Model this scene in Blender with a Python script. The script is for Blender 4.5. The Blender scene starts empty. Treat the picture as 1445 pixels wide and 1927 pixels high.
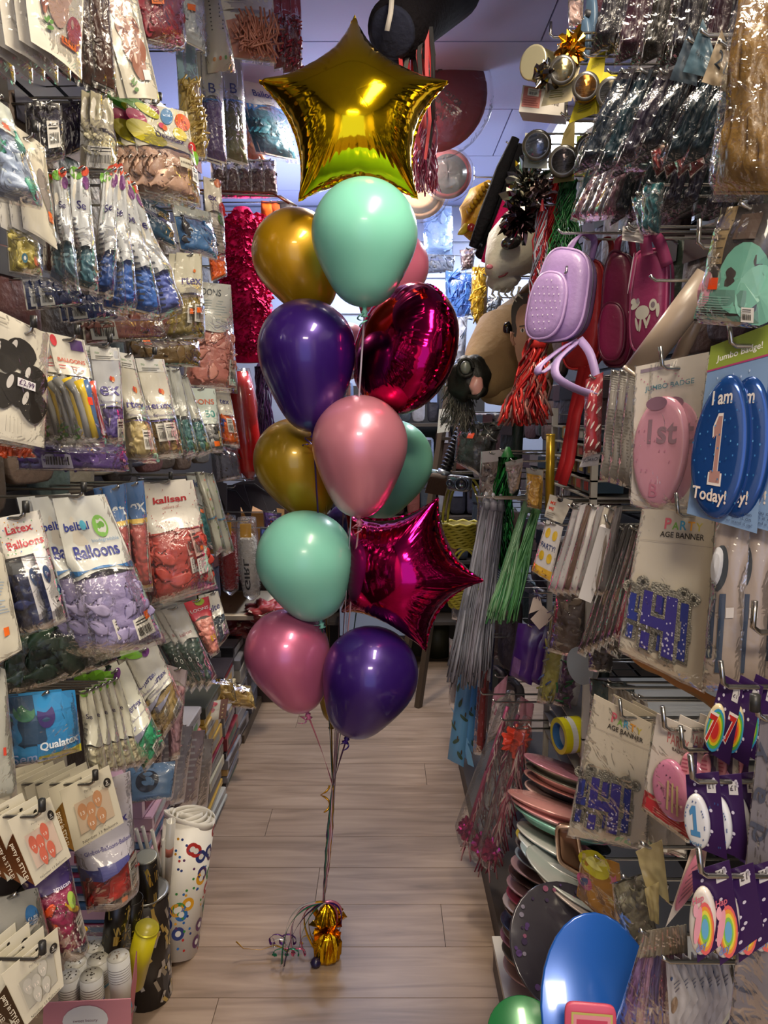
import bpy, math, random
import numpy as np
from mathutils import Vector, Matrix, noise as mnoise

# ---------------- camera, world, lamps, exposure ----------------
SC = bpy.context.scene
COL = SC.collection
F, IW, IH, CAMZ, PITCH = 1400.0, 1445, 1927, 1.54, math.radians(7.4)
cam_data = bpy.data.cameras.new('camera')
cam_data.sensor_fit = 'VERTICAL'; cam_data.sensor_height = 36.0; cam_data.lens = 36.0 * F / IH
cam_data.clip_start = 0.05
cam = bpy.data.objects.new('camera', cam_data); COL.objects.link(cam)
cam.location = (0, 0, CAMZ); cam.rotation_euler = (math.pi / 2 - PITCH, 0, 0)
SC.camera = cam
SC.view_settings.view_transform = 'Standard'; SC.view_settings.look = 'None'
SC.view_settings.gamma = 1.0; SC.view_settings.use_curve_mapping = False
SC.view_settings.exposure = 0.98
SC.cycles.max_bounces = 8; SC.cycles.diffuse_bounces = 3; SC.cycles.glossy_bounces = 4
SC.cycles.transparent_max_bounces = 24; SC.cycles.caustics_reflective = False
SC.cycles.sample_clamp_indirect = 4.0

world = bpy.data.worlds.new('street_daylight'); SC.world = world
world.use_nodes = True
bg = world.node_tree.nodes['Background']
bg.inputs[0].default_value = (0.55, 0.66, 1.0, 1); bg.inputs[1].default_value = 0.8

def area(name, loc, rot, sx, sy, energy, color, spread=180):
    d = bpy.data.lights.new(name, 'AREA'); d.shape = 'RECTANGLE'; d.size = sx; d.size_y = sy
    d.energy = energy; d.color = color; d.spread = math.radians(spread)
    o = bpy.data.objects.new(name, d); COL.objects.link(o); o.location = loc
    o.rotation_euler = [math.radians(a) for a in rot]
    return o
WARM = (1.0, 0.86, 0.66); COOL = (0.62, 0.74, 1.0)
area('near_lamp_light', (0.32, 0.90, 2.80), (0, 0, 0), 0.20, 0.95, 15, WARM)
area('mid_lamp_light', (-0.05, 3.1, 2.79), (0, 0, 0), 0.16, 0.30, 19, (1.0, 0.9, 0.78))
area('rear_lamp_light', (0.0, -1.2, 2.80), (0, 0, 0), 0.6, 0.6, 34, WARM)
area('strip_lamp_light', (0.83, 3.95, 2.735), (0, 0, 0), 0.10, 1.1, 14, (0.80, 0.87, 1.0))
area('far_uplight', (-0.45, 3.9, 2.05), (180, 0, 0), 0.3, 0.9, 9, (0.60, 0.70, 1.0))  # added cool fill shining up to brighten the ceiling, no fixture there
area('far_lamp_light', (0.0, 4.45, 2.55), (0, 0, 0), 0.7, 0.3, 10, (0.60, 0.72, 1.0))
area('shopfront_light', (-0.1, -2.6, 1.35), (90, 0, 180), 1.6, 1.5, 44, (0.74, 0.83, 1.0))

# ---------------- helpers ----------------
def ray(u, v):
    a, b = (u - 722.5) / F, (963.5 - v) / F
    return Vector((a, math.cos(PITCH) + b * math.sin(PITCH), b * math.cos(PITCH) - math.sin(PITCH)))
CAM = Vector((0, 0, CAMZ))
def pt(u, v, d):
    r = ray(u, v); return CAM + r * (d / r.y)
def ptx(u, v, x):
    r = ray(u, v); return CAM + r * (x / r.x)
def ptz(u, v, z):
    r = ray(u, v); return CAM + r * ((z - CAMZ) / r.z)

def hexc(h):
    if not isinstance(h, str): return tuple(h)
    h = h.lstrip('#')
    o = []
    for i in (0, 2, 4):
        c = int(h[i:i + 2], 16) / 255
        o.append(c / 12.92 if c <= 0.04045 else ((c + 0.055) / 1.055) ** 2.4)
    return tuple(o)

MATS = {}
def mat(col='cccccc', rough=0.5, metal=0.0, emit=0.0, bump=0.0, bscale=60, coat=0.0, var=0.0, vscale=8, trans=0.0, sheen=0.0, spec=None):
    key = (str(col), rough, metal, emit, bump, bscale, coat, var, vscale, trans, sheen, spec)
    if key in MATS: return MATS[key]
    m = bpy.data.materials.new('surface_%s' % str(col)[:6]); m.use_nodes = True
    nt = m.node_tree; p = nt.nodes['Principled BSDF']
    c = hexc(col)
    p.inputs['Base Color'].default_value = (*c, 1); p.inputs['Roughness'].default_value = rough
    p.inputs['Metallic'].default_value = metal; p.inputs['Coat Weight'].default_value = coat
    p.inputs['Coat Roughness'].default_value = 0.08
    if spec is not None: p.inputs['Specular IOR Level'].default_value = spec
    if sheen: p.inputs['Sheen Weight'].default_value = sheen
    if trans: p.inputs['Transmission Weight'].default_value = trans
    if emit:
        p.inputs['Emission Color'].default_value = (*c, 1); p.inputs['Emission Strength'].default_value = emit
    if bump or var:
        tc = nt.nodes.new('ShaderNodeTexCoord')
    if bump:
        n = nt.nodes.new('ShaderNodeTexNoise'); n.inputs['Scale'].default_value = bscale; n.inputs['Detail'].default_value = 4
        b = nt.nodes.new('ShaderNodeBump'); b.inputs['Strength'].default_value = bump; b.inputs['Distance'].default_value = 0.01
        nt.links.new(tc.outputs['Object'], n.inputs['Vector']); nt.links.new(n.outputs['Fac'], b.inputs['Height'])
        nt.links.new(b.outputs['Normal'], p.inputs['Normal'])
    if var:
        n = nt.nodes.new('ShaderNodeTexNoise'); n.inputs['Scale'].default_value = vscale; n.inputs['Detail'].default_value = 3
        h = nt.nodes.new('ShaderNodeMapRange'); h.inputs['To Min'].default_value = 1 - var; h.inputs['To Max'].default_value = 1 + var
        mx = nt.nodes.new('ShaderNodeVectorMath'); mx.operation = 'SCALE'; mx.inputs[0].default_value = c
        nt.links.new(tc.outputs['Object'], n.inputs['Vector']); nt.links.new(n.outputs['Fac'], h.inputs['Value'])
        nt.links.new(h.outputs['Result'], mx.inputs['Scale']); nt.links.new(mx.outputs['Vector'], p.inputs['Base Color'])
    MATS[key] = m
    return m

def film(tint='ffffff', haze=0.015, gloss=0.12, scale=34, strength=0.42, refl=.55):
    key = ('film', tint, haze, gloss, scale, strength, refl)
    if key in MATS: return MATS[key]
    m = bpy.data.materials.new('clear_plastic_film'); m.use_nodes = True
    nt = m.node_tree; nt.nodes.clear(); N = nt.nodes.new; L = nt.links.new
    out = N('ShaderNodeOutputMaterial'); tr = N('ShaderNodeBsdfTransparent'); tr.inputs[0].default_value = (*hexc(tint), 1)
    gl = N('ShaderNodeBsdfGlossy'); gl.inputs['Roughness'].default_value = gloss; gl.inputs[0].default_value = (1, 1, 1, 1)
    df = N('ShaderNodeBsdfDiffuse'); df.inputs[0].default_value = (*hexc(tint), 1)
    tc = N('ShaderNodeTexCoord'); n = N('ShaderNodeTexNoise'); n.inputs['Scale'].default_value = scale; n.inputs['Detail'].default_value = 2
    n.inputs['Distortion'].default_value = 1.2
    b = N('ShaderNodeBump'); b.inputs['Strength'].default_value = strength; b.inputs['Distance'].default_value = 0.012
    L(tc.outputs['Object'], n.inputs['Vector']); L(n.outputs['Fac'], b.inputs['Height']); L(b.outputs['Normal'], gl.inputs['Normal'])
    fr = N('ShaderNodeFresnel'); fr.inputs['IOR'].default_value = 1.45; L(b.outputs['Normal'], fr.inputs['Normal'])
    ad = N('ShaderNodeMath'); ad.operation = 'MULTIPLY_ADD'; ad.inputs[1].default_value = refl; ad.inputs[2].default_value = 0.0; ad.use_clamp = True
    L(fr.outputs[0], ad.inputs[0])
    m1 = N('ShaderNodeMixShader'); m1.inputs[0].default_value = haze; L(tr.outputs[0], m1.inputs[1]); L(df.outputs[0], m1.inputs[2])
    m2 = N('ShaderNodeMixShader'); L(ad.outputs[0], m2.inputs[0]); L(m1.outputs[0], m2.inputs[1]); L(gl.outputs[0], m2.inputs[2])
    L(m2.outputs[0], out.inputs[0])
    MATS[key] = m
    return m

class MB:
    def __init__(s): s.v = []; s.f = []; s.mi = []; s.mats = []; s.cur = 0
    def use(s, m):
        if m not in s.mats: s.mats.append(m)
        s.cur = s.mats.index(m); return s
    def add(s, vs, fs):
        o = len(s.v); s.v.extend([tuple(v) for v in vs])
        for f in fs: s.f.append([o + i for i in f]); s.mi.append(s.cur)
        return s
    def grid(s, fn, nu, nv, flip=False, close_u=False):
        cu = nu if close_u else nu + 1
        vs = [fn(i / nu, j / nv) for j in range(nv + 1) for i in range(cu)]
        fs = []
        for j in range(nv):
            for i in range(nu):
                a = j * cu + i; b = j * cu + (i + 1) % cu; c = b + cu; d = a + cu
                fs.append([a, b, c, d] if not flip else [d, c, b, a])
        return s.add(vs, fs)
    def box(s, lo, hi, M=None):
        vs = [Vector((x, y, z)) for z in (lo[2], hi[2]) for y in (lo[1], hi[1]) for x in (lo[0], hi[0])]
        if M is not None: vs = [M @ v for v in vs]
        return s.add(vs, [[0, 2, 3, 1], [4, 5, 7, 6], [0, 1, 5, 4], [2, 6, 7, 3], [0, 4, 6, 2], [1, 3, 7, 5]])
    def tube(s, path, r, seg=6, cap=True, rr=None):
        path = [Vector(p) for p in path]; n = len(path); vs = []
        up = Vector((0.13, 0.21, 1)).normalized()
        for i, p in enumerate(path):
            t = (path[min(i + 1, n - 1)] - path[max(i - 1, 0)])
            t = t.normalized() if t.length > 1e-9 else Vector((0, 0, 1))
            if abs(t.dot(up)) > 0.98: up = Vector((1, 0.1, 0.05)).normalized()
            a = t.cross(up).normalized(); b = t.cross(a).normalized()
            up = b if False else up
            ri = rr[i] if rr else r
            for k in range(seg):
                an = 2 * math.pi * k / seg
                vs.append(p + a * math.cos(an) * ri + b * math.sin(an) * ri)
        fs = [[i * seg + k, i * seg + (k + 1) % seg, (i + 1) * seg + (k + 1) % seg, (i + 1) * seg + k] for i in range(n - 1) for k in range(seg)]
        if cap: fs += [list(range(seg))[::-1], [(n - 1) * seg + k for k in range(seg)]]
        return s.add(vs, fs)
    def ribbon(s, path, w, side=None, tw=0.0, th=0.0004):
        path = [Vector(p) for p in path]; n = len(path); vs = []
        for i, p in enumerate(path):
            t = (path[min(i + 1, n - 1)] - path[max(i - 1, 0)]).normalized()
            sd = Vector(side) if side is not None else Vector((1, 0.2, 0))
            sd = (sd - t * sd.dot(t))
            sd = sd.normalized() if sd.length > 1e-6 else Vector((1, 0, 0))
            if tw: sd = Matrix.Rotation(tw * i / n, 3, t) @ sd
            nn = t.cross(sd) * th
            vs += [p - sd * w / 2 - nn, p + sd * w / 2 - nn, p + sd * w / 2 + nn, p - sd * w / 2 + nn]
        fs = []
        for i in range(n - 1):
            for k in range(4): fs.append([i * 4 + k, i * 4 + (k + 1) % 4, i * 4 + 4 + (k + 1) % 4, i * 4 + 4 + k])
        fs += [[0, 1, 2, 3], [n * 4 - 4, n * 4 - 3, n * 4 - 2, n * 4 - 1]]
        return s.add(vs, fs)
    def lathe(s, prof, M=None, seg=24, sx=1.0):
        vs = []; n = len(prof)
        for (r, z) in prof:
            for k in range(seg):
                a = 2 * math.pi * k / seg; v = Vector((r * math.cos(a) * sx, r * math.sin(a), z))
                vs.append(M @ v if M is not None else v)
        fs = [[i * seg + k, i * seg + (k + 1) % seg, (i + 1) * seg + (k + 1) % seg, (i + 1) * seg + k] for i in range(n - 1) for k in range(seg)]
        if prof[0][0] > 1e-5: fs.append(list(range(seg))[::-1])
        if prof[-1][0] > 1e-5: fs.append([(n - 1) * seg + k for k in range(seg)])
        return s.add(vs, fs)
    def prism(s, poly, M, th):
        n = len(poly); vs = [M @ Vector((x, y, 0)) for x, y in poly] + [M @ Vector((x, y, th)) for x, y in poly]
        fs = [list(range(n))[::-1], list(range(n, 2 * n))] + [[i, (i + 1) % n, n + (i + 1) % n, n + i] for i in range(n)]
        return s.add(vs, fs)
    def build(s, name, root=None, m=None, smooth=True, kind=None, label=None):
        me = bpy.data.meshes.new(name)
        o = Vector(root['origin_pt']) if root is not None else Vector((0, 0, 0))
        me.from_pydata([(v[0] - o.x, v[1] - o.y, v[2] - o.z) for v in s.v], [], s.f)
        for mm in (s.mats or [m or mat()]): me.materials.append(mm)
        if s.mats: me.polygons.foreach_set('material_index', s.mi)
        if smooth: me.polygons.foreach_set('use_smooth', [True] * len(s.f))
        me.validate(); me.update()
        ob = bpy.data.objects.new(name, me); COL.objects.link(ob)
        if root is not None: ob.parent = root
        if kind: ob['kind'] = kind
        if label: ob['label'] = label
        return ob

def thing(name, label, cat, loc, group=None):
    o = bpy.data.objects.new(name, None); COL.objects.link(o); o.location = loc
    o.empty_display_size = 0.02
    o['origin_pt'] = tuple(loc); o['label'] = label; o['category'] = cat
    if group: o['group'] = group
    return o
def tag(o, label, cat, group=None):
    o['label'] = label; o['category'] = cat
    if group: o['group'] = group
    return o
def dup(root, off, label, group=None, only=None, rot=0.0):
    r = root.copy(); COL.objects.link(r); r.location = root.location + Vector(off)
    r['label'] = label
    if rot: r.rotation_euler = (0, 0, rot)
    if group: r['group'] = group
    for ch in list(root.children):
        if only and not any(ch.name.startswith(k) for k in only): continue
        c = ch.copy(); COL.objects.link(c); c.parent = r
    return r
ORD = ['second', 'third', 'fourth', 'fifth', 'sixth', 'seventh', 'eighth', 'ninth', 'tenth', 'eleventh', 'twelfth', 'thirteenth', 'fourteenth']

TXT = {}
def text_geo(string, bold=0.0):
    key = (string, bold)
    if key in TXT: return TXT[key]
    cu = bpy.data.curves.new('lettering', 'FONT'); cu.body = string; cu.size = 1.0; cu.resolution_u = 3; cu.offset = bold * 0.45
    ob = bpy.data.objects.new('lettering', cu); COL.objects.link(ob)
    dg = bpy.context.evaluated_depsgraph_get(); me = bpy.data.meshes.new_from_object(ob.evaluated_get(dg))
    vs = [(v.co.x, v.co.y) for v in me.vertices]; fs = [list(p.vertices) for p in me.polygons]
    bpy.data.objects.remove(ob); bpy.data.meshes.remove(me); bpy.data.curves.remove(cu)
    if not vs: vs = [(0, 0), (1, 0), (0, 1)]; fs = [[0, 1, 2]]
    x0 = min(v[0] for v in vs); x1 = max(v[0] for v in vs); y0 = min(v[1] for v in vs); y1 = max(v[1] for v in vs)
    TXT[key] = ([(x - x0, y - y0) for x, y in vs], fs, x1 - x0, y1 - y0)
    return TXT[key]

class Quad:
    """a flat or bulging sheet hanging in the shop, s across and t down, both 0..1"""
    def __init__(s, c, x=None, d=None, yaw=0, tilt=0):
        uc = sum(p[0] for p in c) / 4; vc = sum(p[1] for p in c) / 4
        P0 = ptx(uc, vc, x) if x is not None else pt(uc, vc, d)
        y, ti = math.radians(yaw), math.radians(tilt)
        s.N = Vector((math.sin(y) * math.cos(ti), -math.cos(y) * math.cos(ti), math.sin(ti)))
        s.c = []
        for (u, v) in c:
            r = ray(u, v); s.c.append(CAM + r * ((P0 - CAM).dot(s.N) / r.dot(s.N)))
        s.finish()
    def finish(s):
        s.w = ((s.c[1] - s.c[0]).length + (s.c[2] - s.c[3]).length) / 2
        s.h = ((s.c[3] - s.c[0]).length + (s.c[2] - s.c[1]).length) / 2
        s.thick = 0.0; s.crk = 0.0; s.seed = (s.c[0].x * 91.7 + s.c[0].z * 37.1) % 50; s.t0 = 0.0; s.bend = 0.0
        s.ctr = (s.c[0] + s.c[1] + s.c[2] + s.c[3]) / 4
        s.layer = 0
    def p(s, a, b, n=0.0):
        c = s.c
        return (c[0] * (1 - a) + c[1] * a) * (1 - b) + (c[3] * (1 - a) + c[2] * a) * b + s.N * n
    def B(s, a, b):
        n = s.bend * math.sin(math.pi * min(max(a, 0), 1)) 
        if s.thick:
            e = max(0.0, math.sin(math.pi * min(max(a, 0), 1))) ** 0.5
            g = min(1, max(0, (b - s.t0 * 0.55) / 0.35)); g = g * g * (3 - 2 * g)
            g *= min(1, max(0, (1 - b) / 0.10)) ** 0.5
            n += s.thick * e * g
        if s.crk:
            n += s.crk * mnoise.noise(Vector((a * 4 + s.seed, b * 6, s.seed))) + s.crk * 0.15 * mnoise.noise(Vector((a * 8, b * 9 + s.seed, 3.3)))
        return n
    def ps(s, a, b, n=0.0): return s.p(a, b, n + s.B(a, b))

class Print:
    """printing laid on a sheet: rectangles, discs, lettering"""
    def __init__(s, q, n=0.0016): s.q = q; s.mb = MB(); s.n = n
    def _n(s): s.n += 0.00025; return s.n
    def rect(s, a0, b0, a1, b1, col, nu=4, nv=4, fn=None, **k):
        n = s._n(); s.mb.use(mat(col, **(k or dict(rough=0.4))))
        s.mb.grid(lambda i, j: s.q.ps(a0 + (a1 - a0) * i, b0 + ((fn(a0 + (a1 - a0) * i) if fn else b1) - b0) * j, n), nu, nv); return s
    def disc(s, a, b, ra, rb, col, rot=0, seg=18, dome=0.0, pts=None, **k):
        n = s._n(); s.mb.use(mat(col, **(k or dict(rough=0.4))))
        vs = [s.q.ps(a, b, n + dome)]; cr, sr = math.cos(rot), math.sin(rot)
        asp = s.q.w / max(s.q.h, 1e-6); ring = []
        for i in range(seg):
            an = 2 * math.pi * i / seg; x = math.cos(an); y = math.sin(an)
            if pts == 'balloon': x *= (1 - 0.28 * max(0, y)); y = y * (1.15 if y > 0 else 0.95)
            if pts == 'star':
                f = 1 if i % 2 == 0 else 0.45; x *= f; y *= f
            X = x * ra * s.q.w; Y = y * rb * s.q.h
            ring.append((X * cr - Y * sr, X * sr + Y * cr))
        vs += [s.q.ps(a + X / s.q.w, b + Y / s.q.h, n) for X, Y in ring]
        fs = [[0, i + 1, (i + 1) % seg + 1] for i in range(seg)]
        if dome:
            vs += [s.q.ps(a + X * 0.7 / s.q.w, b + Y * 0.7 / s.q.h, n + dome * 0.75) for X, Y in ring]
            fs = [[0, seg + i + 1, seg + (i + 1) % seg + 1] for i in range(seg)] + [[i + 1, (i + 1) % seg + 1, seg + (i + 1) % seg + 1, seg + i + 1] for i in range(seg)]
        s.mb.add(vs, fs); return s
    def text(s, string, a, b, w, col, h=None, rot=0.0, bold=0.012, **k):
        """left end a, baseline b, width w as a share of the sheet"""
        vs, fs, tw, th = text_geo(string, bold); n = s._n(); s.mb.use(mat(col, **(k or dict(rough=0.4))))
        sc = w * s.q.w / tw; sy = sc if h is None else h * s.q.h / th
        cr, sr = math.cos(rot), math.sin(rot); out = []
        for x, y in vs:
            X, Y = x * sc, -y * sy; X, Y = X * cr - Y * sr, X * sr + Y * cr
            out.append(s.q.ps(a + X / s.q.w, b + Y / s.q.h, n))
        s.mb.add(out, fs); return s
    def one(s, a, b, w, h, col):
        n = s._n(); s.mb.use(mat(col)); q = [(.34, 0), (.68, 0), (.68, .82), (.95, .82), (.95, 1), (.08, 1), (.08, .82), (.36, .82), (.36, .26), (.10, .34), (.06, .18)]
        s.mb.add([s.q.ps(a + x * w, b + y * h, n) for x, y in q], [[0, 1, 2, 8, 9, 10], [8, 2, 7], [7, 2, 3, 4, 5, 6]]); return s
    def barcode(s, a0, b0, a1, b1, base='e8e4da'):
        s.rect(a0, b0, a1, b1, base, 1, 1)
        r = random.Random(int(a0 * 999) + int(b0 * 77)); n = s._n(); s.mb.use(mat('26231f'))
        x = a0 + (a1 - a0) * 0.12; hi = b0 + (b1 - b0) * 0.45; lo = b0 + (b1 - b0) * 0.85
        while x < a1 - (a1 - a0) * 0.14:
            w = (a1 - a0) * r.choice((0.02, 0.035, 0.05))
            s.mb.add([s.q.ps(x, hi, n), s.q.ps(x + w, hi, n), s.q.ps(x + w, lo, n), s.q.ps(x, lo, n)], [[0, 1, 2, 3]]); x += w + (a1 - a0) * r.choice((0.03, 0.045))
        for k in range(2):
            yy = b0 + (b1 - b0) * (0.12 + 0.14 * k)
            s.mb.add([s.q.ps(a0 + (a1 - a0) * .12, yy, n), s.q.ps(a1 - (a1 - a0) * .2, yy, n), s.q.ps(a1 - (a1 - a0) * .2, yy + (b1 - b0) * .05, n), s.q.ps(a0 + (a1 - a0) * .12, yy + (b1 - b0) * .05, n)], [[0, 1, 2, 3]])
        return s
    def lines(s, a0, b0, a1, b1, k, col='8a8680'):
        r = random.Random(k * 31 + int(a0 * 100))
        for i in range(k):
            y = b0 + (b1 - b0) * i / k
            s.rect(a0, y, a0 + (a1 - a0) * r.uniform(.7, 1), y + (b1 - b0) / k * 0.35, col, 1, 1)
            s.n -= 0.00025
        return s
    def price(s, a, b, w=0.14, h=0.05, col='ff7a1c', txt='£2.49'):
        s.rect(a, b, a + w, b + h, col, 1, 1, rough=0.5); s.text(txt, a + w * .12, b + h * .75, w * .76, '3a2010', bold=0.0); return s
    def build(s, name='printing', root=None): return s.mb.build(name, root, smooth=False)
# ---------------- the room ----------------
def struct(name, mb, m=None, smooth=False):
    o = mb.build(name, None, m, smooth=smooth); o['kind'] = 'structure'; return o

def wood_mat():
    m = bpy.data.materials.new('laminate_oak'); m.use_nodes = True; nt = m.node_tree; p = nt.nodes['Principled BSDF']
    N = nt.nodes.new; L = nt.links.new
    tc = N('ShaderNodeTexCoord'); oi = N('ShaderNodeObjectInfo')
    mp = N('ShaderNodeMapping'); mp.inputs['Scale'].default_value = (1.3, 14, 1)
    add = N('ShaderNodeVectorMath'); add.operation = 'ADD'
    cmb = N('ShaderNodeCombineXYZ'); mul = N('ShaderNodeMath'); mul.operation = 'MULTIPLY'; mul.inputs[1].default_value = 37.0
    L(oi.outputs['Random'], mul.inputs[0]); L(mul.outputs[0], cmb.inputs[0]); L(mul.outputs[0], cmb.inputs[1])
    L(tc.outputs['Object'], add.inputs[0]); L(cmb.outputs[0], add.inputs[1]); L(add.outputs[0], mp.inputs['Vector'])
    n1 = N('ShaderNodeTexNoise'); n1.inputs['Scale'].default_value = 1.4; n1.inputs['Detail'].default_value = 7; n1.inputs['Distortion'].default_value = 1.3
    L(mp.outputs[0], n1.inputs['Vector'])
    cr = N('ShaderNodeValToRGB'); e = cr.color_ramp.elements
    e[0].position = 0.28; e[0].color = (*hexc('75614f'), 1); e[1].position = 0.72; e[1].color = (*hexc('a08a76'), 1)
    k = cr.color_ramp.elements.new(0.5); k.color = (*hexc('8e7865'), 1)
    L(n1.outputs['Fac'], cr.inputs[0])
    n2 = N('ShaderNodeTexNoise'); n2.inputs['Scale'].default_value = 3.0; n2.inputs['Detail'].default_value = 3
    mp2 = N('ShaderNodeMapping'); mp2.inputs['Scale'].default_value = (0.8, 3.0, 1)
    L(add.outputs[0], mp2.inputs['Vector']); L(mp2.outputs[0], n2.inputs['Vector'])
    mx = N('ShaderNodeMix'); mx.data_type = 'RGBA'; mx.blend_type = 'MULTIPLY'; mx.inputs['Factor'].default_value = 0.55
    cr2 = N('ShaderNodeValToRGB'); cr2.color_ramp.elements[0].position = 0.3; cr2.color_ramp.elements[0].color = (.78, .75, .73, 1); cr2.color_ramp.elements[1].position = 0.65; cr2.color_ramp.elements[1].color = (1, 1, 1, 1)
    L(n2.outputs['Fac'], cr2.inputs[0]); L(cr.outputs[0], mx.inputs['A']); L(cr2.outputs[0], mx.inputs['B'])
    L(mx.outputs['Result'], p.inputs['Base Color'])
    p.inputs['Roughness'].default_value = 0.36
    b = N('ShaderNodeBump'); b.inputs['Strength'].default_value = 0.12; b.inputs['Distance'].default_value = 0.002
    L(n1.outputs['Fac'], b.inputs['Height']); L(b.outputs[0], p.inputs['Normal'])
    return m
WOOD = wood_mat()
XL, XR, YB, YF, ZC = -1.02, 1.0, 4.85, -3.0, 2.84
# floor: laminate boards laid across the aisle
fl = MB(); fl.box((XL - .1, YF, -0.06), (XR + .1, YB + .1, -0.006)); floor = struct('floor', fl, mat('2a211b'))
rf = random.Random(3); PW = 0.192
mesh_cache = {}
def plank_mesh(L_):
    L_ = round(L_, 2)
    if L_ not in mesh_cache:
        mb = MB(); w = PW - 0.0006; l = L_ - 0.0006; e = 0.0007
        mb.add([(-l / 2, -w / 2, -.005), (l / 2, -w / 2, -.005), (l / 2, w / 2, -.005), (-l / 2, w / 2, -.005),
                (-l / 2 + e, -w / 2 + e, 0), (l / 2 - e, -w / 2 + e, 0), (l / 2 - e, w / 2 - e, 0), (-l / 2 + e, w / 2 - e, 0)],
               [[4, 5, 6, 7], [0, 1, 5, 4], [1, 2, 6, 5], [2, 3, 7, 6], [3, 0, 4, 7]])
        me = bpy.data.meshes.new('plank'); me.from_pydata(mb.v, [], mb.f); me.materials.append(WOOD); mesh_cache[L_] = me
    return mesh_cache[L_]
y = YF + PW / 2; row = 0
while y < YB:
    xs = [XL - .1]; x = XL - .1 + [0.45, 1.30, 0.9, 1.66, 0.68][row % 5]
    while x < XR + .05: xs.append(round(x, 2)); x += 1.28
    xs.append(XR + .1)
    for a, b in zip(xs, xs[1:]):
        if b - a < 0.02: continue
        o = bpy.data.objects.new('plank', plank_mesh(b - a)); COL.objects.link(o); o.parent = floor
        o.location = ((a + b) / 2, y, 0)
    y += PW; row += 1
# ceiling panels, the blue cast of the cool far light put into their colour
CEIL = mat('c0c2e4', rough=0.7, bump=0.05, bscale=90)
cb = MB(); cb.box((XL - .1, YF, ZC + .012), (XR + .1, YB + .1, ZC + .05)); ceiling = struct('ceiling', cb, mat('4a4858'))
yy = YF; k = 0
while yy < YB:
    for (a, b) in ((XL - .1, 0.55), (0.55, XR + .1)) if k % 2 else ((XL - .1, -0.35), (-0.35, XR + .1)):
        t = MB(); g = 0.003
        t.box((a + g, yy + g, ZC), (b - g, yy + 0.58 - g, ZC + 0.012)); o = t.build('panel', None, CEIL, smooth=False); o.parent = ceiling
    yy += 0.58; k += 1
# walls: slatwall boards, each with a lip and a groove
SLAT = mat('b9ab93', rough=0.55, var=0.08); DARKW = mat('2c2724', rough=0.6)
def slatwall(name, x, sgn, y0, y1, z0, z1, m, step=0.10):
    mb = MB(); mb.box((min(x, x - sgn * .03), y0, 0), (max(x, x - sgn * .03), y1, ZC)); w = struct(name, mb, DARKW)
    z = z0
    while z < z1:
        s = MB(); s.box((min(x, x + sgn * .014), y0, z), (max(x, x + sgn * .014), y1, z + step - .014)); o = s.build('slat', None, m, smooth=False); o.parent = w
        z += step
    return w
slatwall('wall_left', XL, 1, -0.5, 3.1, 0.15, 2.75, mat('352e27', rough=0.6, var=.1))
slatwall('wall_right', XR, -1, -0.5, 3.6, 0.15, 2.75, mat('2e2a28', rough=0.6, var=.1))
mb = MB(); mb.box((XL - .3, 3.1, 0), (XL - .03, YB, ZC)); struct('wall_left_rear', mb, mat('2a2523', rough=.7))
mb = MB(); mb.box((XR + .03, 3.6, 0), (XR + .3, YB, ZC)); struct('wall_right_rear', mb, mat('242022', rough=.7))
mb = MB(); mb.box((XL - .3, YB, 0), (XR + .3, YB + .1, ZC)); wf = struct('wall_far', mb, mat('9a9fae', rough=.6))
for zz in (2.62, 2.40, 2.18):
    s = MB(); s.box((XL, YB - .012, zz), (XR, YB, zz + .205)); s.build('panel', None, mat('a5abc0', rough=.5), smooth=False).parent = wf
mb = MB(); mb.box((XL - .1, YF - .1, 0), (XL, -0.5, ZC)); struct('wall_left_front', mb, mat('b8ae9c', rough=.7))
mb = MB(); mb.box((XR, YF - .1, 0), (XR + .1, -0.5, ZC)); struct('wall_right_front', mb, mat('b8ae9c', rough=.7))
mb = MB(); mb.box((XL, YB - .02, 0), (XR, YB, .09)); struct('baseboard_far', mb, mat('5b4a3c'))
# ceiling lamps
def ceil_lamp(x, y, sx, sy, label, drop=0.06, e=6.0, col='fff0d8'):
    r = thing('ceiling_lamp', label, 'lamp', (x, y, ZC))
    a = MB(); a.box((x - sx / 2 - .02, y - sy / 2 - .02, ZC - drop), (x + sx / 2 + .02, y + sy / 2 + .02, ZC)); a.build('housing', r, mat('dcdcdc', rough=.4), smooth=False)
    a = MB(); a.box((x - sx / 2, y - sy / 2, ZC - drop - .012), (x + sx / 2, y + sy / 2, ZC - drop)); a.build('diffuser', r, mat(col, emit=e), smooth=False)
ceil_lamp(0.83, 3.95, 0.13, 1.15, 'white strip lamp on the ceiling above the black fringed garments', e=14, col='f4f8ff')
ceil_lamp(-0.05, 3.1, 0.2, 0.34, 'small ceiling lamp hidden behind the gold star balloon', drop=0.03, e=3)
ceil_lamp(0.32, 0.90, 0.18, 0.93, 'long lamp overhead in front of the balloons', drop=0.02, e=6)

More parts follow.
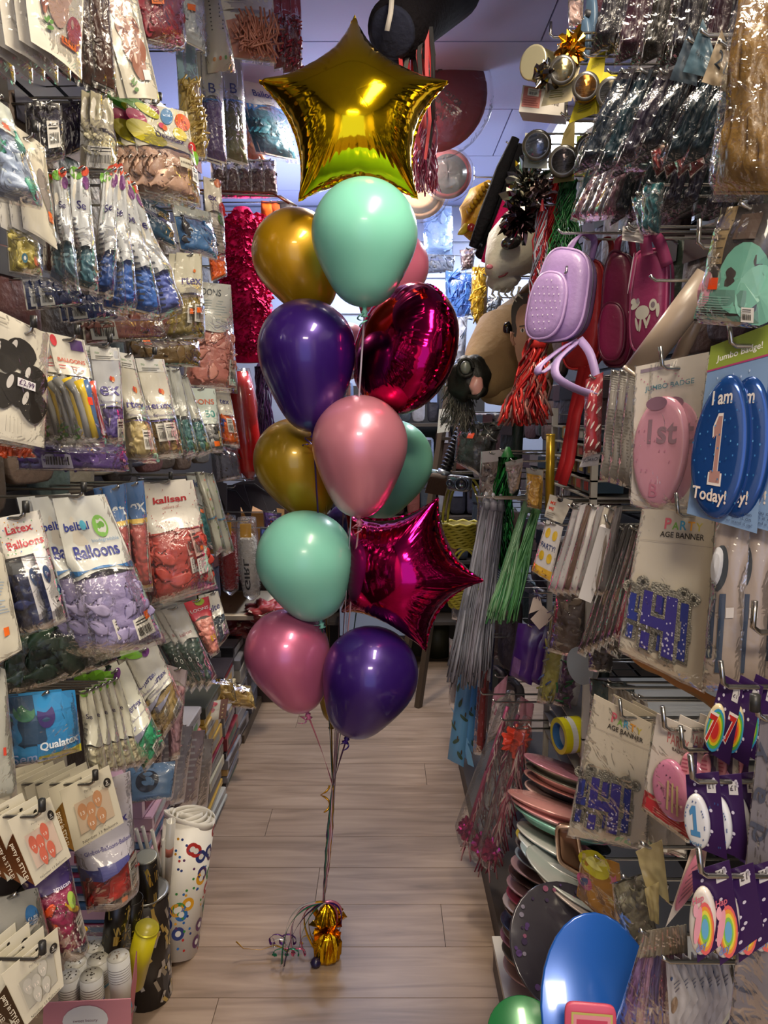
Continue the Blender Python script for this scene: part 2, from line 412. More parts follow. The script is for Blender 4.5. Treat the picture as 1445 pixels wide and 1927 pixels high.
# ---------------- balloons ----------------
def balloon_mesh(c, r, L, axis, seg=40, rings=30, knotlen=0.022):
    """teardrop latex balloon, c centre of the round part, axis points from crown to neck"""
    ax = Vector(axis).normalized(); e1 = ax.cross(Vector((0, 1, 0.01))).normalized(); e2 = ax.cross(e1)
    prof = []
    for i in range(rings + 1):
        t = i / rings; th = math.pi * t
        z = -math.cos(th); rr = math.sin(th)
        if z > 0:
            zz = z * (L / r - 1.0); rr = rr ** 1.0 * (1 - 0.18 * math.sin(math.pi * z) * z)
            rr = max(rr, 0.0)
        else: zz = z
        prof.append((max(rr * r, 0.004 if t > .5 else 0), zz * r))
    mb = MB(); vs = []
    for rr, z in prof:
        for k in range(seg):
            a = 2 * math.pi * k / seg; vs.append(c + ax * z + (e1 * math.cos(a) + e2 * math.sin(a)) * rr)
    n = len(prof)
    fs = [[i * seg + k, i * seg + (k + 1) % seg, (i + 1) * seg + (k + 1) % seg, (i + 1) * seg + k] for i in range(n - 1) for k in range(seg)]
    mb.add(vs, fs)
    tip = c + ax * prof[-1][1]
    kb = MB(); pth = [tip - ax * .004, tip + ax * .006, tip + ax * .011, tip + ax * .017, tip + ax * knotlen]
    kb.tube(pth, .005, 10, rr=[.0065, .0045, .0085, .0045, .010])
    return mb, kb, tip + ax * 0.012
GATHER = pt(627, 1478, 1.98); KNOTTOP = pt(609, 1697, 1.93)
RIB_N = [0]
def ribbon_path(start, jx, k=14, gather=GATHER, curl=0.0):
    rr = random.Random(RIB_N[0]); RIB_N[0] += 1
    g = gather + Vector((rr.uniform(-.004, .004), rr.uniform(-.004, .004), 0)); kt = KNOTTOP + Vector((rr.uniform(-.004, .004), rr.uniform(-.004, .004), 0))
    pts = []
    for i in range(k): t = i / k; q = start.lerp(g, t); q.x += jx * math.sin(math.pi * t); pts.append(q)
    for i in range(k + 1): t = i / k; q = g.lerp(kt, t); q.x += rr.uniform(-1, 1) * .0004 + (rr.random() - .5) * .004 * math.sin(math.pi * t) + 0.006 * math.sin(math.pi * t) * (1 if RIB_N[0] % 2 else -.6); pts.append(q)
    return pts
def curl_path(p0, d, turns, r, length, k=60):
    d = Vector(d).normalized(); a = d.cross(Vector((0, 1, .2))).normalized(); b = d.cross(a)
    return [p0 + d * (length * i / k) + a * (r * (math.cos(2 * math.pi * turns * i / k) - 1)) + b * (r * math.sin(2 * math.pi * turns * i / k)) for i in range(k + 1)]
BAL = []
def latex(u, v, rpx, d, tipuv, col, pearl, label, rib='c89', ribcol='b88a8a', tipd=None, curl=True):
    c = pt(u, v, d); dc = (c - CAM).dot(Vector((0, math.cos(PITCH), -math.sin(PITCH)))); r = rpx / F * dc
    tip = pt(tipuv[0], tipuv[1], tipd or d); ax = tip - c; L = ax.length + r
    mb, kb, kp = balloon_mesh(c, r, L, ax)
    root = thing('latex_balloon', label, 'balloon', tip, 'latex balloons of the bouquet')
    if pearl: m = mat(col, rough=0.34, metal=0.40, bump=0.0, coat=0.55, var=0.10, vscale=6)
    else: m = mat(col, rough=0.30, coat=0.15, spec=.45)
    mb.build('balloon_body', root, m); kb.build('knot', root, mat(col, rough=.4))
    rb = MB(); rb.ribbon(ribbon_path(kp, (u - 640) / 722 * -0.02), 0.0045, tw=5.0, th=.0003); rb.build('ribbon', root, mat(ribcol, rough=.3, metal=.4))
    if curl:
        rb = MB(); rb.ribbon(curl_path(kp, (0.3 if u > 620 else -.3, -.1, -1), 1.6, .010, .03, 26), .004, th=.0003); rb.build('curled_ribbon', root, mat(col, rough=.3, metal=.3))
    return root
MINT, GOLD, PURP, PINK = '84cfae', 'b5820e', '3d1c78', 'd0718c'
latex(686, 441, 100, 1.80, (686, 578), '88d8c0', False, 'large mint green balloon at the top, just under the gold star', ribcol='c9b9c9')
latex(556, 477, 82, 2.02, (600, 590), 'c8960c', True, 'golden pearl balloon left of the upper mint balloon', ribcol='8a6a18', curl=False)
latex(742, 500, 65, 2.28, (700, 612), 'd8708c', False, 'coral pink balloon mostly hidden behind the upper mint balloon', ribcol='c07a8a')
latex(577, 657, 92, 1.90, (589, 813), '3a1878', True, 'dark purple balloon below the upper golden balloon', ribcol='3b2555')
latex(677, 834, 90, 1.86, (676, 974), 'dc8a9c', True, 'pink pearl balloon in the middle, in front of the paler mint one', ribcol='c9a0a8')
latex(556, 866, 79, 2.05, (600, 975), 'b08c14', True, 'olive gold balloon left of the middle pink balloon', ribcol='8a6a18', curl=False)
latex(737, 868, 78, 2.30, (697, 975), '7fc4a8', False, 'mint balloon half hidden behind the middle pink balloon', ribcol='3d6a5d')
latex(574, 1052, 92, 1.92, (603, 1166), '86cfba', False, 'mint green balloon left of the magenta star', ribcol='3d6a5d')
latex(540, 1226, 80, 1.94, (577, 1338), 'c8688e', True, 'rose pink pearl balloon, the lowest on the left', ribcol='d07a90')
latex(697, 1268, 90, 1.88, (655, 1383), '3a1a74', True, 'deep purple balloon, the lowest of the bouquet', ribcol='4a2050')
latex(634, 1262, 38, 2.30, (624, 1358), 'b0891c', True, 'golden balloon hidden behind the two lowest balloons', ribcol='9a7420', curl=False)
latex(655, 648, 40, 2.45, (655, 715), 'd9a0b4', False, 'pale pink balloon glimpsed between the purple and the round magenta one', ribcol='b08a9a', curl=False)
latex(655, 985, 40, 2.40, (655, 1052), '34206e', True, 'purple balloon glimpsed under the middle pink balloon', ribcol='4a2050', curl=False)

def inflate(poly, N=90, iters=900):
    xs = np.linspace(-1.05, 1.05, N); X, Y = np.meshgrid(xs, xs); ins = np.zeros((N, N), bool); n = len(poly)
    j = n - 1
    for i in range(n):
        xi, yi = poly[i]; xj, yj = poly[j]
        if yi != yj:
            cond = ((yi > Y) != (yj > Y)) & (X < (xj - xi) * (Y - yi) / (yj - yi) + xi); ins ^= cond
        j = i
    u = np.zeros((N, N)); h2 = (xs[1] - xs[0]) ** 2; w = ins.astype(float)
    for _ in range(iters):
        un = (np.roll(u, 1, 0) + np.roll(u, -1, 0) + np.roll(u, 1, 1) + np.roll(u, -1, 1) + h2 * 1.0) / 4 * w
        u = un
    return xs, u
def foil(name, label, poly, M, R, thick, col, rough=.09, wr=0.012, freq=90, NT=220, NR=26, group=None, base=None, ribcol='caa'):
    """pillow foil balloon; poly is the seam outline in unit size"""
    pa = np.array(poly); seg = np.linalg.norm(np.roll(pa, -1, 0) - pa, axis=1); cum = np.concatenate([[0], np.cumsum(seg)]); tot = cum[-1]
    def edge(t):
        s_ = (t % 1) * tot; i = min(np.searchsorted(cum, s_, side='right') - 1, len(poly) - 1); f = (s_ - cum[i]) / seg[i]
        return pa[i] * (1 - f) + pa[(i + 1) % len(poly)] * f
    xs, U = inflate(poly); um = U.max()
    def H(x, y):
        g = (x - xs[0]) / (xs[1] - xs[0]); q = (y - xs[0]) / (xs[1] - xs[0]); i = int(min(max(g, 0), len(xs) - 2)); j = int(min(max(q, 0), len(xs) - 2)); a = g - i; b = q - j
        return max(0, (U[j, i] * (1 - a) + U[j, i + 1] * a) * (1 - b) + (U[j + 1, i] * (1 - a) + U[j + 1, i + 1] * a) * b)
    E = [edge(k / NT) for k in range(NT)]
    # concavity weight: wrinkles gather in the valleys
    rad = [float(np.hypot(*e)) for e in E]
    root = thing(name, label, 'balloon', base if base is not None else M @ Vector((0, -R, 0)), group)
    body = MB(); hh = []
    for side in (1, -1):
        vs = []
        for i in range(NR + 1):
            rr = math.sin(math.pi / 2 * i / NR)
            for k in range(NT):
                x, y = E[k] * rr; h = math.sqrt(H(x, y) / um) * thick * R
                if i == NR: h = 0
                w = wr * R * max(0, (1 - abs(rr - .80) / .24)) * (1.35 - rad[k]) * math.sin(freq * 2 * math.pi * k / NT + 5 * math.sin(k * .37)) * (0.6 + .6 * mnoise.noise(Vector((k * .15, side, 0))))
                vs.append(M @ Vector((x * R, y * R, side * (h + w))))
        fs = [[i * NT + k, i * NT + (k + 1) % NT, (i + 1) * NT + (k + 1) % NT, (i + 1) * NT + k][::side] for i in range(NR) for k in range(NT)]
        body.add(vs, fs)
    body.build('balloon_body', root, mat(col, rough=rough, metal=1.0, bump=0.06, bscale=14))
    sm = MB(); vs = []
    for k in range(NT):
        x, y = E[k]; l = math.hypot(x, y); n_ = 1 + .022 / l; z = .0035 * math.sin(k * 1.9) * R / .2
        vs += [M @ Vector((x * R, y * R, .0006)), M @ Vector((x * R * n_, y * R * n_, z)), M @ Vector((x * R * n_, y * R * n_, z - .0008)), M @ Vector((x * R, y * R, -.0006))]
    fs = [[k * 4 + j, k * 4 + (j + 1) % 4, ((k + 1) % NT) * 4 + (j + 1) % 4, ((k + 1) % NT) * 4 + j] for k in range(NT) for j in range(4)]
    sm.add(vs, fs); sm.build('seam', root, mat(col, rough=.2, metal=1.0), smooth=False)
    return root
def star_poly(ang, inner=.60, per=10, rnd=.08):
    pts = []
    for i in range(5):
        a0 = ang[i]; a1 = ang[(i + 1) % 5] + (2 * math.pi if i == 4 else 0)
        am = (a0 + a1) / 2
        for j in range(per):
            t = j / per; a = a0 + (a1 - a0) * t
            # curve from tip (r=1) to the valley and back
            f = abs(2 * t - 1); r = inner + (1 - inner) * f ** 2.0
            # straight line radius between tip and valley blended
            P0 = Vector((math.cos(a0), math.sin(a0))); P1 = Vector((math.cos(am), math.sin(am))) * inner; P2 = Vector((math.cos(a1), math.sin(a1)))
            q = P0 * (1 - t) ** 2 + (P1 * 2 - (P0 + P2) / 2) * 2 * t * (1 - t) + P2 * t ** 2
            pts.append((q.x, q.y))
    # round the tips
    out = []; n = len(pts)
    for i, p in enumerate(pts):
        if i % per == 0:
            a = Vector(pts[i - 1]); b = Vector(pts[(i + 1) % n]); c = Vector(p)
            for q in (c.lerp(a, .35), c * .985, c.lerp(b, .35)): out.append((q.x, q.y))
        else: out.append(p)
    return out
def frame(c, normal, up, roll=0):
    n = Vector(normal).normalized(); upv = Vector(up); x = upv.cross(n).normalized(); y = n.cross(x)
    M = Matrix((x, y, n)).transposed().to_4x4(); M.translation = c
    return M @ Matrix.Rotation(roll, 4, 'Z')
ang = [math.radians(a) for a in (90, 160, 236, 308, 382)]
c = pt(668, 222, 1.90)
foil('foil_star_balloon', 'big gold foil star balloon crowning the bouquet', star_poly(ang, .60), frame(c, (0.05, -1, .12), (0, 0, 1)), 0.245, .50, 'f4ca14', base=pt(640, 330, 1.9), freq=110)
c = pt(757, 1074, 1.93)
ang2 = [math.radians(a) for a in (64, 138, 216, 288, 358)]
foil('foil_star_balloon', 'magenta foil star balloon with creased seams on the right of the bouquet', star_poly(ang2, .62), frame(c, (-.42, -1, .02), (0, 0, 1), 0.0), 0.222, .62, 'b80f5e', base=pt(700, 1150, 1.93), freq=110, wr=.016)
circ = [(math.cos(2 * math.pi * i / 60), math.sin(2 * math.pi * i / 60)) for i in range(60)]
foil('foil_round_balloon', 'round magenta foil balloon seen edge-on with its pleated seam', circ, frame(pt(760, 657, 1.93), (-.90, -.62, .30), (0, 0, 1)), 0.168, .56, 'b00c52', base=pt(740, 770, 1.93), freq=44, wr=.030)
for (k0, rc, nm) in ((pt(690, 1190, 1.95), 'c9a0a8', 'star'),):
    pass
# small silver ribbon of the magenta star, belongs to the weight bunch
# ---------------- foil-wrapped weight with curled ribbons ----------------
wb = ptz(616, 1802, 0.0)
root = thing('balloon_weight', 'gold foil wrapped weight standing on the floor under the bouquet', 'weight', wb)
wbm = MB(); H0 = 0.17
def wprof(t): # t 0..1 up
    return [(0, .0), (.032, .0), (.039, .012), (.038, .05), (.030, .075), (.020, .088), (.024, .098), (.034, .118), (.020, .150), (.004, .165)]
pr = wprof(0); seg = 28; vs = []
for i, (r_, z) in enumerate(pr):
    for k in range(seg):
        a = 2 * math.pi * k / seg
        q = r_ * (1 + .13 * math.sin(k * 2.7 + z * 40) * (1 if i > 2 else .4) + .10 * mnoise.noise(Vector((k * .8, z * 60, 1)))); vs.append(wb + Vector((q * math.cos(a), q * math.sin(a), z)))
fs = [[i * seg + k, i * seg + (k + 1) % seg, (i + 1) * seg + (k + 1) % seg, (i + 1) * seg + k] for i in range(len(pr) - 1) for k in range(seg)]
wbm.add(vs, fs); wbm.build('foil_wrapper', root, mat('d8a516', rough=.16, metal=1, bump=.35, bscale=55), smooth=False)
fr_ = MB(); rr = random.Random(5)
for k in range(16):
    a = 2 * math.pi * k / 16 + rr.random() * .3; top = wb + Vector((0, 0, .090)); o_ = Vector((math.cos(a), math.sin(a), 0)); L_ = rr.uniform(.03, .055)
    t_ = Vector((-math.sin(a), math.cos(a), 0)) * .012; h = rr.uniform(.0, .05)
    fr_.add([top + o_ * .015 - t_ * .5, top + o_ * .015 + t_ * .5, top + o_ * L_ + t_ + Vector((0, 0, h)), top + o_ * (L_ + .01) + Vector((0, 0, h - .012)), top + o_ * L_ - t_ + Vector((0, 0, h - .002))], [[0, 1, 2, 3, 4]])
fr_.build('foil_frill', root, mat('d8a516', rough=.15, metal=1), smooth=False)
tie = KNOTTOP
cols = ['c0607a', '2c7a5c', '3a1a74', 'c8942a', 'c9c4c0', 'd07a90', '5a2a70', '3d1f50', 'c9a04a', 'b85070', '2c7a5c', 'd9a0b4']
for k, cc in enumerate(cols):
    side = -1 if k not in (2, 5, 9) else 1
    ln = rr.uniform(.05, .12); bulge = rr.uniform(.015, .045)
    pth = []
    end = wb + Vector((side * rr.uniform(.03, .125), rr.uniform(-.06, .05), .012 + rr.uniform(0, .02)))
    if side == 1: end = wb + Vector((rr.uniform(.01, .03), rr.uniform(-.02, .02), rr.uniform(.05, .09)))
    for i in range(16):
        t = i / 15; q = tie.lerp(end, t); q.z += bulge * math.sin(math.pi * t) * (1.2 - t); q.x += side * bulge * math.sin(math.pi * t); pth.append(q)
    if side == -1 and k % 2 == 0:
        nturn = rr.uniform(1.0, 2.6); R_ = rr.uniform(.008, .016)
        pth += [end + Vector((-i / 40 * rr.uniform(.03, .035) * nturn, 0, R_ * (1 - math.cos(2 * math.pi * nturn * i / 40)))) + Vector((R_ * math.sin(2 * math.pi * nturn * i / 40), 0, 0)) for i in range(40)]
    m_ = MB(); m_.ribbon(pth, .0075, side=(0, 1, .2), tw=.6, th=.0003); m_.build('curled_ribbon', root, mat(cc, rough=.22, metal=.45))
m_ = MB(); m_.ribbon(curl_path(pt(620, 1478, 1.98), (0.0, 0, -1), 1.3, .012, .075, 40), .0055, th=.0003); m_.build('curled_ribbon', root, mat('c8942a', rough=.2, metal=.7))
e0 = wb + Vector((-.11, 0, .02)); m_ = MB(); m_.ribbon([e0, e0 + Vector((-.04, .01, .012)), e0 + Vector((-.08, 0, .004)), e0 + Vector((-.13, 0, .008)), e0 + Vector((-.15, 0, .03))], .006, side=(0, 1, 0), tw=1.5); m_.build('curled_ribbon', root, mat('c8942a', rough=.2, metal=.7))
m_ = MB(); m_.lathe([(0, 0), (.012, .002), (.016, .012), (.010, .022), (0, .024)], Matrix.Translation(wb + Vector((-.03, -.035, 0.001))), 10); m_.build('ribbon_knot', root, mat('1c1638', rough=.3))
# ---------------- shop goods: builders ----------------
def deflated(seed):
    """one uninflated balloon lying flat, rolled lip at the neck; 1 unit long"""
    r = random.Random(seed); mb = MB(); k1, k2 = r.uniform(-.5, .5), r.uniform(-.35, .35)
    NS = 9; SG = 6; vs = []
    for i in range(NS):
        t = i / (NS - 1); w = .30 * math.sin(math.pi * min(1, .12 + t * .95)) ** .7 if t < .72 else .075 + .20 * max(0, (.80 - t)) / .08 * .4
        if i == 0: w = .10
        th = .045 if t < .72 else .04
        cx = t; cy = k1 * t * t * .5; cz = k2 * math.sin(t * 3.2) * .25
        for k in range(SG):
            a = 2 * math.pi * k / SG; f = .06 * math.sin(a * 3 + t * 9 + seed)
            vs.append((cx, cy + w * math.cos(a), cz + th * math.sin(a) + f * (1 if t < .7 else .1)))
    fs = [[i * SG + k, i * SG + (k + 1) % SG, (i + 1) * SG + (k + 1) % SG, (i + 1) * SG + k] for i in range(NS - 1) for k in range(SG)]
    mb.add(vs, fs)
    M = Matrix.Translation(Vector((1.0, k1 * .5, k2 * math.sin(3.2) * .25))) @ Matrix.Rotation(math.pi / 2, 4, 'Y')
    vs = []
    for a in range(9):
        for b in range(4):
            A, B_ = 2 * math.pi * a / 9, 2 * math.pi * b / 4; vs.append(M @ Vector(((.075 + .03 * math.cos(B_)) * math.cos(A), (.075 + .03 * math.cos(B_)) * math.sin(A), .03 * math.sin(B_))))
    mb.add(vs, [[a * 4 + b, a * 4 + (b + 1) % 4, ((a + 1) % 9) * 4 + (b + 1) % 4, ((a + 1) % 9) * 4 + b] for a in range(9) for b in range(4)])
    return mb
DEFL = [deflated(i) for i in range(5)]

def pile(q, a0, b0, a1, b1, n0, n1, cols, count, size, seed=1, arc=0.0, rods=False):
    """many uninflated balloons heaped in a pack: nobody could count them"""
    r = random.Random(seed + int(abs(q.ctr.x) * 1000)); mb = MB()
    ex = (q.c[1] - q.c[0]).normalized(); ey = (q.c[0] - q.c[3]).normalized(); ez = q.N
    ms = [mat(c, rough=.38, bump=.15, bscale=80, **({'metal': .35} if c in METALLIC else {})) for c in cols]
    if rods:
        for k in range(count):
            a = r.uniform(a0, a1); b = r.uniform(b0, b1); an = r.uniform(-.6, .6) + math.pi / 2 * (1 if r.random() < .6 else .25); L_ = size * r.uniform(.6, 1.1)
            c = q.ps(a, b, 0) + ez * r.uniform(n0, n1); dd = (ex * math.cos(an) + ey * math.sin(an)); bow = ex * math.sin(an) * r.uniform(-.1, .1) * L_
            mb.use(ms[k % len(ms)]); mb.tube([c - dd * L_ / 2, c + bow, c + dd * L_ / 2], .0028, 5)
        return mb
    for k in range(count):
        s_ = size * r.uniform(.75, 1.1); ma = min(.42, s_ * .36 / q.w); mb_ = min(.4 * (b1 - b0), s_ * .34 / q.h)
        a = ma + (1 - 2 * ma) * r.random(); b = b0 + mb_ + (b1 - b0 - 2 * mb_) * ((k + r.random()) / count)
        an = r.uniform(0, 6.28)
        ca, sa = math.cos(an), math.sin(an)
        X = ex * ca + ey * sa; Y = ey * ca - ex * sa; Z = (ez + X * r.uniform(-.25, .25) + Y * r.uniform(-.3, .3)).normalized()
        nn = r.uniform(n0, n1); c = q.p(a, b, 0) + ez * nn - X * s_ * .5
        # keep inside the pack
        D = DEFL[r.randrange(5)]; mb.use(ms[r.randrange(len(ms))])
        mb.add([c + X * (v[0] * s_) + Y * (v[1] * s_) + Z * (v[2] * s_) for v in D.v], D.f)
    return mb
METALLIC = {'c08a74', '8d6f3c', 'a98a2c', '9c7c22', 'b4917c'}

def sheet(q, a0, b0, a1, b1, n, m, nu=6, nv=8, th=.0007, fn=None, hole=None):
    """thin card or film panel with real thickness following the sheet"""
    mb = MB()
    f = lambda i, j: q.ps(a0 + (a1 - a0) * i, b0 + ((fn(a0 + (a1 - a0) * i) if fn else b1) - b0) * j, n)
    g = lambda i, j: q.ps(a0 + (a1 - a0) * i, b0 + ((fn(a0 + (a1 - a0) * i) if fn else b1) - b0) * j, n - th)
    mb.use(m); mb.grid(f, nu, nv); mb.grid(g, nu, nv, flip=True)
    per = [(i / nu, 0) for i in range(nu)] + [(1, j / nv) for j in range(nv)] + [(1 - i / nu, 1) for i in range(nu)] + [(0, 1 - j / nv) for j in range(nv)]
    k = len(per); vs = [f(*p_) for p_ in per] + [g(*p_) for p_ in per]
    mb.add(vs, [[i, (i + 1) % k, k + (i + 1) % k, k + i] for i in range(k)])
    return mb

def pouch(q, b0=0.0, n=.002, m=None, back=-.002, grow=.02, thick=None):
    """closed clear pouch round the goods"""
    m = m or film(); mb = MB(); mb.use(m); nu, nv = 12, 14
    g = grow
    mb.grid(lambda i, j: q.p(-g + (1 + 2 * g) * i, b0 + (1 + g - b0) * j, back + (q.B(i, b0 + (1 - b0) * j) + n - back) * (0 if i in (0, 1) or j == 1 else 1) + (.0035 * mnoise.noise(Vector((i * 5 + q.seed, j * 6, 2))))), nu, nv)
    mb.grid(lambda i, j: q.p(-g + (1 + 2 * g) * i, b0 + (1 + g - b0) * j, back + (.0035 * mnoise.noise(Vector((i * 5 + q.seed, j * 6, 2)))) * (1 if i in (0, 1) or j == 1 else .3)), nu, nv, flip=True)
    return mb

def hook(side, P, label_by, tip='2a2a2a', up=.018, group='wire display hooks', xw=None, capped=True):
    """double wire peg from the slat wall out to point P"""
    xw = xw if xw is not None else (XL + .014 if side < 0 else XR - .014)
    r = thing('display_hook', label_by, 'hook', (xw, P.y, P.z), group)
    s = -side; m = mat('b9b9b6', rough=.22, metal=1)
    a = MB(); a.tube([(xw, P.y, P.z), (P.x - s * .0, P.y, P.z), (P.x + s * .006, P.y, P.z + .004), (P.x + s * .010, P.y, P.z + up)], .0028, 8); a.build('wire', r, m)
    b = MB(); b.box((min(xw, xw + s * .004), P.y - .016, P.z - .022), (max(xw, xw + s * .004), P.y + .016, P.z + .018)); b.build('back_plate', r, m, smooth=False)
    if capped:
        c = MB(); c.tube([(P.x + s * .010, P.y, P.z + up - .010), (P.x + s * .0105, P.y, P.z + up + .006)], .0048, 8); c.build('tip', r, mat(tip, rough=.4))
    return r

def lumpmass(q, b0, cols, seed, pleat=False):
    """the mass of balloons deeper in the pack, folded and creased"""
    mb = MB(); nu, nv = 18, max(8, int(18 * q.h * (1 - b0) / max(q.w, .02)))
    nv = min(nv, 34); pitch = .020
    def f(i, j):
        a = .02 + .96 * i; b = b0 + (.97 - b0) * j; x = a * q.w / pitch; y = b * q.h / pitch
        w = mnoise.noise(Vector((x + seed, y, seed * .7))); w2 = 1 - abs(mnoise.noise(Vector((x * 1.7 + w, y * 1.7, seed + 4.0)))) * 2
        e = min(1, min(i, 1 - i) * 9) * min(1, (1 - j) * 9)
        if pleat: w = mnoise.noise(Vector((a * 7 + seed + b * 1.5, b * 1.6, seed * .7))) * 1.6; w2 = 1 - abs(mnoise.noise(Vector((a * 13 + w + b * 2, b * 2.5, seed + 4.0)))) * 2.6
        return q.p(a, b, (max(.001, q.B(a, b) * .55) + .006 * w2 + .004 * w) * e)
    mb.grid(f, nu, nv); return mb
STOPW = {'a', 'the', 'of', 'in', 'with', 'and', 'on', 'at', 'to', 'by', 'from', 'under', 'over', 'beside', 'below', 'above', 'behind', 'left', 'right', 'its', 'one', 'two', 'each', 'between', 'near', 'very', 'white', 'just', 'like', 'than', 'high', 'narrow', 'off'}
def short(label, k):
    w = label.replace(',', '').split()
    for f in ('a', 'the', 'an', 'its', 'very', 'just', 'clear', 'and'):
        while len(w) > k and f in w[1:]: w.reverse(); w.remove(f); w.reverse()
    if len(w) > k: w = w[:k - 4] + w[-4:]
    while len(w) > 3 and w[-1] in STOPW and w[-1] not in ('left', 'right'): w.pop()
    return ' '.join(w)
def behind(i, label):
    return ['first', 'second', 'third', 'fourth', 'fifth', 'sixth', 'seventh', 'eighth', 'ninth', 'tenth', 'eleventh', 'twelfth'][i] + ' one behind ' + short(label, 13)

def pack(corn, label, name='balloon_pack', cat='pack', side=-1, x=None, d=None, yaw=None, tilt=0, group=None,
         head='e9e3d5', ht=.45, cols=None, cb0=None, count=26, size=.075, thick=.022, arc=.06, pr=None, crk=.0028,
         clear=True, back='d8d2c4', n=0, step=.017, nlabel=None, rods=False, hook_at=None, bend=0.0, pleat=False, filmkw=None, seed=1, header_mat=None, solid=None, yj=.0, dz=0.0, autohook=True):
    if x is None and d is None: x = -.53 if side < 0 else .42
    if yaw is None: yaw = 50 if side < 0 else -50
    q = Quad(corn, x=x, d=d, yaw=yaw, tilt=tilt); q.thick = thick; q.crk = crk; q.t0 = ht if cols else 0; q.bend = bend
    if q.h < .12: q.thick *= q.h / .14
    base = q.p(.5, 1, 0)
    root = thing(name, label, cat, base, group)
    sz = min(size, q.w * .42, q.h * (1 - (cb0 if cb0 is not None else ht)) * .75)
    hm = header_mat or (mat(head, rough=.35, bump=.12, bscale=30, coat=.3) if head else None)
    if head:
        fn = (lambda a: ht + .0 - arc * math.sin(math.pi * min(1, max(0, a)))) if cols and arc else (lambda a: ht if cols else 1.0)
        sheet(q, 0, 0, 1, ht, .0004, hm, 12, 14, fn=fn).build('printed_front' if cols else 'card', root)
    if back and cols: sheet_flat(q, 0, .02, 1, .985, -.0015, mat(back, rough=.5)).build('back_panel', root, smooth=False)
    if cols:
        lumpmass(q, (cb0 if cb0 is not None else ht) - .015, cols, seed, pleat).build('folded_goods' if pleat else 'balloon_mass', root, mat(cols[-1], rough=.38, bump=.3, bscale=70, **({'metal': .35} if cols[-1] in METALLIC else {})), kind='stuff')
        if count: pl = pile(q, .10, (cb0 if cb0 is not None else ht + .02), .90, .93, .003, max(.006, q.thick * .65), cols, count, sz, seed, rods=rods, arc=0)
        if count: pl.build('uninflated_balloons', root, kind='stuff')
    if solid:
        solid(q, root)
    if pr:
        P = Print(q); pr(P); P.build('printing', root)
    if clear: pouch(q, b0=0.0 if head or not cols else .0, n=.0045, m=film(**(filmkw or {}))).build('clear_pouch', root)
    if n:
        away = -1 if side < 0 else 1
        rr = random.Random(int(base.y * 1000) + n)
        for i in range(n):
            off = ((i + 1) * step * away * rr.uniform(.85, 1.15), (i + 1) * yj + rr.uniform(-.004, .004), dz * (i + 1) + rr.uniform(-.006, .004))
            dup(root, off, behind(i, nlabel or label), group)
    if hook_at is not None:
        hook(side, q.p(hook_at[0], hook_at[1], .006), 'black tipped hook holding ' + short(label, 12))
    elif autohook:
        hp = q.p(.5, .03, .001)
        xw = None
        if hp.y > (3.1 if side < 0 else 3.6): xw = (XL - .03) if side < 0 else (XR + .03)
        if base.z > .75 or hp.y < 2: hook(side, hp, 'plain wire hook holding ' + short(label, 12), up=.006, capped=False, xw=xw)
    return root, q
def sheet_flat(q, a0, b0, a1, b1, n, m):
    mb = MB(); mb.use(m); th = .0006
    A = [q.p(a0, b0, n), q.p(a1, b0, n), q.p(a1, b1, n), q.p(a0, b1, n), q.p(a0, b0, n - th), q.p(a1, b0, n - th), q.p(a1, b1, n - th), q.p(a0, b1, n - th)]
    return mb.add(A, [[0, 1, 2, 3], [7, 6, 5, 4], [0, 4, 5, 1], [1, 5, 6, 2], [2, 6, 7, 3], [3, 7, 4, 0]])
# ---------------- left wall ----------------
INK = '2e2a6a'; OR = 'ff7418'
def bal_cluster(P, pts_, col, r=.13, hi='d9b9a8', rb=None):
    for (a, b) in pts_:
        P.disc(a, b, r, rb or r * .75, col, pts='balloon', rough=.3, coat=.5); P.disc(a - r * .35, b - r * .3, r * .18, r * .22, hi, rough=.4)
def hand_logo(P, a, b, s=.05, col='5f8a4a'):
    P.disc(a, b - s * 1.1, s * .5, s * .6, col, rot=.6); P.disc(a - s, b - s * .6, s * .5, s * .5, col, rot=-.6); P.disc(a + s * .9, b - s * .7, s * .5, s * .5, col, rot=.9); P.disc(a + .2 * s, b + s * .4, s * 1.4, s * .35, col, rot=-.3)

# top shelf row ------------------------------------------------------
pack([(30, -150), (158, -120), (153, 150), (58, 78)], 'white card with printed pink heart balloons in a clear sleeve, highest at the left edge', name='balloon_card', yaw=68, x=-.53, ht=1, thick=.0, bend=.006, n=6, step=.022, group='cards of the top row at the left edge', nlabel='white balloon card with pink print at the left edge of the top row',
     pr=lambda P: (bal_cluster(P, [(.35, .45), (.62, .40), (.50, .58)], 'dfb9a8', .2), bal_cluster(P, [(.80, .72)], 'c4606a', .16), P.disc(.25, .5, .07, .2, 'b0705e'), P.price(.52, .80, .3, .055), hand_logo(P, .30, .78)))
pack([(150, -120), (192, -120), (219, 178), (176, 158)], 'dark brown modelling balloon pack hanging narrow beside the pink heart card', cols=['3a2018', '4a2a1e'], head='5a4034', ht=.12, cb0=.1, yaw=40, x=-.56, count=30, size=.05, thick=.02, back='2a1a14', n=2, group='brown packs of the top row')
pack([(172, -60), (246, -60), (300, 188), (240, 184)], 'white card printed with a cluster of rose brown balloons, green leaf hand below', name='balloon_card', yaw=40, ht=1, thick=0, bend=.004, n=2, group='rose brown balloon cards', head='ddd6c2',
     pr=lambda P: (bal_cluster(P, [(.30, .28), (.55, .26), (.38, .45), (.62, .46), (.42, .62), (.68, .62), (.56, .75)], 'a8705c', .2, 'e8c8b4', .10), hand_logo(P, .28, .92, .05), P.rect(.62, .78, .82, .86, 'e6e6ea', 1, 1)))
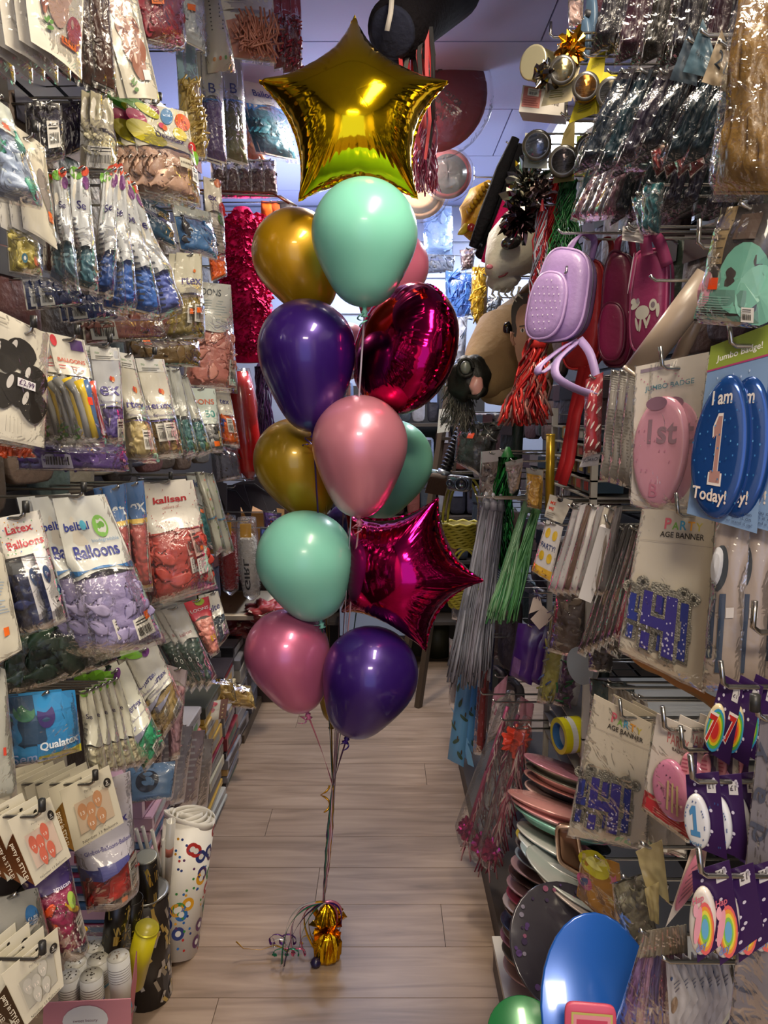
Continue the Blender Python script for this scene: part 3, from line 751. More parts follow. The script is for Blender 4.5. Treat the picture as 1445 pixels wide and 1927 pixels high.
pack([(232, -110), (328, -120), (349, 95), (262, 72)], 'pack of crimson uninflated balloons high on the left wall', cols=['a83446', 'b03a4c', '8f2a3a'], ht=.38, arc=0, cb0=.45, yaw=48, count=26, size=.08, thick=.035, n=1, group='crimson balloon packs', pr=lambda P: P.price(.22, .60, .22, .07))
pack([(330, -110), (374, -110), (388, 102), (342, 78)], 'silvery white pack with an orange sticker beside the crimson pack', cols=['a8b4be', 'c4ccd2'], head='c8c8c0', ht=.5, yaw=45, count=12, thick=.018, size=.05, pr=lambda P: (P.rect(.2, .62, .5, .68, OR), P.text('Ba', .3, .5, .5, '3a6a9a')))
pack([(364, -110), (412, -110), (442, 132), (391, 138)], 'rolled white printed sleeve with coloured ring dots hanging from the top row', name='printed_roll', cat='roll', head='cfcab2', ht=1, yaw=30, thick=.03, pr=lambda P: (P.lines(.2, .35, .7, .72, 12, '5a584c'), [P.disc(.85, .42 + .08 * k, .06, .012, ['6aa05a', 'd05a3a'][k % 2]) for k in range(6)], [P.disc(.2 + .2 * k, .92, .05, .015, ['e0a050', 'd07050', '6aa05a'][k % 3]) for k in range(4)]))
pack([(404, -50), (512, -40), (519, 122), (440, 112)], 'large pack of salmon brown modelling balloons like thin sticks', cols=['b0705a', 'a4644e', 'c08068'], head='d8d0bc', ht=.42, arc=0, cb0=.55, rods=True, count=110, size=.12, yaw=35, thick=.04, x=-.40, pr=lambda P: (P.lines(.1, .12, .5, .36, 7), P.barcode(.72, .50, .95, .66), P.rect(.82, .78, .90, .83, OR)))
for k in range(3):
    u = 512 + k * 17
    pack([(u, -8), (u + 20, -8), (u + 22, 128 + k * 9), (u + 4, 132 + k * 8)], 'dark red folded pack, %s from the left of three by the ceiling' % ['first', 'second', 'third'][k], cols=['7a1422', '8c1a2a', '5a0e1a'], head='8a2030', ht=.3, cb0=.28, rods=True, count=26, size=.09, yaw=20, x=None, d=2.45, thick=.02, back='4a0e18', group='dark red packs by the ceiling')
for k, (cc, u) in enumerate((('5d4a7c', 384), ('6c6a44', 424), ('b0663a', 458))):
    pack([(u - 6, 90), (u + 30, 90), (u + 43, 312 + k * 3), (u + 3, 300)], ['purple', 'olive', 'copper orange'][k] + ' balloon pack seen nearly edge-on in the row below the printed roll', cols=[cc], head='b8b6ae', ht=.48, yaw=12, x=-.54, count=14, size=.06, thick=.03, n=1, group='edge-on packs under the printed roll', pr=lambda P: (P.text('B', .3, .4, .35, '2a3a7a'), P.rect(.1, .46, .9, .475, '3a70b0')))
pack([(443, 112), (518, 126), (561, 305), (500, 292)], 'pack of dark teal balloons with blue lettering left of the gold star', cols=['2e6a78', '3a7c88', '24586a'], head='d8d8d4', ht=.52, arc=.08, yaw=25, x=-.46, count=24, size=.07, thick=.03, n=2, group='teal balloon packs',
     pr=lambda P: (P.text('belbal', .12, .15, .6, '33408e', bold=.02), P.text('Balloons', .18, .36, .75, '2c3a90', bold=.03), P.rect(.02, .46, .98, .475, '3a78b8', fn=lambda a: .54 - .08 * math.sin(math.pi * a))))
# second row ---------------------------------------------------------
pack([(330, 70), (366, 72), (388, 302), (343, 296)], 'tall pack of pale yellow modelling balloons beside the coloured dot pack', cols=['c9ac5c', 'b89a4a', 'd8bc6a'], head='9cc0cc', ht=.35, cb0=.36, rods=True, count=60, size=.10, yaw=38, thick=.03, arc=0, x=-.56)
def deco(P):
    for (a, b, ra, rb, c) in ((.12, .02, .3, .06, '4f9a1e'), (.42, .06, .09, .05, '8a2a6a'), (.62, .10, .10, .09, '1f7ab8'), (.88, .13, .13, .09, 'ee5a12'), (.10, .17, .17, .08, 'c02468'), (.20, .34, .32, .13, 'c8bc1a'), (.80, .27, .12, .07, 'd8c41c'), (.97, .40, .08, .08, 'c82c2c'), (.97, .50, .10, .10, '7ab82a'), (.30, .08, .2, .05, 'd0d020')): 
        if ra: P.disc(a, b, ra, rb, c, rot=.4)
    P.text('Decotex', .36, .345, .48, '3a2a5a', rot=.12, bold=.02); P.disc(.50, .21, .05, .03, 'd83a6a'); P.disc(.55, .23, .04, .03, 'e86a2a'); P.rect(.45, .375, .8, .38, '4a4a8a'); P.text('2', .94, .42, .06, 'ffffff')
    P.rect(.58, .58, .80, .68, 'd8d2c0'); [P.disc(.61 + .04 * k, .63, .01, .012, '3a2a2a') for k in range(5)]; P.barcode(.80, .64, .95, .80); P.rect(.78, .76, .85, .80, 'f0eee6')
pack([(238, 187), (352, 210), (377, 388), (274, 362)], 'pack of rose gold satin balloons under a white top with bright coloured dots', cols=['b4917c', 'a8826c', 'c09a84'], head='e6e0cc', ht=.50, arc=.04, yaw=38, x=-.50, count=30, size=.085, thick=.04, n=2, step=.03, pr=deco, group='rose gold packs with coloured dot tops', hook_at=(.45, .0))
pack([(-40, 160), (18, 205), (82, 392), (-20, 372)], 'crumpled clear pack of mint green and silver foil at the left edge', cols=['5cb096', '7cc4ac', 'b8c4cc', 'a8b8d0'], head='cdd4c8', ht=.35, arc=0, yaw=35, x=-.50, count=30, size=.09, thick=.045, pr=lambda P: (P.rect(.55, .22, .72, .3, OR), P.text('gum', .38, .80, .2, '2a4a6a')))
pack([(20, 232), (84, 278), (108, 470), (44, 430)], 'white die-cut card with one grey printed balloon, hanging at the left edge', name='balloon_card', head='dcd6c4', ht=1, thick=0, bend=.005, yaw=42, x=-.515, n=2, group='white cards with a grey balloon', hook_at=(.45, .05),
     pr=lambda P: (P.disc(.82, .48, .20, .22, '8c8480', pts='balloon', rot=-.2), P.text('sweet ball', .30, .20, .5, '6a645c', bold=0), P.rect(.82, .66, .96, .76, OR)))
pack([(10, 400), (66, 405), (80, 522), (18, 512)], 'pale yellow latex balloon pack with small printed faces', cols=['c8b860', 'd0c070', 'b8a850'], head='a8a068', ht=.3, yaw=40, x=-.54, count=18, size=.09, thick=.04, pr=lambda P: (P.disc(.35, .78, .08, .08, '2a6a7a'), P.disc(.7, .8, .08, .08, 'b05a30'), P.disc(.35, .78, .035, .035, 'e8e8e0')))
pack([(78, 400), (118, 405), (126, 525), (84, 510)], 'brown novelty pack with two blue printed eyes next to the yellow pack', cols=['6a4038', '5a342c'], head='7c5448', ht=.5, yaw=40, x=-.55, count=12, size=.06, thick=.02, pr=lambda P: (P.disc(.35, .55, .18, .09, '1c5a78'), P.disc(.35, .55, .08, .04, '0a1a2a'), P.disc(.8, .68, .08, .04, 'c89a50')))
pack([(132, 190), (178, 190), (188, 270), (134, 292)], 'dark purple rolled streamer pack in the shade behind the silver packs', name='streamer_roll', cat='pack', cols=['2a2038', '342846'], head='3a3248', ht=.1, cb0=.1, rods=True, count=50, size=.08, yaw=50, x=-.62, thick=.04, n=1, group='dark rolls in the shade')
pack([(62, 190), (112, 195), (120, 300), (70, 310)], 'black streamer pack with a curled barcode label at the left', name='streamer_roll', cat='pack', cols=['151216', '201a20'], head='2a2428', ht=.12, cb0=.1, yaw=50, x=-.64, thick=.03, count=16, pr=lambda P: P.barcode(.25, .35, .7, .8), n=1, group='black rolls in the shade')
pack([(170, 170), (212, 190), (216, 338), (168, 326)], 'crumpled cream pack with a big barcode above the blue packs', cols=['b8b08c', 'c8c09c'], head='b8b094', ht=.5, yaw=40, x=-.56, count=16, size=.07, thick=.04, crk=.01, pr=lambda P: P.barcode(.1, .70, .6, .95), n=1, group='cream packs above the blue ones')
# tall silver blue packs fanned on one hook
def sil(P):
    P.disc(.30, .05, .35, .05, '6aa832', rot=.3); P.disc(.7, .03, .3, .04, 'e0502a'); P.disc(.8, .12, .2, .05, '7a3a80')
    P.text('Se', .25, .34, .45, '352a6e', bold=.03); P.lines(.05, .42, .25, .95, 12, '5a6070'); P.rect(.0, .64, 1, .66, 'b8bcc0', fn=lambda a: .70 - .10 * a)
fan = [((98, 322), (124, 316), (150, 545), (112, 520), '6a8a96', 'green topped'), ((132, 312), (166, 316), (186, 556), (138, 540), '46707e', 'teal filled'), ((196, 325), (222, 306), (214, 562), (170, 552), '2c4c8c', 'blue filled'),
       ((206, 318), (232, 308), (256, 588), (212, 580), '2e5aa8', 'bright blue filled'), ((218, 320), (244, 330), (302, 600), (254, 588), '3462b0', 'royal blue filled'), ((228, 330), (258, 352), (342, 586), (296, 600), '5a6ab4', 'violet blue filled')]
for k, (a, b, c_, d_, cc, nm) in enumerate(fan):
    pack([a, b, c_, d_], 'tall silver balloon pack, %s, in the fan of packs under the shaded rolls' % nm, cols=[cc, cc], head='bcc0c4', ht=.66, arc=.0, yaw=28 + k * 4, x=-.53 + k * .006, count=16, size=.07, thick=.035, crk=.008, pr=sil, group='tall silver balloon packs', n=1 if k in (0, 3) else 0,
         seed=k)
for k, (u0, v0, u1, v1, cc, nm) in enumerate(((60, 520, 150, 575, '222c50', 'navy'), (120, 545, 215, 600, '2a3a6a', 'dark blue'), (215, 570, 345, 625, '5e5a6c', 'grey violet'), (150, 575, 320, 640, '7a4a44', 'brick'), (270, 560, 350, 650, '8a5a60', 'dusty rose'))):
    pack([(u0, v0), (u1, v0 + 8), (u1 + 4, v1), (u0 + 10, v1 + 8)], nm + ' balloon pack sagging below the fan of silver packs', cols=[cc], head='4a4a54', ht=.2, cb0=.15, yaw=55, x=-.62, count=22, size=.08, thick=.04, n=1, pr=lambda P: P.barcode(.05, .3, .3, .9, 'a8a8a4'), group='packs sagging below the silver fan')
pack([(258, 368), (318, 400), (332, 470), (270, 440)], 'dark blue number balloon pack below the rose gold pack', cols=['16344e', '1e4664'], head='24506e', ht=.35, yaw=45, x=-.54, count=10, size=.06, thick=.025, pr=lambda P: P.text('NUMBER', .1, .25, .8, 'c8d0d8'))
pack([(322, 380), (396, 400), (410, 490), (340, 470)], 'glossy silver foil balloon pack beside the dark blue number pack', cols=['a8b0b8', '3a3a44', '4a7ab0'], head='aab0b0', ht=.3, yaw=40, x=-.50, count=16, size=.07, thick=.03)
pack([(382, 332), (415, 340), (424, 478), (392, 470)], 'white pack with red and green dots next to the pink feather boa', head='e2dccc', ht=.5, cols=['d8d0c8'], yaw=35, x=-.50, thick=.02, count=8, size=.05, pr=lambda P: (P.text('ex', .2, .30, .5, '4a3a80', bold=.03), P.disc(.8, .05, .2, .06, 'd06a30'), P.disc(.95, .4, .2, .1, 'c83030'), P.disc(.8, .55, .25, .09, '6a9a3a'), P.lines(.2, .65, .9, .9, 6)))
pack([(392, 478), (424, 480), (426, 520), (398, 530)], 'bright orange balloon pack beside the pink boa', cols=['e85a14', 'f06a1c'], head=None, ht=.05, cb0=.1, yaw=35, x=-.47, thick=.03, count=14, size=.06)
pack([(332, 475), (379, 478), (385, 640), (318, 642)], 'pack of olive gold balloons with an orange sticker on its barcode', cols=['94803a', 'a08a3e', '7c6a28'], head='cfcab4', ht=.50, arc=.04, yaw=32, x=-.50, count=20, size=.09, thick=.045, n=1, group='olive gold packs', pr=lambda P: (P.text('rtex', .25, .36, .7, '3a2f78', bold=.03), P.barcode(.55, .60, .95, .80), P.rect(.62, .64, .8, .70, OR), P.disc(.7, .2, .05, .02, 'e07020')))
pack([(378, 530), (434, 536), (446, 737), (344, 728)], 'large pack of salmon pink balloons with white top beside the pink boa', cols=['d08a7c', 'dc9888', 'c47c70'], head='cfd2cc', ht=.42, arc=-.05, yaw=28, x=-.49, count=55, size=.075, thick=.045, pr=lambda P: (P.text('OONS', .05, .12, .62, '3a4450', bold=.02), P.lines(.05, .16, .85, .36, 8, 'a8b4b4'), P.barcode(.80, .72, .96, .95)), group='salmon pink packs', hook_at=(.3, -.15))
pack([(236, 640), (372, 636), (375, 690), (244, 690)], 'brown gold pack of big balloons lying sideways under the silver fan', cols=['6a5026', '7c6030', '5c4620'], head=None, ht=.02, cb0=.12, yaw=40, x=-.53, count=22, size=.12, thick=.05, back='3a2e1a', pr=lambda P: P.rect(.22, .02, .32, .2, OR))
# third row ----------------------------------------------------------
def blackcard(P):
    for (a, b, r_) in ((.62, .26, .20), (.42, .32, .20), (.80, .44, .20), (.36, .60, .22), (.58, .56, .22), (.78, .66, .22)):
        P.disc(a, b, r_, r_ * .62, '26221f', pts='balloon'); P.disc(a - r_ * .5, b - r_ * .18, r_ * .16, r_ * .28, 'cfcac4', rot=.3)
    for k in range(5): P.rect(.42 + .05 * k, .80, .424 + .05 * k, .93, '8a8478', 1, 1)
    P.rect(.55, .47, .80, .54, 'e9e6ea', 1, 1); P.text('£2.99', .57, .525, .21, '4a2a5a'); P.lines(.02, .05, .45, .12, 2, '9a9488')
    rr = random.Random(2)
    for k in range(40): P.disc(rr.random(), .6 + .4 * rr.random(), .006, .004, 'a09a8c', seg=5); P.n -= .00025
pack([(-60, 560), (93, 632), (83, 843), (-60, 815)], 'white card printed with six black balloons, at the left edge', name='balloon_card', head='dcd6c6', ht=1, thick=0, bend=.006, yaw=52, x=-.51, pr=blackcard, n=2, group='cards printed with black balloons', hook_at=(.68, .08))
def spoon(P):
    P.text('BALLOONS', .12, .24, .75, 'd0604a', bold=.05); P.disc(.12, .06, .09, .05, 'd8404a'); P.rect(.55, .02, .9, .12, '4a2a6a'); P.lines(.1, .27, .9, .32, 2, 'c86a6a')
    P.rect(.8, .62, .97, .9, 'd4d2d8'); P.disc(.86, .68, .05, .05, '6a4a9a'); P.rect(.55, .55, .68, .62, 'ff4a2a')
    hand_logo(P, .05, .90, .06)
def spoonsolid(q, root):
    for (a, cc) in ((.30, '8a8a88'), (.48, 'd8b832'), (.62, '4a6a9a'), (.78, 'c8503a')):
        m_ = MB(); m_.tube([q.ps(a - .03, .42, -.003), q.ps(a + .02, .52, -.003), q.ps(a + .04, .72, -.003), q.ps(a + .1, .93, -.003)], .006, 8, rr=[.013, .006, .005, .006])
        m_.build('modelling_balloon', root, mat(cc, rough=.3, coat=.4))
pack([(88, 625), (158, 640), (202, 838), (138, 838)], 'pack of modelling balloons, the yellow one like a spoon, beside the black balloon card', head='dcd8cc', ht=.36, cols=['9c9894'], cb0=.5, count=5, arc=0, back='77716c', yaw=38, x=-.50, thick=.03, size=.05, pr=spoon, solid=spoonsolid, n=3, group='modelling balloon packs', hook_at=(.6, .03))
def ex(P, txt='ex', c='463c86'):
    P.rect(0, 0, 1, .13, 'cfcfca', 3, 1); P.text('Nature First', .15, .07, .6, '5a8a4a', bold=0); P.lines(.15, .09, .8, .13, 2, '6a6a64'); P.text(txt, .15, .50, .75, c, bold=.035); P.disc(.7, .33, .06, .03, 'e07a2a'); P.disc(.62, .32, .05, .025, 'c8402a'); P.text('Balloons/Globos', .12, .575, .8, '5a4f86', bold=0)
    P.rect(0, .62, 1, .632, '5a5090', fn=lambda a: .652 - .05 * math.sin(math.pi * a))
pack([(168, 652), (224, 655), (236, 832), (194, 835)], 'silver pack with blue lettering right of the modelling balloons', cols=['5b4a8a', '6a58a0'], head='b9bcc2', ht=.65, arc=.04, yaw=28, x=-.51, count=12, thick=.025, pr=lambda P: (ex(P), P.barcode(.62, .75, .95, .98)), n=1, group='silver lettered packs', hook_at=(.5, 0))
pack([(222, 662), (250, 668), (300, 868), (238, 868)], 'pack of cream coloured balloons in the third row', cols=['d2c08c', 'dccb98', 'c8b47c'], head='c6c2b4', ht=.62, arc=.04, yaw=30, x=-.50, count=18, size=.09, thick=.04, pr=lambda P: (ex(P, 'rtex'), P.barcode(.48, .70, .80, .88)), group='cream balloon packs')
pack([(254, 674), (308, 676), (346, 858), (298, 862)], 'pack of bronze brown balloons with white barcode label in the third row', cols=['8d6f3c', '7c6034', '9a7c48'], head='d0ccbe', ht=.60, arc=.0, yaw=28, x=-.49, count=16, size=.09, thick=.04, pr=lambda P: (ex(P, 'ertex'), P.barcode(.35, .64, .80, .82)), n=1, group='bronze balloon packs', hook_at=(.5, 0))
for k, cc in enumerate(('2c6a4a', '3a8a5a')):
    pack([(318 + k * 14, 690 + k * 12), (338 + k * 16, 696 + k * 14), (374 + k * 26, 852 - k * 4), (344 + k * 24, 862)], ['slate green', 'bright green'][k] + ' filled pack hanging aslant after the bronze pack', cols=[cc, '3c6a6a'], head='a8aaa2', ht=.60, yaw=18, x=-.48, count=10, size=.06, thick=.03, n=1, group='aslant green packs')
pack([(348, 730), (404, 731), (421, 850), (378, 852)], 'pack marked 50 with red lettering and charcoal balloons', cols=['3a3c3a', '46484a', '8a8a8a'], head='c4d0c8', ht=.55, arc=.0, yaw=25, x=-.48, count=12, size=.07, thick=.03, pr=lambda P: (P.text('OONS', .1, .25, .8, 'd06a4a', bold=.03), P.text('50', .5, .45, .35, '2a8a80', bold=.04), P.text('TY', .15, .42, .2, 'c8506a'), P.rect(.55, .82, .8, .9, OR)))
pack([(404, 731), (432, 735), (452, 842), (418, 838)], 'pack of mixed red, blue and yellow balloons beside the pack marked 50', cols=['2a4a9a', 'e0b818', 'c82a2a', 'e86a1c'], head='e0dccc', ht=.45, arc=0, yaw=25, x=-.47, count=14, size=.06, thick=.03, pr=lambda P: (P.text('tex', .2, .25, .6, '3a3a7a', bold=.03), P.barcode(.35, .5, .7, .75)))
pack([(50, 832), (232, 836), (243, 888), (56, 884)], 'wide pack of deep violet balloons lying under the third row', cols=['5c4280', '6a4e92', '4c3670'], head=None, ht=.02, cb0=.12, yaw=45, x=-.53, count=30, size=.11, thick=.05, back='4a3a66', pr=lambda P: P.barcode(.1, .15, .38, .9, 'a8a4b4'), n=1, group='violet packs under the third row')
pack([(-30, 830), (50, 836), (70, 862), (-30, 858)], 'strip of orange modelling balloons under the black balloon card', cols=['c8502a', 'd8603a'], head=None, ht=.02, cb0=.2, rods=True, count=30, size=.08, yaw=50, x=-.53, thick=.02, back='8a5a4a')
# fourth row ---------------------------------------------------------
def latexhdr(P):
    P.text('Latex', .22, .15, .55, 'c02a3a', bold=.04); P.text('Balloons', .16, .27, .76, 'c02a3a', bold=.04); rr = random.Random(4)
    for k in range(34): P.disc(rr.uniform(.02, .98), rr.uniform(.01, .32), .012, .006, rr.choice(['3a7ac0', 'd03a4a', '50a060', 'e0a030']), seg=8); P.n -= .00025
    P.rect(.62, .32, .90, .98, 'e0dee0'); P.disc(.74, .50, .08, .07, '1c3a66', pts='balloon'); P.barcode(.66, .68, .88, .95)
    P.text('10', .71, .51, .06, 'c8d0e0')
pack([(-18, 978), (73, 960), (131, 1165), (42, 1197)], 'clear pack of satin navy balloons under a white header with red lettering', cols=['27305e', '303a70', '1e2650'], head='e6e2d8', ht=.33, arc=0, yaw=34, x=-.49, cb0=.48, count=16, size=.12, thick=.04, back='8a8e94', pr=latexhdr, group='navy balloon packs', hook_at=(.55, .03), n=1)
def belb(P):
    P.text('belbal', .08, .20, .42, '2c3c96', bold=.04); P.text('Balloons', .14, .37, .72, '28328e', h=.075, bold=.05); P.disc(.70, .19, .13, .07, '8cc860'); P.disc(.70, .19, .10, .052, 'e2e6dc'); P.disc(.67, .19, .045, .02, '7ab850', rot=.6); P.disc(.73, .18, .045, .02, '7ab850', rot=-.5)
    P.text('biodegradable', .48, .29, .45, '7aa0c8', bold=0); P.rect(0, .43, 1, .442, '3878b8', 10, 1, fn=lambda a: .476 - .06 * math.sin(math.pi * a)); P.barcode(.62, .76, .90, .89); P.rect(.82, .74, .92, .79, OR)
    for (x_, c_) in ((.40, '5ac0e0'),): P.disc(x_, .17, .05, .03, c_)
pack([(98, 938), (197, 930), (309, 1205), (168, 1248)], 'large bag of lilac balloons with dark blue lettering in the fourth row', cols=['a79cc4', 'b0a6cc', '9b90ba'], head='dadcd6', ht=.50, arc=.06, yaw=33, x=-.48, count=48, size=.095, thick=.05, crk=.006, pr=belb, group='lilac balloon bags', hook_at=(.47, .0), n=2, step=.03)
def qual(P, a='ex'):
    P.rect(0, 0, 1, .33, '1f64a8', 4, 3); P.text(a, .25, .28, .70, 'e8eef4', h=.09, bold=.06); P.rect(0, .33, 1, .37, 'e0b828', 4, 1); P.rect(0, .93, 1, .96, 'd8a828')
for k in range(2):
    pack([(192 + 38 * k, 918 - 8 * k), (236 + 34 * k, 910 - 6 * k), (252 + 36 * k, 1110), (232 + 20 * k, 1112)], 'blue and yellow topped pack of red balloons, the %s of two' % ['nearer', 'farther'][k], cols=['c0423a', 'd0563e', 'a8322e'], head='c8c4bc', ht=.38, arc=0, yaw=25, x=-.53, count=14, size=.08, thick=.03, pr=qual, group='blue topped packs of red balloons', filmkw=dict(haze=.08), n=1 if k == 0 else 0)
def kal(P):
    P.text('kalisan', .18, .17, .62, 'b0242c', h=.055, bold=.06); P.text('colours of...', .34, .22, .34, 'b86a60', bold=0); P.rect(0, .40, 1, .408, 'b84840', 8, 1, fn=lambda a: .425 - .03 * math.sin(math.pi * a)); P.disc(.5, .395, .04, .018, 'a83a38')
    rr = random.Random(8)
    for k in range(24): P.disc(rr.random(), rr.uniform(.02, .36), .008, .005, 'b03a3a', seg=6); P.n -= .00025
    P.barcode(.70, .42, .90, .64, 'c8a8a0'); P.rect(.70, .66, .93, .80, 'd8d4d0'); P.lines(.73, .68, .93, .79, 5, '4a4440'); P.rect(.80, .56, .86, .60, OR)
pack([(266, 912), (362, 903), (408, 1104), (284, 1143)], 'large bag of coral red balloons with red lettering on white', cols=['b8463c', 'c25046', 'ac3c34'], head='ddd8ce', ht=.42, arc=.03, yaw=30, x=-.48, count=50, size=.085, thick=.05, pr=kal, group='coral red balloon bags', hook_at=(.47, 0), n=1)
pack([(350, 890), (378, 888), (405, 1035), (372, 1010)], 'narrow silver pack of teal balloons behind the coral red bag', cols=['3a8a90'], head='c4c8c4', ht=.5, yaw=25, x=-.50, count=12, size=.06, thick=.02, pr=lambda P: (P.text('de', .2, .2, .5, '2a5aa0'), P.rect(.4, .5, .6, .55, OR)))
for k in range(2):
    pack([(366 + 16 * k, 888), (384 + 18 * k, 888 + 4 * k), (425 + 16 * k, 1030 + 5 * k), (404 + 14 * k, 1046)], 'silver foil strip pack with pink ring dots, the %s of two' % ['nearer', 'farther'][k], head='a9a99c', ht=1, yaw=22, x=-.47, thick=.02, crk=.006, pr=lambda P: ([P.disc(.8, .1 + .12 * j, .07, .015, ['c87060', '7a9a60'][j % 2]) for j in range(8)], P.rect(.1, .55, .9, .57, '5a80a0')), group='silver strip packs')
pack([(44, 1150), (205, 1165), (225, 1238), (36, 1302)], 'bag of dark forest green balloons hanging behind the navy and lilac bags', cols=['26382a', '2e4432', '1e2e22'], head=None, ht=.02, cb0=.10, yaw=38, x=-.54, count=34, size=.12, thick=.05, back='3a4438', n=2, step=.03, group='forest green balloon bags')
pack([(-60, 1020), (6, 1042), (42, 1222), (-50, 1272)], 'white card with faint blue scribble and an orange sticker at the left edge', name='balloon_card', head='d6d0bc', ht=1, thick=0, yaw=45, x=-.50, pr=lambda P: (P.rect(.68, .72, .80, .80, OR), P.lines(.1, .2, .9, .6, 14, 'a8b8c8')), n=1, group='scribbled white cards')
# fifth row ----------------------------------------------------------
def qual2(P):
    P.rect(0, 0, .55, 1, '2a4a6a', 3, 3); P.rect(.35, .0, 1, .95, '2f86c0', 3, 4); P.disc(.2, .2, .15, .14, '2a6a4a', rot=.4); P.disc(.5, .28, .13, .18, '3a2a6a')
    P.text('Sem', .02, .92, .32, '8a9cc8', bold=.03); P.text('Qualatex', .38, .80, .58, 'e8f0f6', h=.14, bold=.06); P.rect(.36, .86, 1, .99, 'd0c838', 4, 1); P.text('25 Latex Balloons', .42, .96, .5, '2a2a20', bold=.01)
pack([(14, 1312), (140, 1298), (152, 1412), (18, 1448)], 'blue balloon pack with white lettering over a yellow strip, at the left edge', head='2f86c0', ht=1, yaw=40, x=-.51, thick=.02, pr=qual2, n=2, group='blue lettered packs at the left edge')
pack([(-40, 1240), (10, 1260), (34, 1500), (-40, 1520)], 'pale blue sheeted pack with a red sticker at the very left edge', head='b8b8ac', ht=1, yaw=45, x=-.52, thick=.01, pr=lambda P: P.rect(.62, .58, .72, .64, 'f0503a'))
def sen(P):
    P.disc(.25, .02, .3, .05, '7ab830', rot=.4); P.disc(.6, .06, .12, .06, '7a3a8a', rot=.6); P.text('Senertex', .15, .45, .75, '3a2f78', h=.06, bold=.03); P.text('Globos-Balloons-Ballons', .15, .52, .75, '5a4f86', bold=0); P.rect(0, .62, 1, .63, '8a8aa0', fn=lambda a: .72 - .12 * a); P.barcode(.6, .82, .95, .97)
pack([(182, 1278), (236, 1244), (311, 1402), (272, 1452)], 'white pack of emerald green balloons leaning in the fan of the fifth row', cols=['1f8a5a', '2a9a68'], head='dcdccc', ht=.64, arc=-.0, yaw=25, x=-.49, count=14, size=.08, thick=.035, pr=sen, n=2, step=.02, group='emerald green packs')
pack([(236, 1236), (292, 1206), (346, 1322), (306, 1392)], 'white pack of sand coloured balloons leaning beside the emerald pack', cols=['a89060', 'b49c6c', '98804e'], head='d8d6ca', ht=.60, yaw=25, x=-.47, count=16, size=.07, thick=.035, pr=sen, n=1, group='sand coloured packs', step=.02)
for k in range(5):
    pack([(148 + 12 * k, 1300 - 6 * k), (172 + 13 * k, 1298 - 5 * k), (205 + 17 * k, 1455 - 5 * k), (166 + 18 * k, 1445)], '%s slim white lettered pack from the left in the fan beside the emerald pack' % ['first', 'second', 'third', 'fourth', 'fifth'][k], cols=['c8c0a0'], head='d0cebc', ht=.66, yaw=8 + 3 * k, x=-.50, count=10, size=.05, thick=.03, pr=lambda P: (P.text('Se', .3, .35, .4, '3a2f58', bold=.02), P.disc(.4, .04, .3, .04, '7ab830'), P.lines(.1, .4, .4, .95, 10, '7a7a74')), group='slim white packs in a fan')
pack([(302, 1148), (345, 1136), (408, 1272), (388, 1300)], 'long white pack of dark green balloons pointing down in the fifth row', cols=['2a3c36', '344840'], head='c6c4be', ht=.45, yaw=20, x=-.465, count=12, size=.08, thick=.03, pr=lambda P: (P.text('kalisan', .2, .35, .6, 'a05a5a', bold=.02), P.disc(.45, .62, .07, .03, 'd8d8d4'), P.disc(.45, .62, .05, .02, '2a3c36')), n=3, step=.02, group='dark green pointed packs')
pack([(345, 1135), (392, 1122), (414, 1225), (396, 1238)], 'pack of bright pink balloons with a yellow sticker in the fifth row', cols=['dc8a80', 'e89a8c'], head='c83a4a', ht=.35, yaw=25, x=-.47, count=14, size=.06, thick=.03, pr=lambda P: (P.text('LOONS', .1, .2, .8, 'e8e0e8', bold=.03), P.rect(.5, .6, .85, .7, 'd8a82a'), P.disc(.6, .05, .2, .06, '9ab83a')))
pack([(385, 1118), (410, 1112), (432, 1192), (400, 1228)], 'white pack of slate navy balloons beside the pink pack', cols=['2e3a48', '364452'], head='d8d6cc', ht=.5, yaw=25, x=-.455, count=10, size=.07, thick=.03, pr=lambda P: (P.text('elte', .15, .35, .7, '3a2f78', bold=.02), P.barcode(.6, .6, .95, .8)), n=1, group='slate navy packs')
pack([(312, 1250), (352, 1262), (338, 1425), (318, 1430)], 'clear pack of pale pink gauze hanging below the sand coloured pack', cols=['a87a80', 'b89098'], head='a89aa0', ht=.2, cb0=.2, yaw=25, x=-.48, count=18, size=.07, thick=.02)

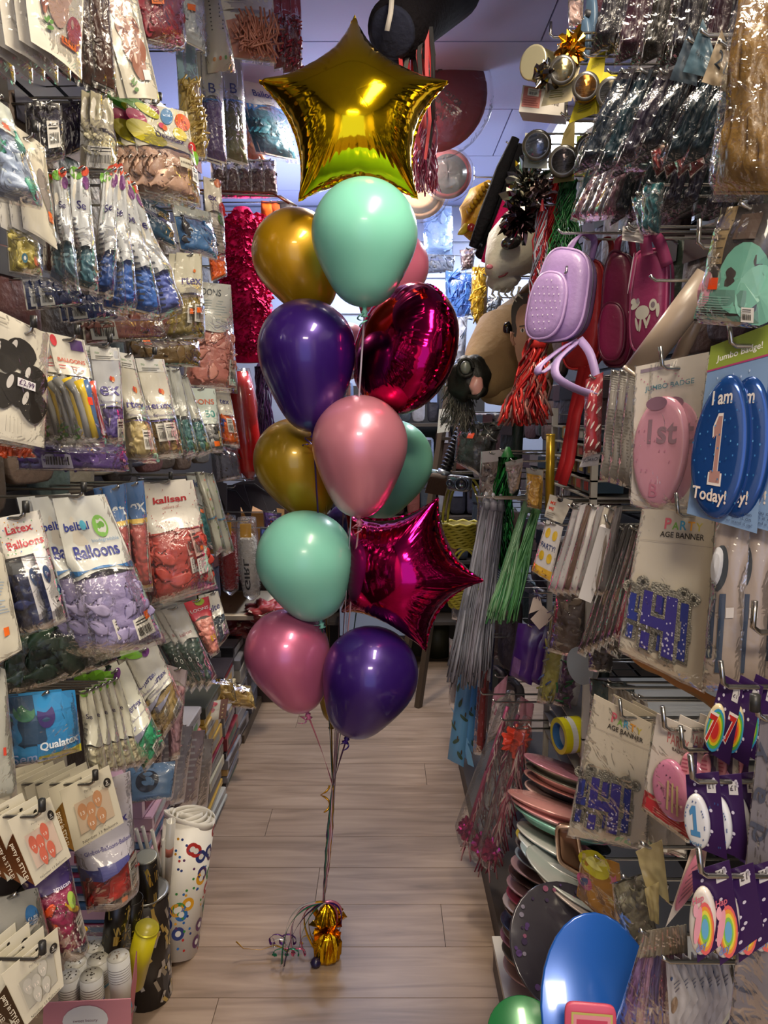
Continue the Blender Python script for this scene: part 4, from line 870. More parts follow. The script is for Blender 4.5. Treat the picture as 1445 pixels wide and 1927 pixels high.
# cards of printed number balloons in pillow sleeves ------------------
def pillow13(corn, label, gold, n, group, yaw=48, x=-.48, step=.020, ball='c8926a', hookup=True):
    q = Quad(corn, x=x, yaw=yaw); q.seed = 1
    root = thing('balloon_card', label, 'card', q.p(.5, 1), group)
    q.bend = .0
    card = mat('dcd5c0', rough=.45)
    sheet(q, .0, .16, 1, 1, .0, card, 6, 4).build('card', root, smooth=False)
    # hanging tab with euro slot
    m_ = MB(); m_.use(card)
    for (a0, b0, a1, b1) in ((.0, .0, 1, .05), (.0, .05, .36, .16), (.64, .05, 1, .16), (.36, .10, .64, .16)):
        A = [q.p(a0, b0, 0), q.p(a1, b0, 0), q.p(a1, b1, 0), q.p(a0, b1, 0)]; B_ = [q.p(a0, b0, -.0006), q.p(a1, b0, -.0006), q.p(a1, b1, -.0006), q.p(a0, b1, -.0006)]
        m_.add(A + B_, [[0, 1, 2, 3], [7, 6, 5, 4], [0, 4, 5, 1], [1, 5, 6, 2], [2, 6, 7, 3], [3, 7, 4, 0]])
    m_.build('hanging_tab', root, smooth=False)
    g = MB(); g.use(mat(gold, rough=.22, metal=.9))
    def side(i, j):
        b = .18 + .80 * j; w = math.sin(math.pi * j)
        return q.p(.0 + (.0 + .16 * w) * (1 - i) - .10 * w * 0, b, .0008 + .030 * w * i * 0 - .0) if False else q.p(-.26 * w * i, b, .001 - .018 * i * w)
    g.grid(side, 4, 10, flip=True); g.build('gold_side', root, label='metallic gold curved side with white lettering')
    P = Print(q)
    P.rect(.18, .30, .86, .80, {'c8926a': 'cdb8a0', 'd8705a': 'd8c0ae', 'c8c4b8': 'b8b4a6'}[ball], 2, 2)
    for (a, b) in ((.30, .46), (.46, .50), (.62, .38), (.42, .68), (.62, .66)):
        P.disc(a, b, .09, .13, ball, pts='balloon', rough=.3, coat=.3); P.text('13', a - .045, b + .06, .08, 'f4e8dc', bold=.02)
    P.disc(.86, .22, .075, .075, '2a2624'); P.text('5', .835, .235, .04, 'f0ece4'); P.text('Pack', .82, .265, .08, 'f0ece4')
    P.text('Number 13 Balloons', .16, .93, .7, '2e2a26', bold=0); P.text('Party', .40, .20, .14, '6a655c', bold=-.01)
    rr = random.Random(3)
    for k in range(16): P.disc(rr.random(), rr.choice([rr.uniform(.18, .28), rr.uniform(.84, .98)]), .008, .008, '9a8a70', seg=6); P.n -= .00025
    P.build('printing', root)
    T = Print(q); T.n = 0
    vs, fs, tw, th = text_geo('party in STYLE!', .02); T.mb.use(mat('f0e6d0'))
    T.mb.add([q.p(-.17 + .12 * y / th, .30 + .55 * x / tw, .0) for x, y in vs], fs); T.build('lettering', root)
    for i in range(n):
        dup(root, (-(i + 1) * step, (i + 1) * .003, .0 + (i % 2) * .003), behind(i, label), group)
    if hookup: hook(-1, q.p(.5, .07, .012), 'black tipped hook through the ' + short(label, 10))
pillow13([(112, 1488), (205, 1440), (233, 1548), (140, 1603)], 'white card of copper number 13 balloons with curved gold side', 'b8924a', 8, 'cards of copper number 13 balloons', ball='c8926a')
pillow13([(14, 1545), (94, 1500), (134, 1612), (66, 1668)], 'white card of red number 13 balloons with curved copper side', 'b87a52', 7, 'cards of red number 13 balloons', ball='d8705a', x=-.46)
pillow13([(2, 1835), (108, 1745), (120, 1855), (48, 1932)], 'white card of silver number 13 balloons hanging lowest at the left edge', '6a5a4a', 7, 'cards of silver number 13 balloons', ball='c8c4b8', x=-.45)
pack([(118, 1500), (244, 1450), (258, 1672), (166, 1716)], 'large pack of dark red balloons below the number 13 cards', cols=['a0241e', '8c1c18', 'b42c24'], head='b4b0bc', ht=.60, arc=-.0, yaw=40, x=-.50, count=16, size=.12, thick=.05, back='6a2420',
     pr=lambda P: (P.text('pertex', .30, .40, .60, '3a3080', bold=.03, h=.08), P.text('Globos-Balloons-Ballons', .1, .50, .8, '463c86', bold=.01), P.rect(0, .58, 1, .59, '4a4a8a', fn=lambda a: .72 - .14 * a), P.barcode(.72, .62, .96, .86), P.rect(.50, .86, .62, .93, OR), P.lines(.05, .88, .4, .98, 4, 'c8c8cc')))
pack([(30, 1640), (125, 1600), (165, 1772), (112, 1802)], 'clear pack of red and green spotted balloons with a purple header at the lower left', cols=['d84a1e', '2a6a2a', 'c0341c', 'e0b020', '8a1a4a'], head='3a2466', ht=.30, arc=0, yaw=38, x=-.475, count=16, size=.10, thick=.04, back='8a8680', pr=lambda P: (P.text('amscan', .5, .3, .4, 'd8d0e8', bold=.02), P.disc(.8, .4, .1, .06, '9ab84a'), P.barcode(.72, .55, .95, .8), [P.disc(.3 + .13 * (k % 4), .55 + .08 * (k // 4), .018, .014, 'f0e8e0', seg=8) for k in range(16)]))
pack([(-40, 1700), (70, 1670), (100, 1790), (-20, 1840)], 'grey pouch with a round blue price sticker at the lower left edge', head='8a8880', ht=1, yaw=42, x=-.50, thick=.02, pr=lambda P: (P.disc(.78, .30, .12, .13, '1c5a90'), P.text('£1.99', .69, .34, .18, 'e8f0f8', bold=.01)))
# bottom shelf front: black and gold confetti cannons, tubes ------------
def cyl(name, label, cat, p0, p1, r, col, rim=None, cap=None, deco=None, group=None, open_=True, rough=.35, metal=0, seg=22):
    p0, p1 = Vector(p0), Vector(p1); ax = p1 - p0; L_ = ax.length; z = ax.normalized(); q_ = z.to_track_quat('Z', 'Y').to_matrix().to_4x4(); M = Matrix.Translation(p0) @ q_
    root = thing(name, label, cat, p0, group)
    a = MB()
    if open_: a.lathe([(0, .001), (r, 0), (r, L_), (r * .93, L_), (r * .93, .01), (0, .01)], M, seg)
    else: a.lathe([(0, 0), (r, 0), (r, L_), (0, L_)], M, seg)
    a.build('tube', root, mat(col, rough=rough, metal=metal))
    if rim: b = MB(); b.lathe([(r, L_ - .004), (r * 1.05, L_ - .002), (r * 1.05, L_ + .002), (r * .92, L_ + .002)], M, seg); b.build('rim', root, mat(rim, rough=.3, metal=.5))
    if cap: b = MB(); b.lathe([(0, L_ - .002), (r * .94, L_ - .002), (r * .94, L_ + .003), (0, L_ + .003)], M, seg); b.build('lid', root, mat(cap, rough=.35))
    if deco: deco(root, M, r, L_)
    return root, M
def confetti(cols, n, seed, s=.008):
    def f(root, M, r, L_):
        rr = random.Random(seed); b = MB()
        for k in range(n):
            a = rr.uniform(0, 6.28); z = rr.uniform(.02, .94) * L_; w = s * rr.uniform(.5, .8); h = s * rr.uniform(1.2, 2.2); t = rr.uniform(-.7, .7); R_ = r * 1.008
            vs = []
            for (x, y) in ((-w, -h), (w, -h), (w, h), (-w, h)):
                X = x * math.cos(t) - y * math.sin(t); Y = x * math.sin(t) + y * math.cos(t); aa = a + X / r; vs.append(M @ Vector((R_ * math.cos(aa), R_ * math.sin(aa), min(max(z + Y, 0.002), L_ - .002))))
            b.use(mat(rr.choice(cols), rough=.3, metal=.6)); b.add(vs, [[0, 1, 2, 3]])
        b.build('printed_confetti', root, smooth=False, kind='stuff')
    return f
cyl('confetti_tube', 'black party cannon tube with gold confetti print standing behind the yellow tube', 'tube', pt(284, 1760, 1.80), pt(275, 1612, 1.76), .026, '1c1712', rim='8a8a80', deco=confetti(['b8983a', 'c8b060', 'a8842a'], 40, 1), rough=.3)
cyl('confetti_tube', 'black party cannon tube with gold confetti print lying in front of the standing one', 'tube', pt(214, 1776, 1.62), pt(226, 1684, 1.60), .028, '1a1510', deco=confetti(['b8983a', 'c8b060'], 30, 2), rough=.3)
cyl('confetti_tube', 'black party cannon tube with gold confetti print leaning by the dark bin', 'tube', pt(248, 1790, 1.68), pt(250, 1690, 1.66), .024, '1a1510', deco=confetti(['b8983a', 'c8b060'], 30, 6), rough=.3)
cyl('yellow_tube', 'bright yellow capped tube leaning over the pink tray', 'tube', pt(250, 1850, 1.62), pt(277, 1747, 1.60), .0265, 'd8c81c', rim='c8bc30', cap='b0a22c', rough=.35, seg=26)
BIN0 = ptz(322, 1870, 0.0)
def bindeco(root, M, r, L_): confetti(['c8c4bc', 'a8a090', 'd8c070'], 90, 9, .008)(root, M, r, L_)
rb_, Mb = cyl('waste_bin', 'dark tapered bin with scattered silver confetti print on the floor', 'bin', ptz(300, 1872, 0.0) + Vector((-.03, .0, 0)), ptz(300, 1872, 0.0) + Vector((-.03, .0, .30)), .062, '2b2420', rim='8a8a88', deco=bindeco, rough=.3)
# boxes beside bin
def carton(name, label, c, sx, sy, sz, rot, col, root_parts=None, group=None, cat='box', pr=None):
    root = thing(name, label, cat, c, group); M = Matrix.Translation(Vector(c)) @ Matrix.Rotation(math.radians(rot), 4, 'Z')
    b = MB(); b.box((-sx / 2, -sy / 2, 0), (sx / 2, sy / 2, sz), M); b.build('carton', root, mat(col, rough=.5), smooth=False)
    if pr: pr(root, M)
    return root
# wrapping paper roll with printed circles standing in a tub
def wrapdeco(root, M, r, L_):
    rr = random.Random(12); b = MB()
    for k in range(170):
        a = rr.uniform(0, 6.28); z = rr.uniform(.03, .95) * L_; big = k < 60; R2 = .018 if big else .004; cc = rr.choice(['b8302a', '2a6ab0', '3a8a3a', '5a2a5a', 'e0a020', '2a3a7a'])
        seg = 16 if big else 6; vs = [M @ Vector((r * 1.006 * math.cos(a), r * 1.006 * math.sin(a), z))]
        for j in range(seg):
            t = 2 * math.pi * j / seg; aa = a + R2 * math.cos(t) / r; zz = min(max(z + R2 * math.sin(t), .003), L_ - .003); vs.append(M @ Vector((r * 1.006 * math.cos(aa), r * 1.006 * math.sin(aa), zz)))
        b.use(mat(cc, rough=.35)); b.add(vs, [[0, j + 1, (j + 1) % seg + 1] for j in range(seg)])
        if big:
            vs = [M @ Vector((r * 1.010 * math.cos(a), r * 1.010 * math.sin(a), z))]
            for j in range(seg):
                t = 2 * math.pi * j / seg; aa = a + R2 * .45 * math.cos(t) / r; zz = min(max(z + R2 * .45 * math.sin(t), .003), L_ - .003); vs.append(M @ Vector((r * 1.010 * math.cos(aa), r * 1.010 * math.sin(aa), zz)))
            b.use(mat('e8e4dc', rough=.35)); b.add(vs, [[0, j + 1, (j + 1) % seg + 1] for j in range(seg)])
    b.build('printed_circles', root, smooth=False, kind='stuff')
    for k in range(4):
        s_ = MB(); rr_ = r * (1.0 - .17 * k); pth = [M @ Vector((rr_ * math.cos(t * .2) * (1 + .02 * math.sin(t)), rr_ * math.sin(t * .2), L_ + .002 + .01 * math.sin(t * .31 + k))) for t in range(32)]
        s_.ribbon(pth, .02, side=(0, 0, 1), th=.0008); s_.build('rolled_edge', root, mat('ded8cc', rough=.4))
cyl('wrapping_paper_roll', 'fat roll of white wrapping paper with coloured circles standing beside the dark bin', 'roll', ptz(322, 1790, .0), pt(357, 1540, 2.08), .075, 'e2dcd0', deco=wrapdeco, rough=.4, seg=30)
for k, (u0, v0, u1, v1) in enumerate(((296, 1700, 256, 1560), (302, 1690, 268, 1556), (310, 1684, 286, 1562), (312, 1680, 322, 1545), (306, 1700, 308, 1580))):
    cyl('clear_tube', 'clear plastic tube standing in the dark bin, ' + ['leftmost and thin', 'second from the left', 'middle of the thin ones', 'widest with pale red band', 'shortest one'][k], 'tube', pt(u0, v0, 1.93), pt(u1, v1, 1.86), .012 if k == 3 else .005, 'c8c4bc', group='clear tubes in the bin', rough=.15, seg=12, deco=(lambda root, M, r, L_: (lambda b: (b.lathe([(r * 1.02, L_ * .55), (r * 1.02, L_ * .66)], M, 12), b.build('band', root, mat('b86a5a', rough=.3))))(MB())) if k == 3 else None)
# pink tray with white confetti cannisters
T0 = pt(165, 1905, 1.48)
root = thing('display_tray', 'pink cardboard display tray holding white tubes at the bottom left', 'tray', T0)
q = Quad([(82, 1888), (246, 1880), (247, 1935), (80, 1945)], d=1.42, yaw=8); sheet(q, 0, 0, 1, 1, .0, mat('c8848c', rough=.45), 4, 3, th=.003).build('front_panel', root, smooth=False)
P = Print(q); P.disc(.48, .62, .26, .5, 'dcdcd8', rough=.4); P.text('sweet beauty', .34, .70, .28, '6a3a40', bold=0); P.build('printing', root)
q2 = Quad([(246, 1880), (258, 1790), (258, 1840), (247, 1940)], d=1.50, yaw=60); sheet(q2, 0, 0, 1, 1, 0, mat('b87078', rough=.45), 3, 3, th=.003).build('side_panel', root, smooth=False)
q3 = Quad([(82, 1745), (246, 1740), (246, 1885), (82, 1890)], d=1.62, yaw=8); sheet(q3, 0, 0, 1, 1, 0, film(haze=.06), 3, 3, th=.002).build('clear_back', root, smooth=False)
for k, (u, v, dd, r_, h) in enumerate(((178, 1782, 1.60, .024, .13), (142, 1812, 1.56, .024, .13), (184, 1806, 1.54, .024, .13), (130, 1838, 1.50, .024, .13), (172, 1836, 1.49, .025, .13), (222, 1800, 1.50, .024, .13))):
    top = pt(u, v, dd); bot = top - Vector((0.0 if k < 5 else -.006, .0, h))
    def dec(root, M, r, L_, k=k):
        b = MB(); b.use(mat(['d05a6a', '4a5a8a', '5aa0c8'][k % 3], rough=.4))
        zz = L_ * (.55 if k < 5 else .10); b.lathe([(r * 1.012, zz), (r * 1.012, zz + (.006 if k < 5 else .022))], M, 22)
        for j in range(6): b.use(mat('a8a49c')); b.lathe([(r * 1.01, L_ * (.62 + .045 * j)), (r * 1.01, L_ * (.62 + .045 * j) + .0016)], M, 22)
        b.build('printed_label', root, smooth=False)
        d_ = MB(); rr = random.Random(k); d_.use(mat('a88a6a'))
        for j in range(12): an = rr.uniform(0, 6.28); q_ = rr.uniform(0, r * .8); d_.lathe([(0, L_ + .0036), (.0018, L_ + .0036)], M @ Matrix.Translation(Vector((q_ * math.cos(an), q_ * math.sin(an), 0))), 6)
        d_.build('lid_dots', root, smooth=False)
    cyl('confetti_cannister', ['white powder tube with speckled lid, highest at the back of the pink tray', 'white tube with speckled lid, left of the middle pair in the pink tray', 'white tube with speckled lid, right of the middle pair in the pink tray', 'white tube with pink dot label, front left in the pink tray', 'white tube lettered in blue, front middle in the pink tray', 'white tube with pale blue band at the right of the pink tray'][k], 'tube', bot, top, r_, 'd8d6d0', cap='cfcabc', deco=dec, group='white tubes in the tray')
# stacks of boxed and bagged goods along the floor ---------------------
rs = random.Random(21)
STK = [  # x centre, y centre, sx, sy, top z, palette, label
    (-.79, 2.08, .26, .24, .42, ['3a5a80', '5a7aa0', 'b0b4b8', '7a2a4a', '8a2030', 'c8a0b0', '2a4a6a', 'a8b0b8'], 'folded packs beside the wrapping paper roll'),
    (-.77, 2.40, .26, .26, .50, ['8a8688', 'a8a4a8', '6a6a74', 'c87a6a', '5a8a5a', 'b8b4b0'], 'clear packets just beyond the roll'),
    (-.77, 2.72, .25, .26, .48, ['9a9890', '4a4a40', 'c8c0a0', 'c8a048', '6a6a6a', '8a2a3a', 'b0b0a8'], 'packets under the red printed packet'),
    (-.77, 3.04, .25, .26, .46, ['8c8a90', '3a3438', 'c8b890', '8a2a34', '4a6a5a', 'c8a060', 'b0aca8'], 'boxes in the middle of the floor row'),
    (-.78, 3.36, .24, .26, .47, ['7c7a80', '8c8a8e', '2a2628', 'c8c4b8', '88868a'], 'grey boxes near the far end of the floor row'),
    (-.79, 3.66, .24, .24, .44, ['7a787e', '8a888e', '6a686e'], 'grey boxes at the far end of the floor row')]
for si, (x_, y_, sx, sy, top, pal, lb) in enumerate(STK):
    z = .0; i = 0
    while z < top:
        h = rs.choice([.022, .03, .045, .06]) if si < 4 else rs.choice([.06, .08, .05])
        cc = rs.choice(pal); dx = rs.uniform(-.01, .012); rot = rs.uniform(-3, 3)
        root = thing('packet' if h < .04 else 'box', '%s coloured %s, layer %s from the floor, in the stack of %s' % ('#' + cc, 'packet', '', lb), 'packet' if h < .04 else 'box', (x_ + dx, y_, z), 'stack of ' + lb)
        root['hexc'] = cc; root['lay'] = i; root['stk'] = lb
        M = Matrix.Translation(Vector((x_ + dx, y_, z))) @ Matrix.Rotation(math.radians(rot), 4, 'Z')
        b = MB(); e = .004; X, Y = sx / 2 * rs.uniform(.93, 1), sy / 2 * rs.uniform(.93, 1)
        b.add([M @ Vector(p_) for p_ in ((-X + e, -Y + e, 0.001), (X - e, -Y + e, 0.001), (X - e, Y - e, 0.001), (-X + e, Y - e, 0.001), (-X, -Y, .005), (X, -Y, .005), (X, Y, .005), (-X, Y, .005), (-X, -Y, h - .004), (X, -Y, h - .004), (X, Y, h - .004), (-X, Y, h - .004), (-X + e, -Y + e, h), (X - e, -Y + e, h), (X - e, Y - e, h), (-X + e, Y - e, h))],
              [[3, 2, 1, 0], [12, 13, 14, 15]] + [[r_ * 4 + k, r_ * 4 + (k + 1) % 4, r_ * 4 + 4 + (k + 1) % 4, r_ * 4 + 4 + k] for r_ in range(3) for k in range(4)])
        b.build('body', root, mat(cc, rough=.3, coat=.4), smooth=False)
        b = MB(); c2 = rs.choice(pal)
        b.add([M @ Vector(p_) for p_ in ((-X * .8, -Y - .0008, h * .25), (X * .5, -Y - .0008, h * .25), (X * .5, -Y - .0008, h * .75), (-X * .8, -Y - .0008, h * .75))], [[0, 1, 2, 3]])
        b.add([M @ Vector(p_) for p_ in ((X + .0008, -Y * .8, h * .25), (X + .0008, Y * .6, h * .25), (X + .0008, Y * .6, h * .75), (X + .0008, -Y * .8, h * .75))], [[0, 1, 2, 3]])
        b.build('printed_label', root, mat(c2, rough=.4), smooth=False)
        z += h + .001; i += 1
COLN = {'3a5a80': 'dark blue', '5a7aa0': 'mid blue', 'b0b4b8': 'silver grey', '7a2a4a': 'plum', '8a2030': 'dark red', 'c8a0b0': 'dusty pink', '2a4a6a': 'navy', 'a8b0b8': 'pale blue grey', '8a8688': 'warm grey', 'a8a4a8': 'light grey', '6a6a74': 'slate', 'c87a6a': 'coral', '5a8a5a': 'green', 'b8b4b0': 'off white', '9a9890': 'putty', '4a4a40': 'olive black', 'c8c0a0': 'cream', 'c8a048': 'ochre', '6a6a6a': 'mid grey', '8a2a3a': 'wine red', 'b0b0a8': 'chalk', '8c8a90': 'cool grey', '3a3438': 'charcoal', 'c8b890': 'sand', '8a2a34': 'brick red', '4a6a5a': 'sea green', 'c8a060': 'tan', 'b0aca8': 'stone', '7c7a80': 'lead grey', '8c8a8e': 'ash grey', '2a2628': 'black', 'c8c4b8': 'ivory', '88868a': 'zinc grey', '7a787e': 'steel grey', '8a888e': 'dove grey', '6a686e': 'dark grey'}
NUM = ['lowest', 'second', 'third', 'fourth', 'fifth', 'sixth', 'seventh', 'eighth', 'ninth', 'tenth', 'eleventh', 'twelfth', 'thirteenth', 'fourteenth', 'fifteenth', 'sixteenth', 'seventeenth', 'eighteenth', 'nineteenth', 'twentieth', 'twenty-first', 'twenty-second', 'twenty-third', 'twenty-fourth', 'twenty-fifth']
for o in list(bpy.data.objects):
    if o.get('hexc'): o['label'] = '%s %s, %s from the floor, %s' % (COLN[o['hexc']], o['category'], NUM[o['lay']], o['stk'])
pack([(352, 1328), (430, 1314), (424, 1352), (352, 1362)], 'flat cream packet printed with a pink cake lying on the stacked packets', name='printed_packet', d=2.70, x=None, yaw=10, tilt=35, head='d8d0bc', ht=1, thick=.004, pr=lambda P: (P.disc(.55, .2, .2, .15, 'c84a58'), P.disc(.45, .5, .25, .18, 'd08088'), P.rect(.82, 0, 1, 1, '7a4a38'), [P.disc(.9, .1 + .2 * k, .02, .04, 'd8c080') for k in range(5)]))
for k, (u, v) in enumerate(((412, 1296), (448, 1308), (395, 1284))):
    pack([(u - 26, v - 22), (u + 24, v - 18), (u + 34, v + 26), (u - 30, v + 22)], 'crinkled gold foil pack on the stacks, ' + ['in the middle', 'nearest the aisle', 'at the back by the wall'][k], name='foil_pack', d=2.9 + k * .12, x=None, yaw=15, tilt=30, cols=['b8964a', 'c8a85c', 'a07c30'], head=None, ht=.02, cb0=.15, count=14, size=.07, thick=.03, group='gold foil packs on the stacks', back='8a7440')
for k, (u, cc) in enumerate(((300, '4a3a48'), (330, '8a8690'), (350, 'a09ca4'), (372, '9a8a90'), (318, '7a6a7a'), (388, 'a49c98'))):
    pack([(u - 20, 1352 + k * 8), (u + 14, 1350 + k * 8), (u - 8 + k * 2, 1500 + k * 4), (u - 44, 1512 + k * 4)], 'slanting clear sleeve of ' + ['plum', 'grey', 'silver', 'rosy grey', 'mauve', 'putty'][k] + ' napkins between the shelf and the floor stacks', name='napkin_sleeve', d=2.10 + .06 * k, x=None, yaw=40, head=cc, ht=1, thick=.015, group='slanting sleeves of napkins', pr=lambda P: P.lines(.15, .1, .6, .9, 10, 'b8b4b8'), n=1, step=.02)
q = None
pack([(236, 1442), (330, 1432), (322, 1500), (240, 1512)], 'pale blue boxed costume set lying above the dark red balloon pack', name='boxed_set', cat='box', d=1.95, x=None, yaw=12, tilt=35, head='5a7a9c', ht=1, thick=.02, pr=lambda P: (P.disc(.45, .5, .25, .3, '1c2436'), P.disc(.45, .5, .12, .12, '5a7a9c')))
# far left corner: boa, red wand, fluffy tubes -------------------------
def blob(c, rx, ry, rz, seed, amp=.25, freq=3, nu=26, nv=18, M3=None, fine=0.0):
    mb = MB(); c = Vector(c)
    def f(i, j):
        a = 2 * math.pi * i; b = math.pi * j; v = Vector((math.cos(a) * math.sin(b), math.sin(a) * math.sin(b), math.cos(b)))
        n = 1 + amp * mnoise.noise(v * freq + Vector((seed, seed * 1.7, 0))) + fine * mnoise.noise(v * freq * 5 + Vector((seed, 3, 0)))
        w = Vector((v.x * rx * n, v.y * ry * n, v.z * rz * n)); return c + (M3 @ w if M3 is not None else w)
    return mb.grid(f, nu, nv, flip=True, close_u=True)
PINKB = mat('d4145e', rough=.8, spec=.15, bump=.6, bscale=70, var=.25, vscale=14)
bc = pt(462, 400, 2.92); root = thing('feather_boa', 'bundle of hot pink ruffled feather boas hanging beside the golden balloon', 'boa', pt(462, 680, 2.92))
top = pt(455, 392, 2.92); bot = pt(468, 682, 2.92)
core = MB(); core.tube([top, top.lerp(bot, .12), top.lerp(bot, .5), top.lerp(bot, .85), bot], .07, 14, rr=[.03, .068, .085, .08, .05]); core.build('core', root, PINKB)
rr = random.Random(31); ruf = MB()
for k in range(3000):
    t = rr.random(); a = rr.uniform(0, 6.28); R_ = .085 * (1 - .35 * abs(t - .55)); c = top.lerp(bot, .06 + t * .92) + Vector((math.cos(a) * R_, math.sin(a) * R_, 0))
    o_ = Vector((math.cos(a), math.sin(a), rr.uniform(-.6, .6))).normalized(); s_ = rr.uniform(.010, .024); tt = Vector((-math.sin(a), math.cos(a), rr.uniform(-.8, .8))).normalized()
    e_ = o_.cross(tt)
    ruf.add([c - tt * s_ * .5, c - tt * s_ * .35 + o_ * s_ * .8 + e_ * s_ * .2, c + o_ * s_ * 1.1 - e_ * s_ * .2, c + tt * s_ * .4 + o_ * s_ * .8 + e_ * s_ * .2, c + tt * s_ * .5], [[0, 1, 2, 3, 4]])
ruf.build('ruffles', root, PINKB, kind='stuff')
# wire arms above the boa
for k, (u, v) in enumerate(((385, 358), (400, 364))):
    a = MB(); p0 = pt(u, v, 2.75); a.tube([p0 + Vector((-.25, 0, .0)), p0, p0 + Vector((.24, 0, -.01)), p0 + Vector((.30, -.02, -.05))], .004, 8); o = a.build('rail', None, mat('8a5040' if k == 0 else 'b8b0a8', rough=.25, metal=.9)); o.name = 'hanging_rail'; tag(o, ['copper tinted', 'silver'][k] + ' rail above the pink feather boas', 'rail')
for k, (u, cc, nm) in enumerate(((436, '1c1a20', 'black'), (458, '2a2430', 'charcoal'), (482, '302a34', 'dark grey'), (505, '3a2c30', 'dark plum'), (410, '3a1a1e', 'dark wine'))):
    pack([(u - 14, 300), (u + 14, 300), (u + 18, 372), (u - 12, 372)], nm + ' costume pack hanging over the pink feather boas', name='costume_pack', d=2.9, x=None, yaw=15, cols=[cc, '4a2a2c'], head=None, ht=.02, cb0=.1, count=12, size=.07, thick=.03, back=cc, group='dark costume packs over the boas')
for k, (u0, cc, nm) in enumerate(((505, 'd8621c', 'orange'), (520, 'b0481c', 'rust'), (535, '2a2628', 'black'))):
    pack([(u0 - 14, 378), (u0 + 16, 380), (u0 + 14, 440), (u0 - 14, 440)], nm + ' felt hat bag peeking out left of the golden balloon', name='hat_bag', cat='bag', d=3.2, x=None, yaw=0, head=cc, ht=1, thick=.02, clear=False)
# red glossy long wand bag and purple tinsel
root = thing('balloon_sword', 'long glossy red inflatable sword in a sleeve below the pink boas', 'toy', pt(470, 900, 2.8))
m_ = MB(); P0, P1 = pt(448, 700, 2.8), pt(470, 900, 2.8); m_.tube([P0, P0.lerp(P1, .15), P0.lerp(P1, .6), P0.lerp(P1, .9), P1], .05, 14, rr=[.035, .05, .055, .042, .012]); m_.build('blade', root, mat('b81a18', rough=.22, coat=.6, bump=.1, bscale=20))
m_ = MB(); m_.tube([P0 + Vector((0, -.01, .01)), P0.lerp(P1, .3) + Vector((0, -.008, 0)), P0.lerp(P1, 1.02) + Vector((0, -.008, 0))], .06, 12, rr=[.045, .062, .02]); m_.build('clear_sleeve', root, film())
def strands(name, label, cat, p0, p1, spread, n, w, cols, seed, length=None, rough=.25, metal=.5, group=None, wav=.01, kind=None):
    root = thing(name, label, cat, Vector(p1), group); rr = random.Random(seed); b = MB(); p0, p1 = Vector(p0), Vector(p1)
    for k in range(n):
        e = p1 + Vector((rr.uniform(-1, 1) * spread, rr.uniform(-1, 1) * spread * .7, rr.uniform(-.12, .02) * (p0 - p1).length)); s_ = p0 + Vector((rr.uniform(-1, 1), rr.uniform(-1, 1), 0)) * spread * .35
        pth = [s_.lerp(e, t / 7) + Vector((math.sin(t * 1.3 + k) * wav, math.cos(t * 1.7 + k) * wav, 0)) for t in range(8)]
        b.use(mat(cols[k % len(cols)], rough=rough, metal=metal)); b.ribbon(pth, w, tw=rr.uniform(-2, 2))
    b.build('strands', root, kind='stuff')
    a = MB(); a.tube([p0 + Vector((0, 0, .03)), p0 + Vector((0, 0, .0)), p0 - Vector((0, 0, .02))], spread * .4, 10, rr=[spread * .12, spread * .45, spread * .5]); a.build('binding', root, mat(cols[0], rough=.5))
    return root
strands('tinsel_bundle', 'purple and silver tinsel hanging behind the red inflatable sword', 'tinsel', pt(492, 690, 3.1), pt(497, 830, 3.1), .05, 150, .004, ['4a2a5c', '5a3a70', '7a7a9a', '34204a'], 5)
pack([(405, 830), (448, 838), (455, 900), (412, 905)], 'bag of brown leopard print fabric below the mixed balloon pack', name='wig_bag', cat='bag', d=2.75, x=None, yaw=20, cols=['5a4634', '46362a', '8a8a98'], head=None, ht=.02, cb0=.1, count=14, size=.08, thick=.04, back='3a3030', n=1)
for k in range(4):
    m_ = MB(); p0 = pt(400 + k * 32, 905 + (k % 2) * 10, 3.05 + .05 * k)
    poly = [(-.06, 0), (.06, .01), (.10, -.10), (.05, -.07), (.06, -.16), (.0, -.11), (-.03, -.18), (-.05, -.10)]
    M = Matrix.Translation(p0) @ Matrix.Rotation(math.radians(80), 4, 'X') @ Matrix.Rotation(math.radians(k * 17 - 20), 4, 'Z'); root = thing('bat_wing', 'dark grey felt bat wing with jagged edge, ' + ['nearest the wall', 'second from the wall', 'third from the wall', 'nearest the golden balloon'][k], 'wing', p0, 'felt bat wings')
    m_.prism(poly, M, .003); m_.build('felt', root, mat('3a363e', rough=.8), smooth=False)
    m_ = MB(); m_.tube([M @ Vector((-.05, -.01, .005)), M @ Vector((.03, -.02, .006)), M @ Vector((.09, -.09, .005))], .002, 6); m_.build('wire_rib', root, mat('1a181c', rough=.4))
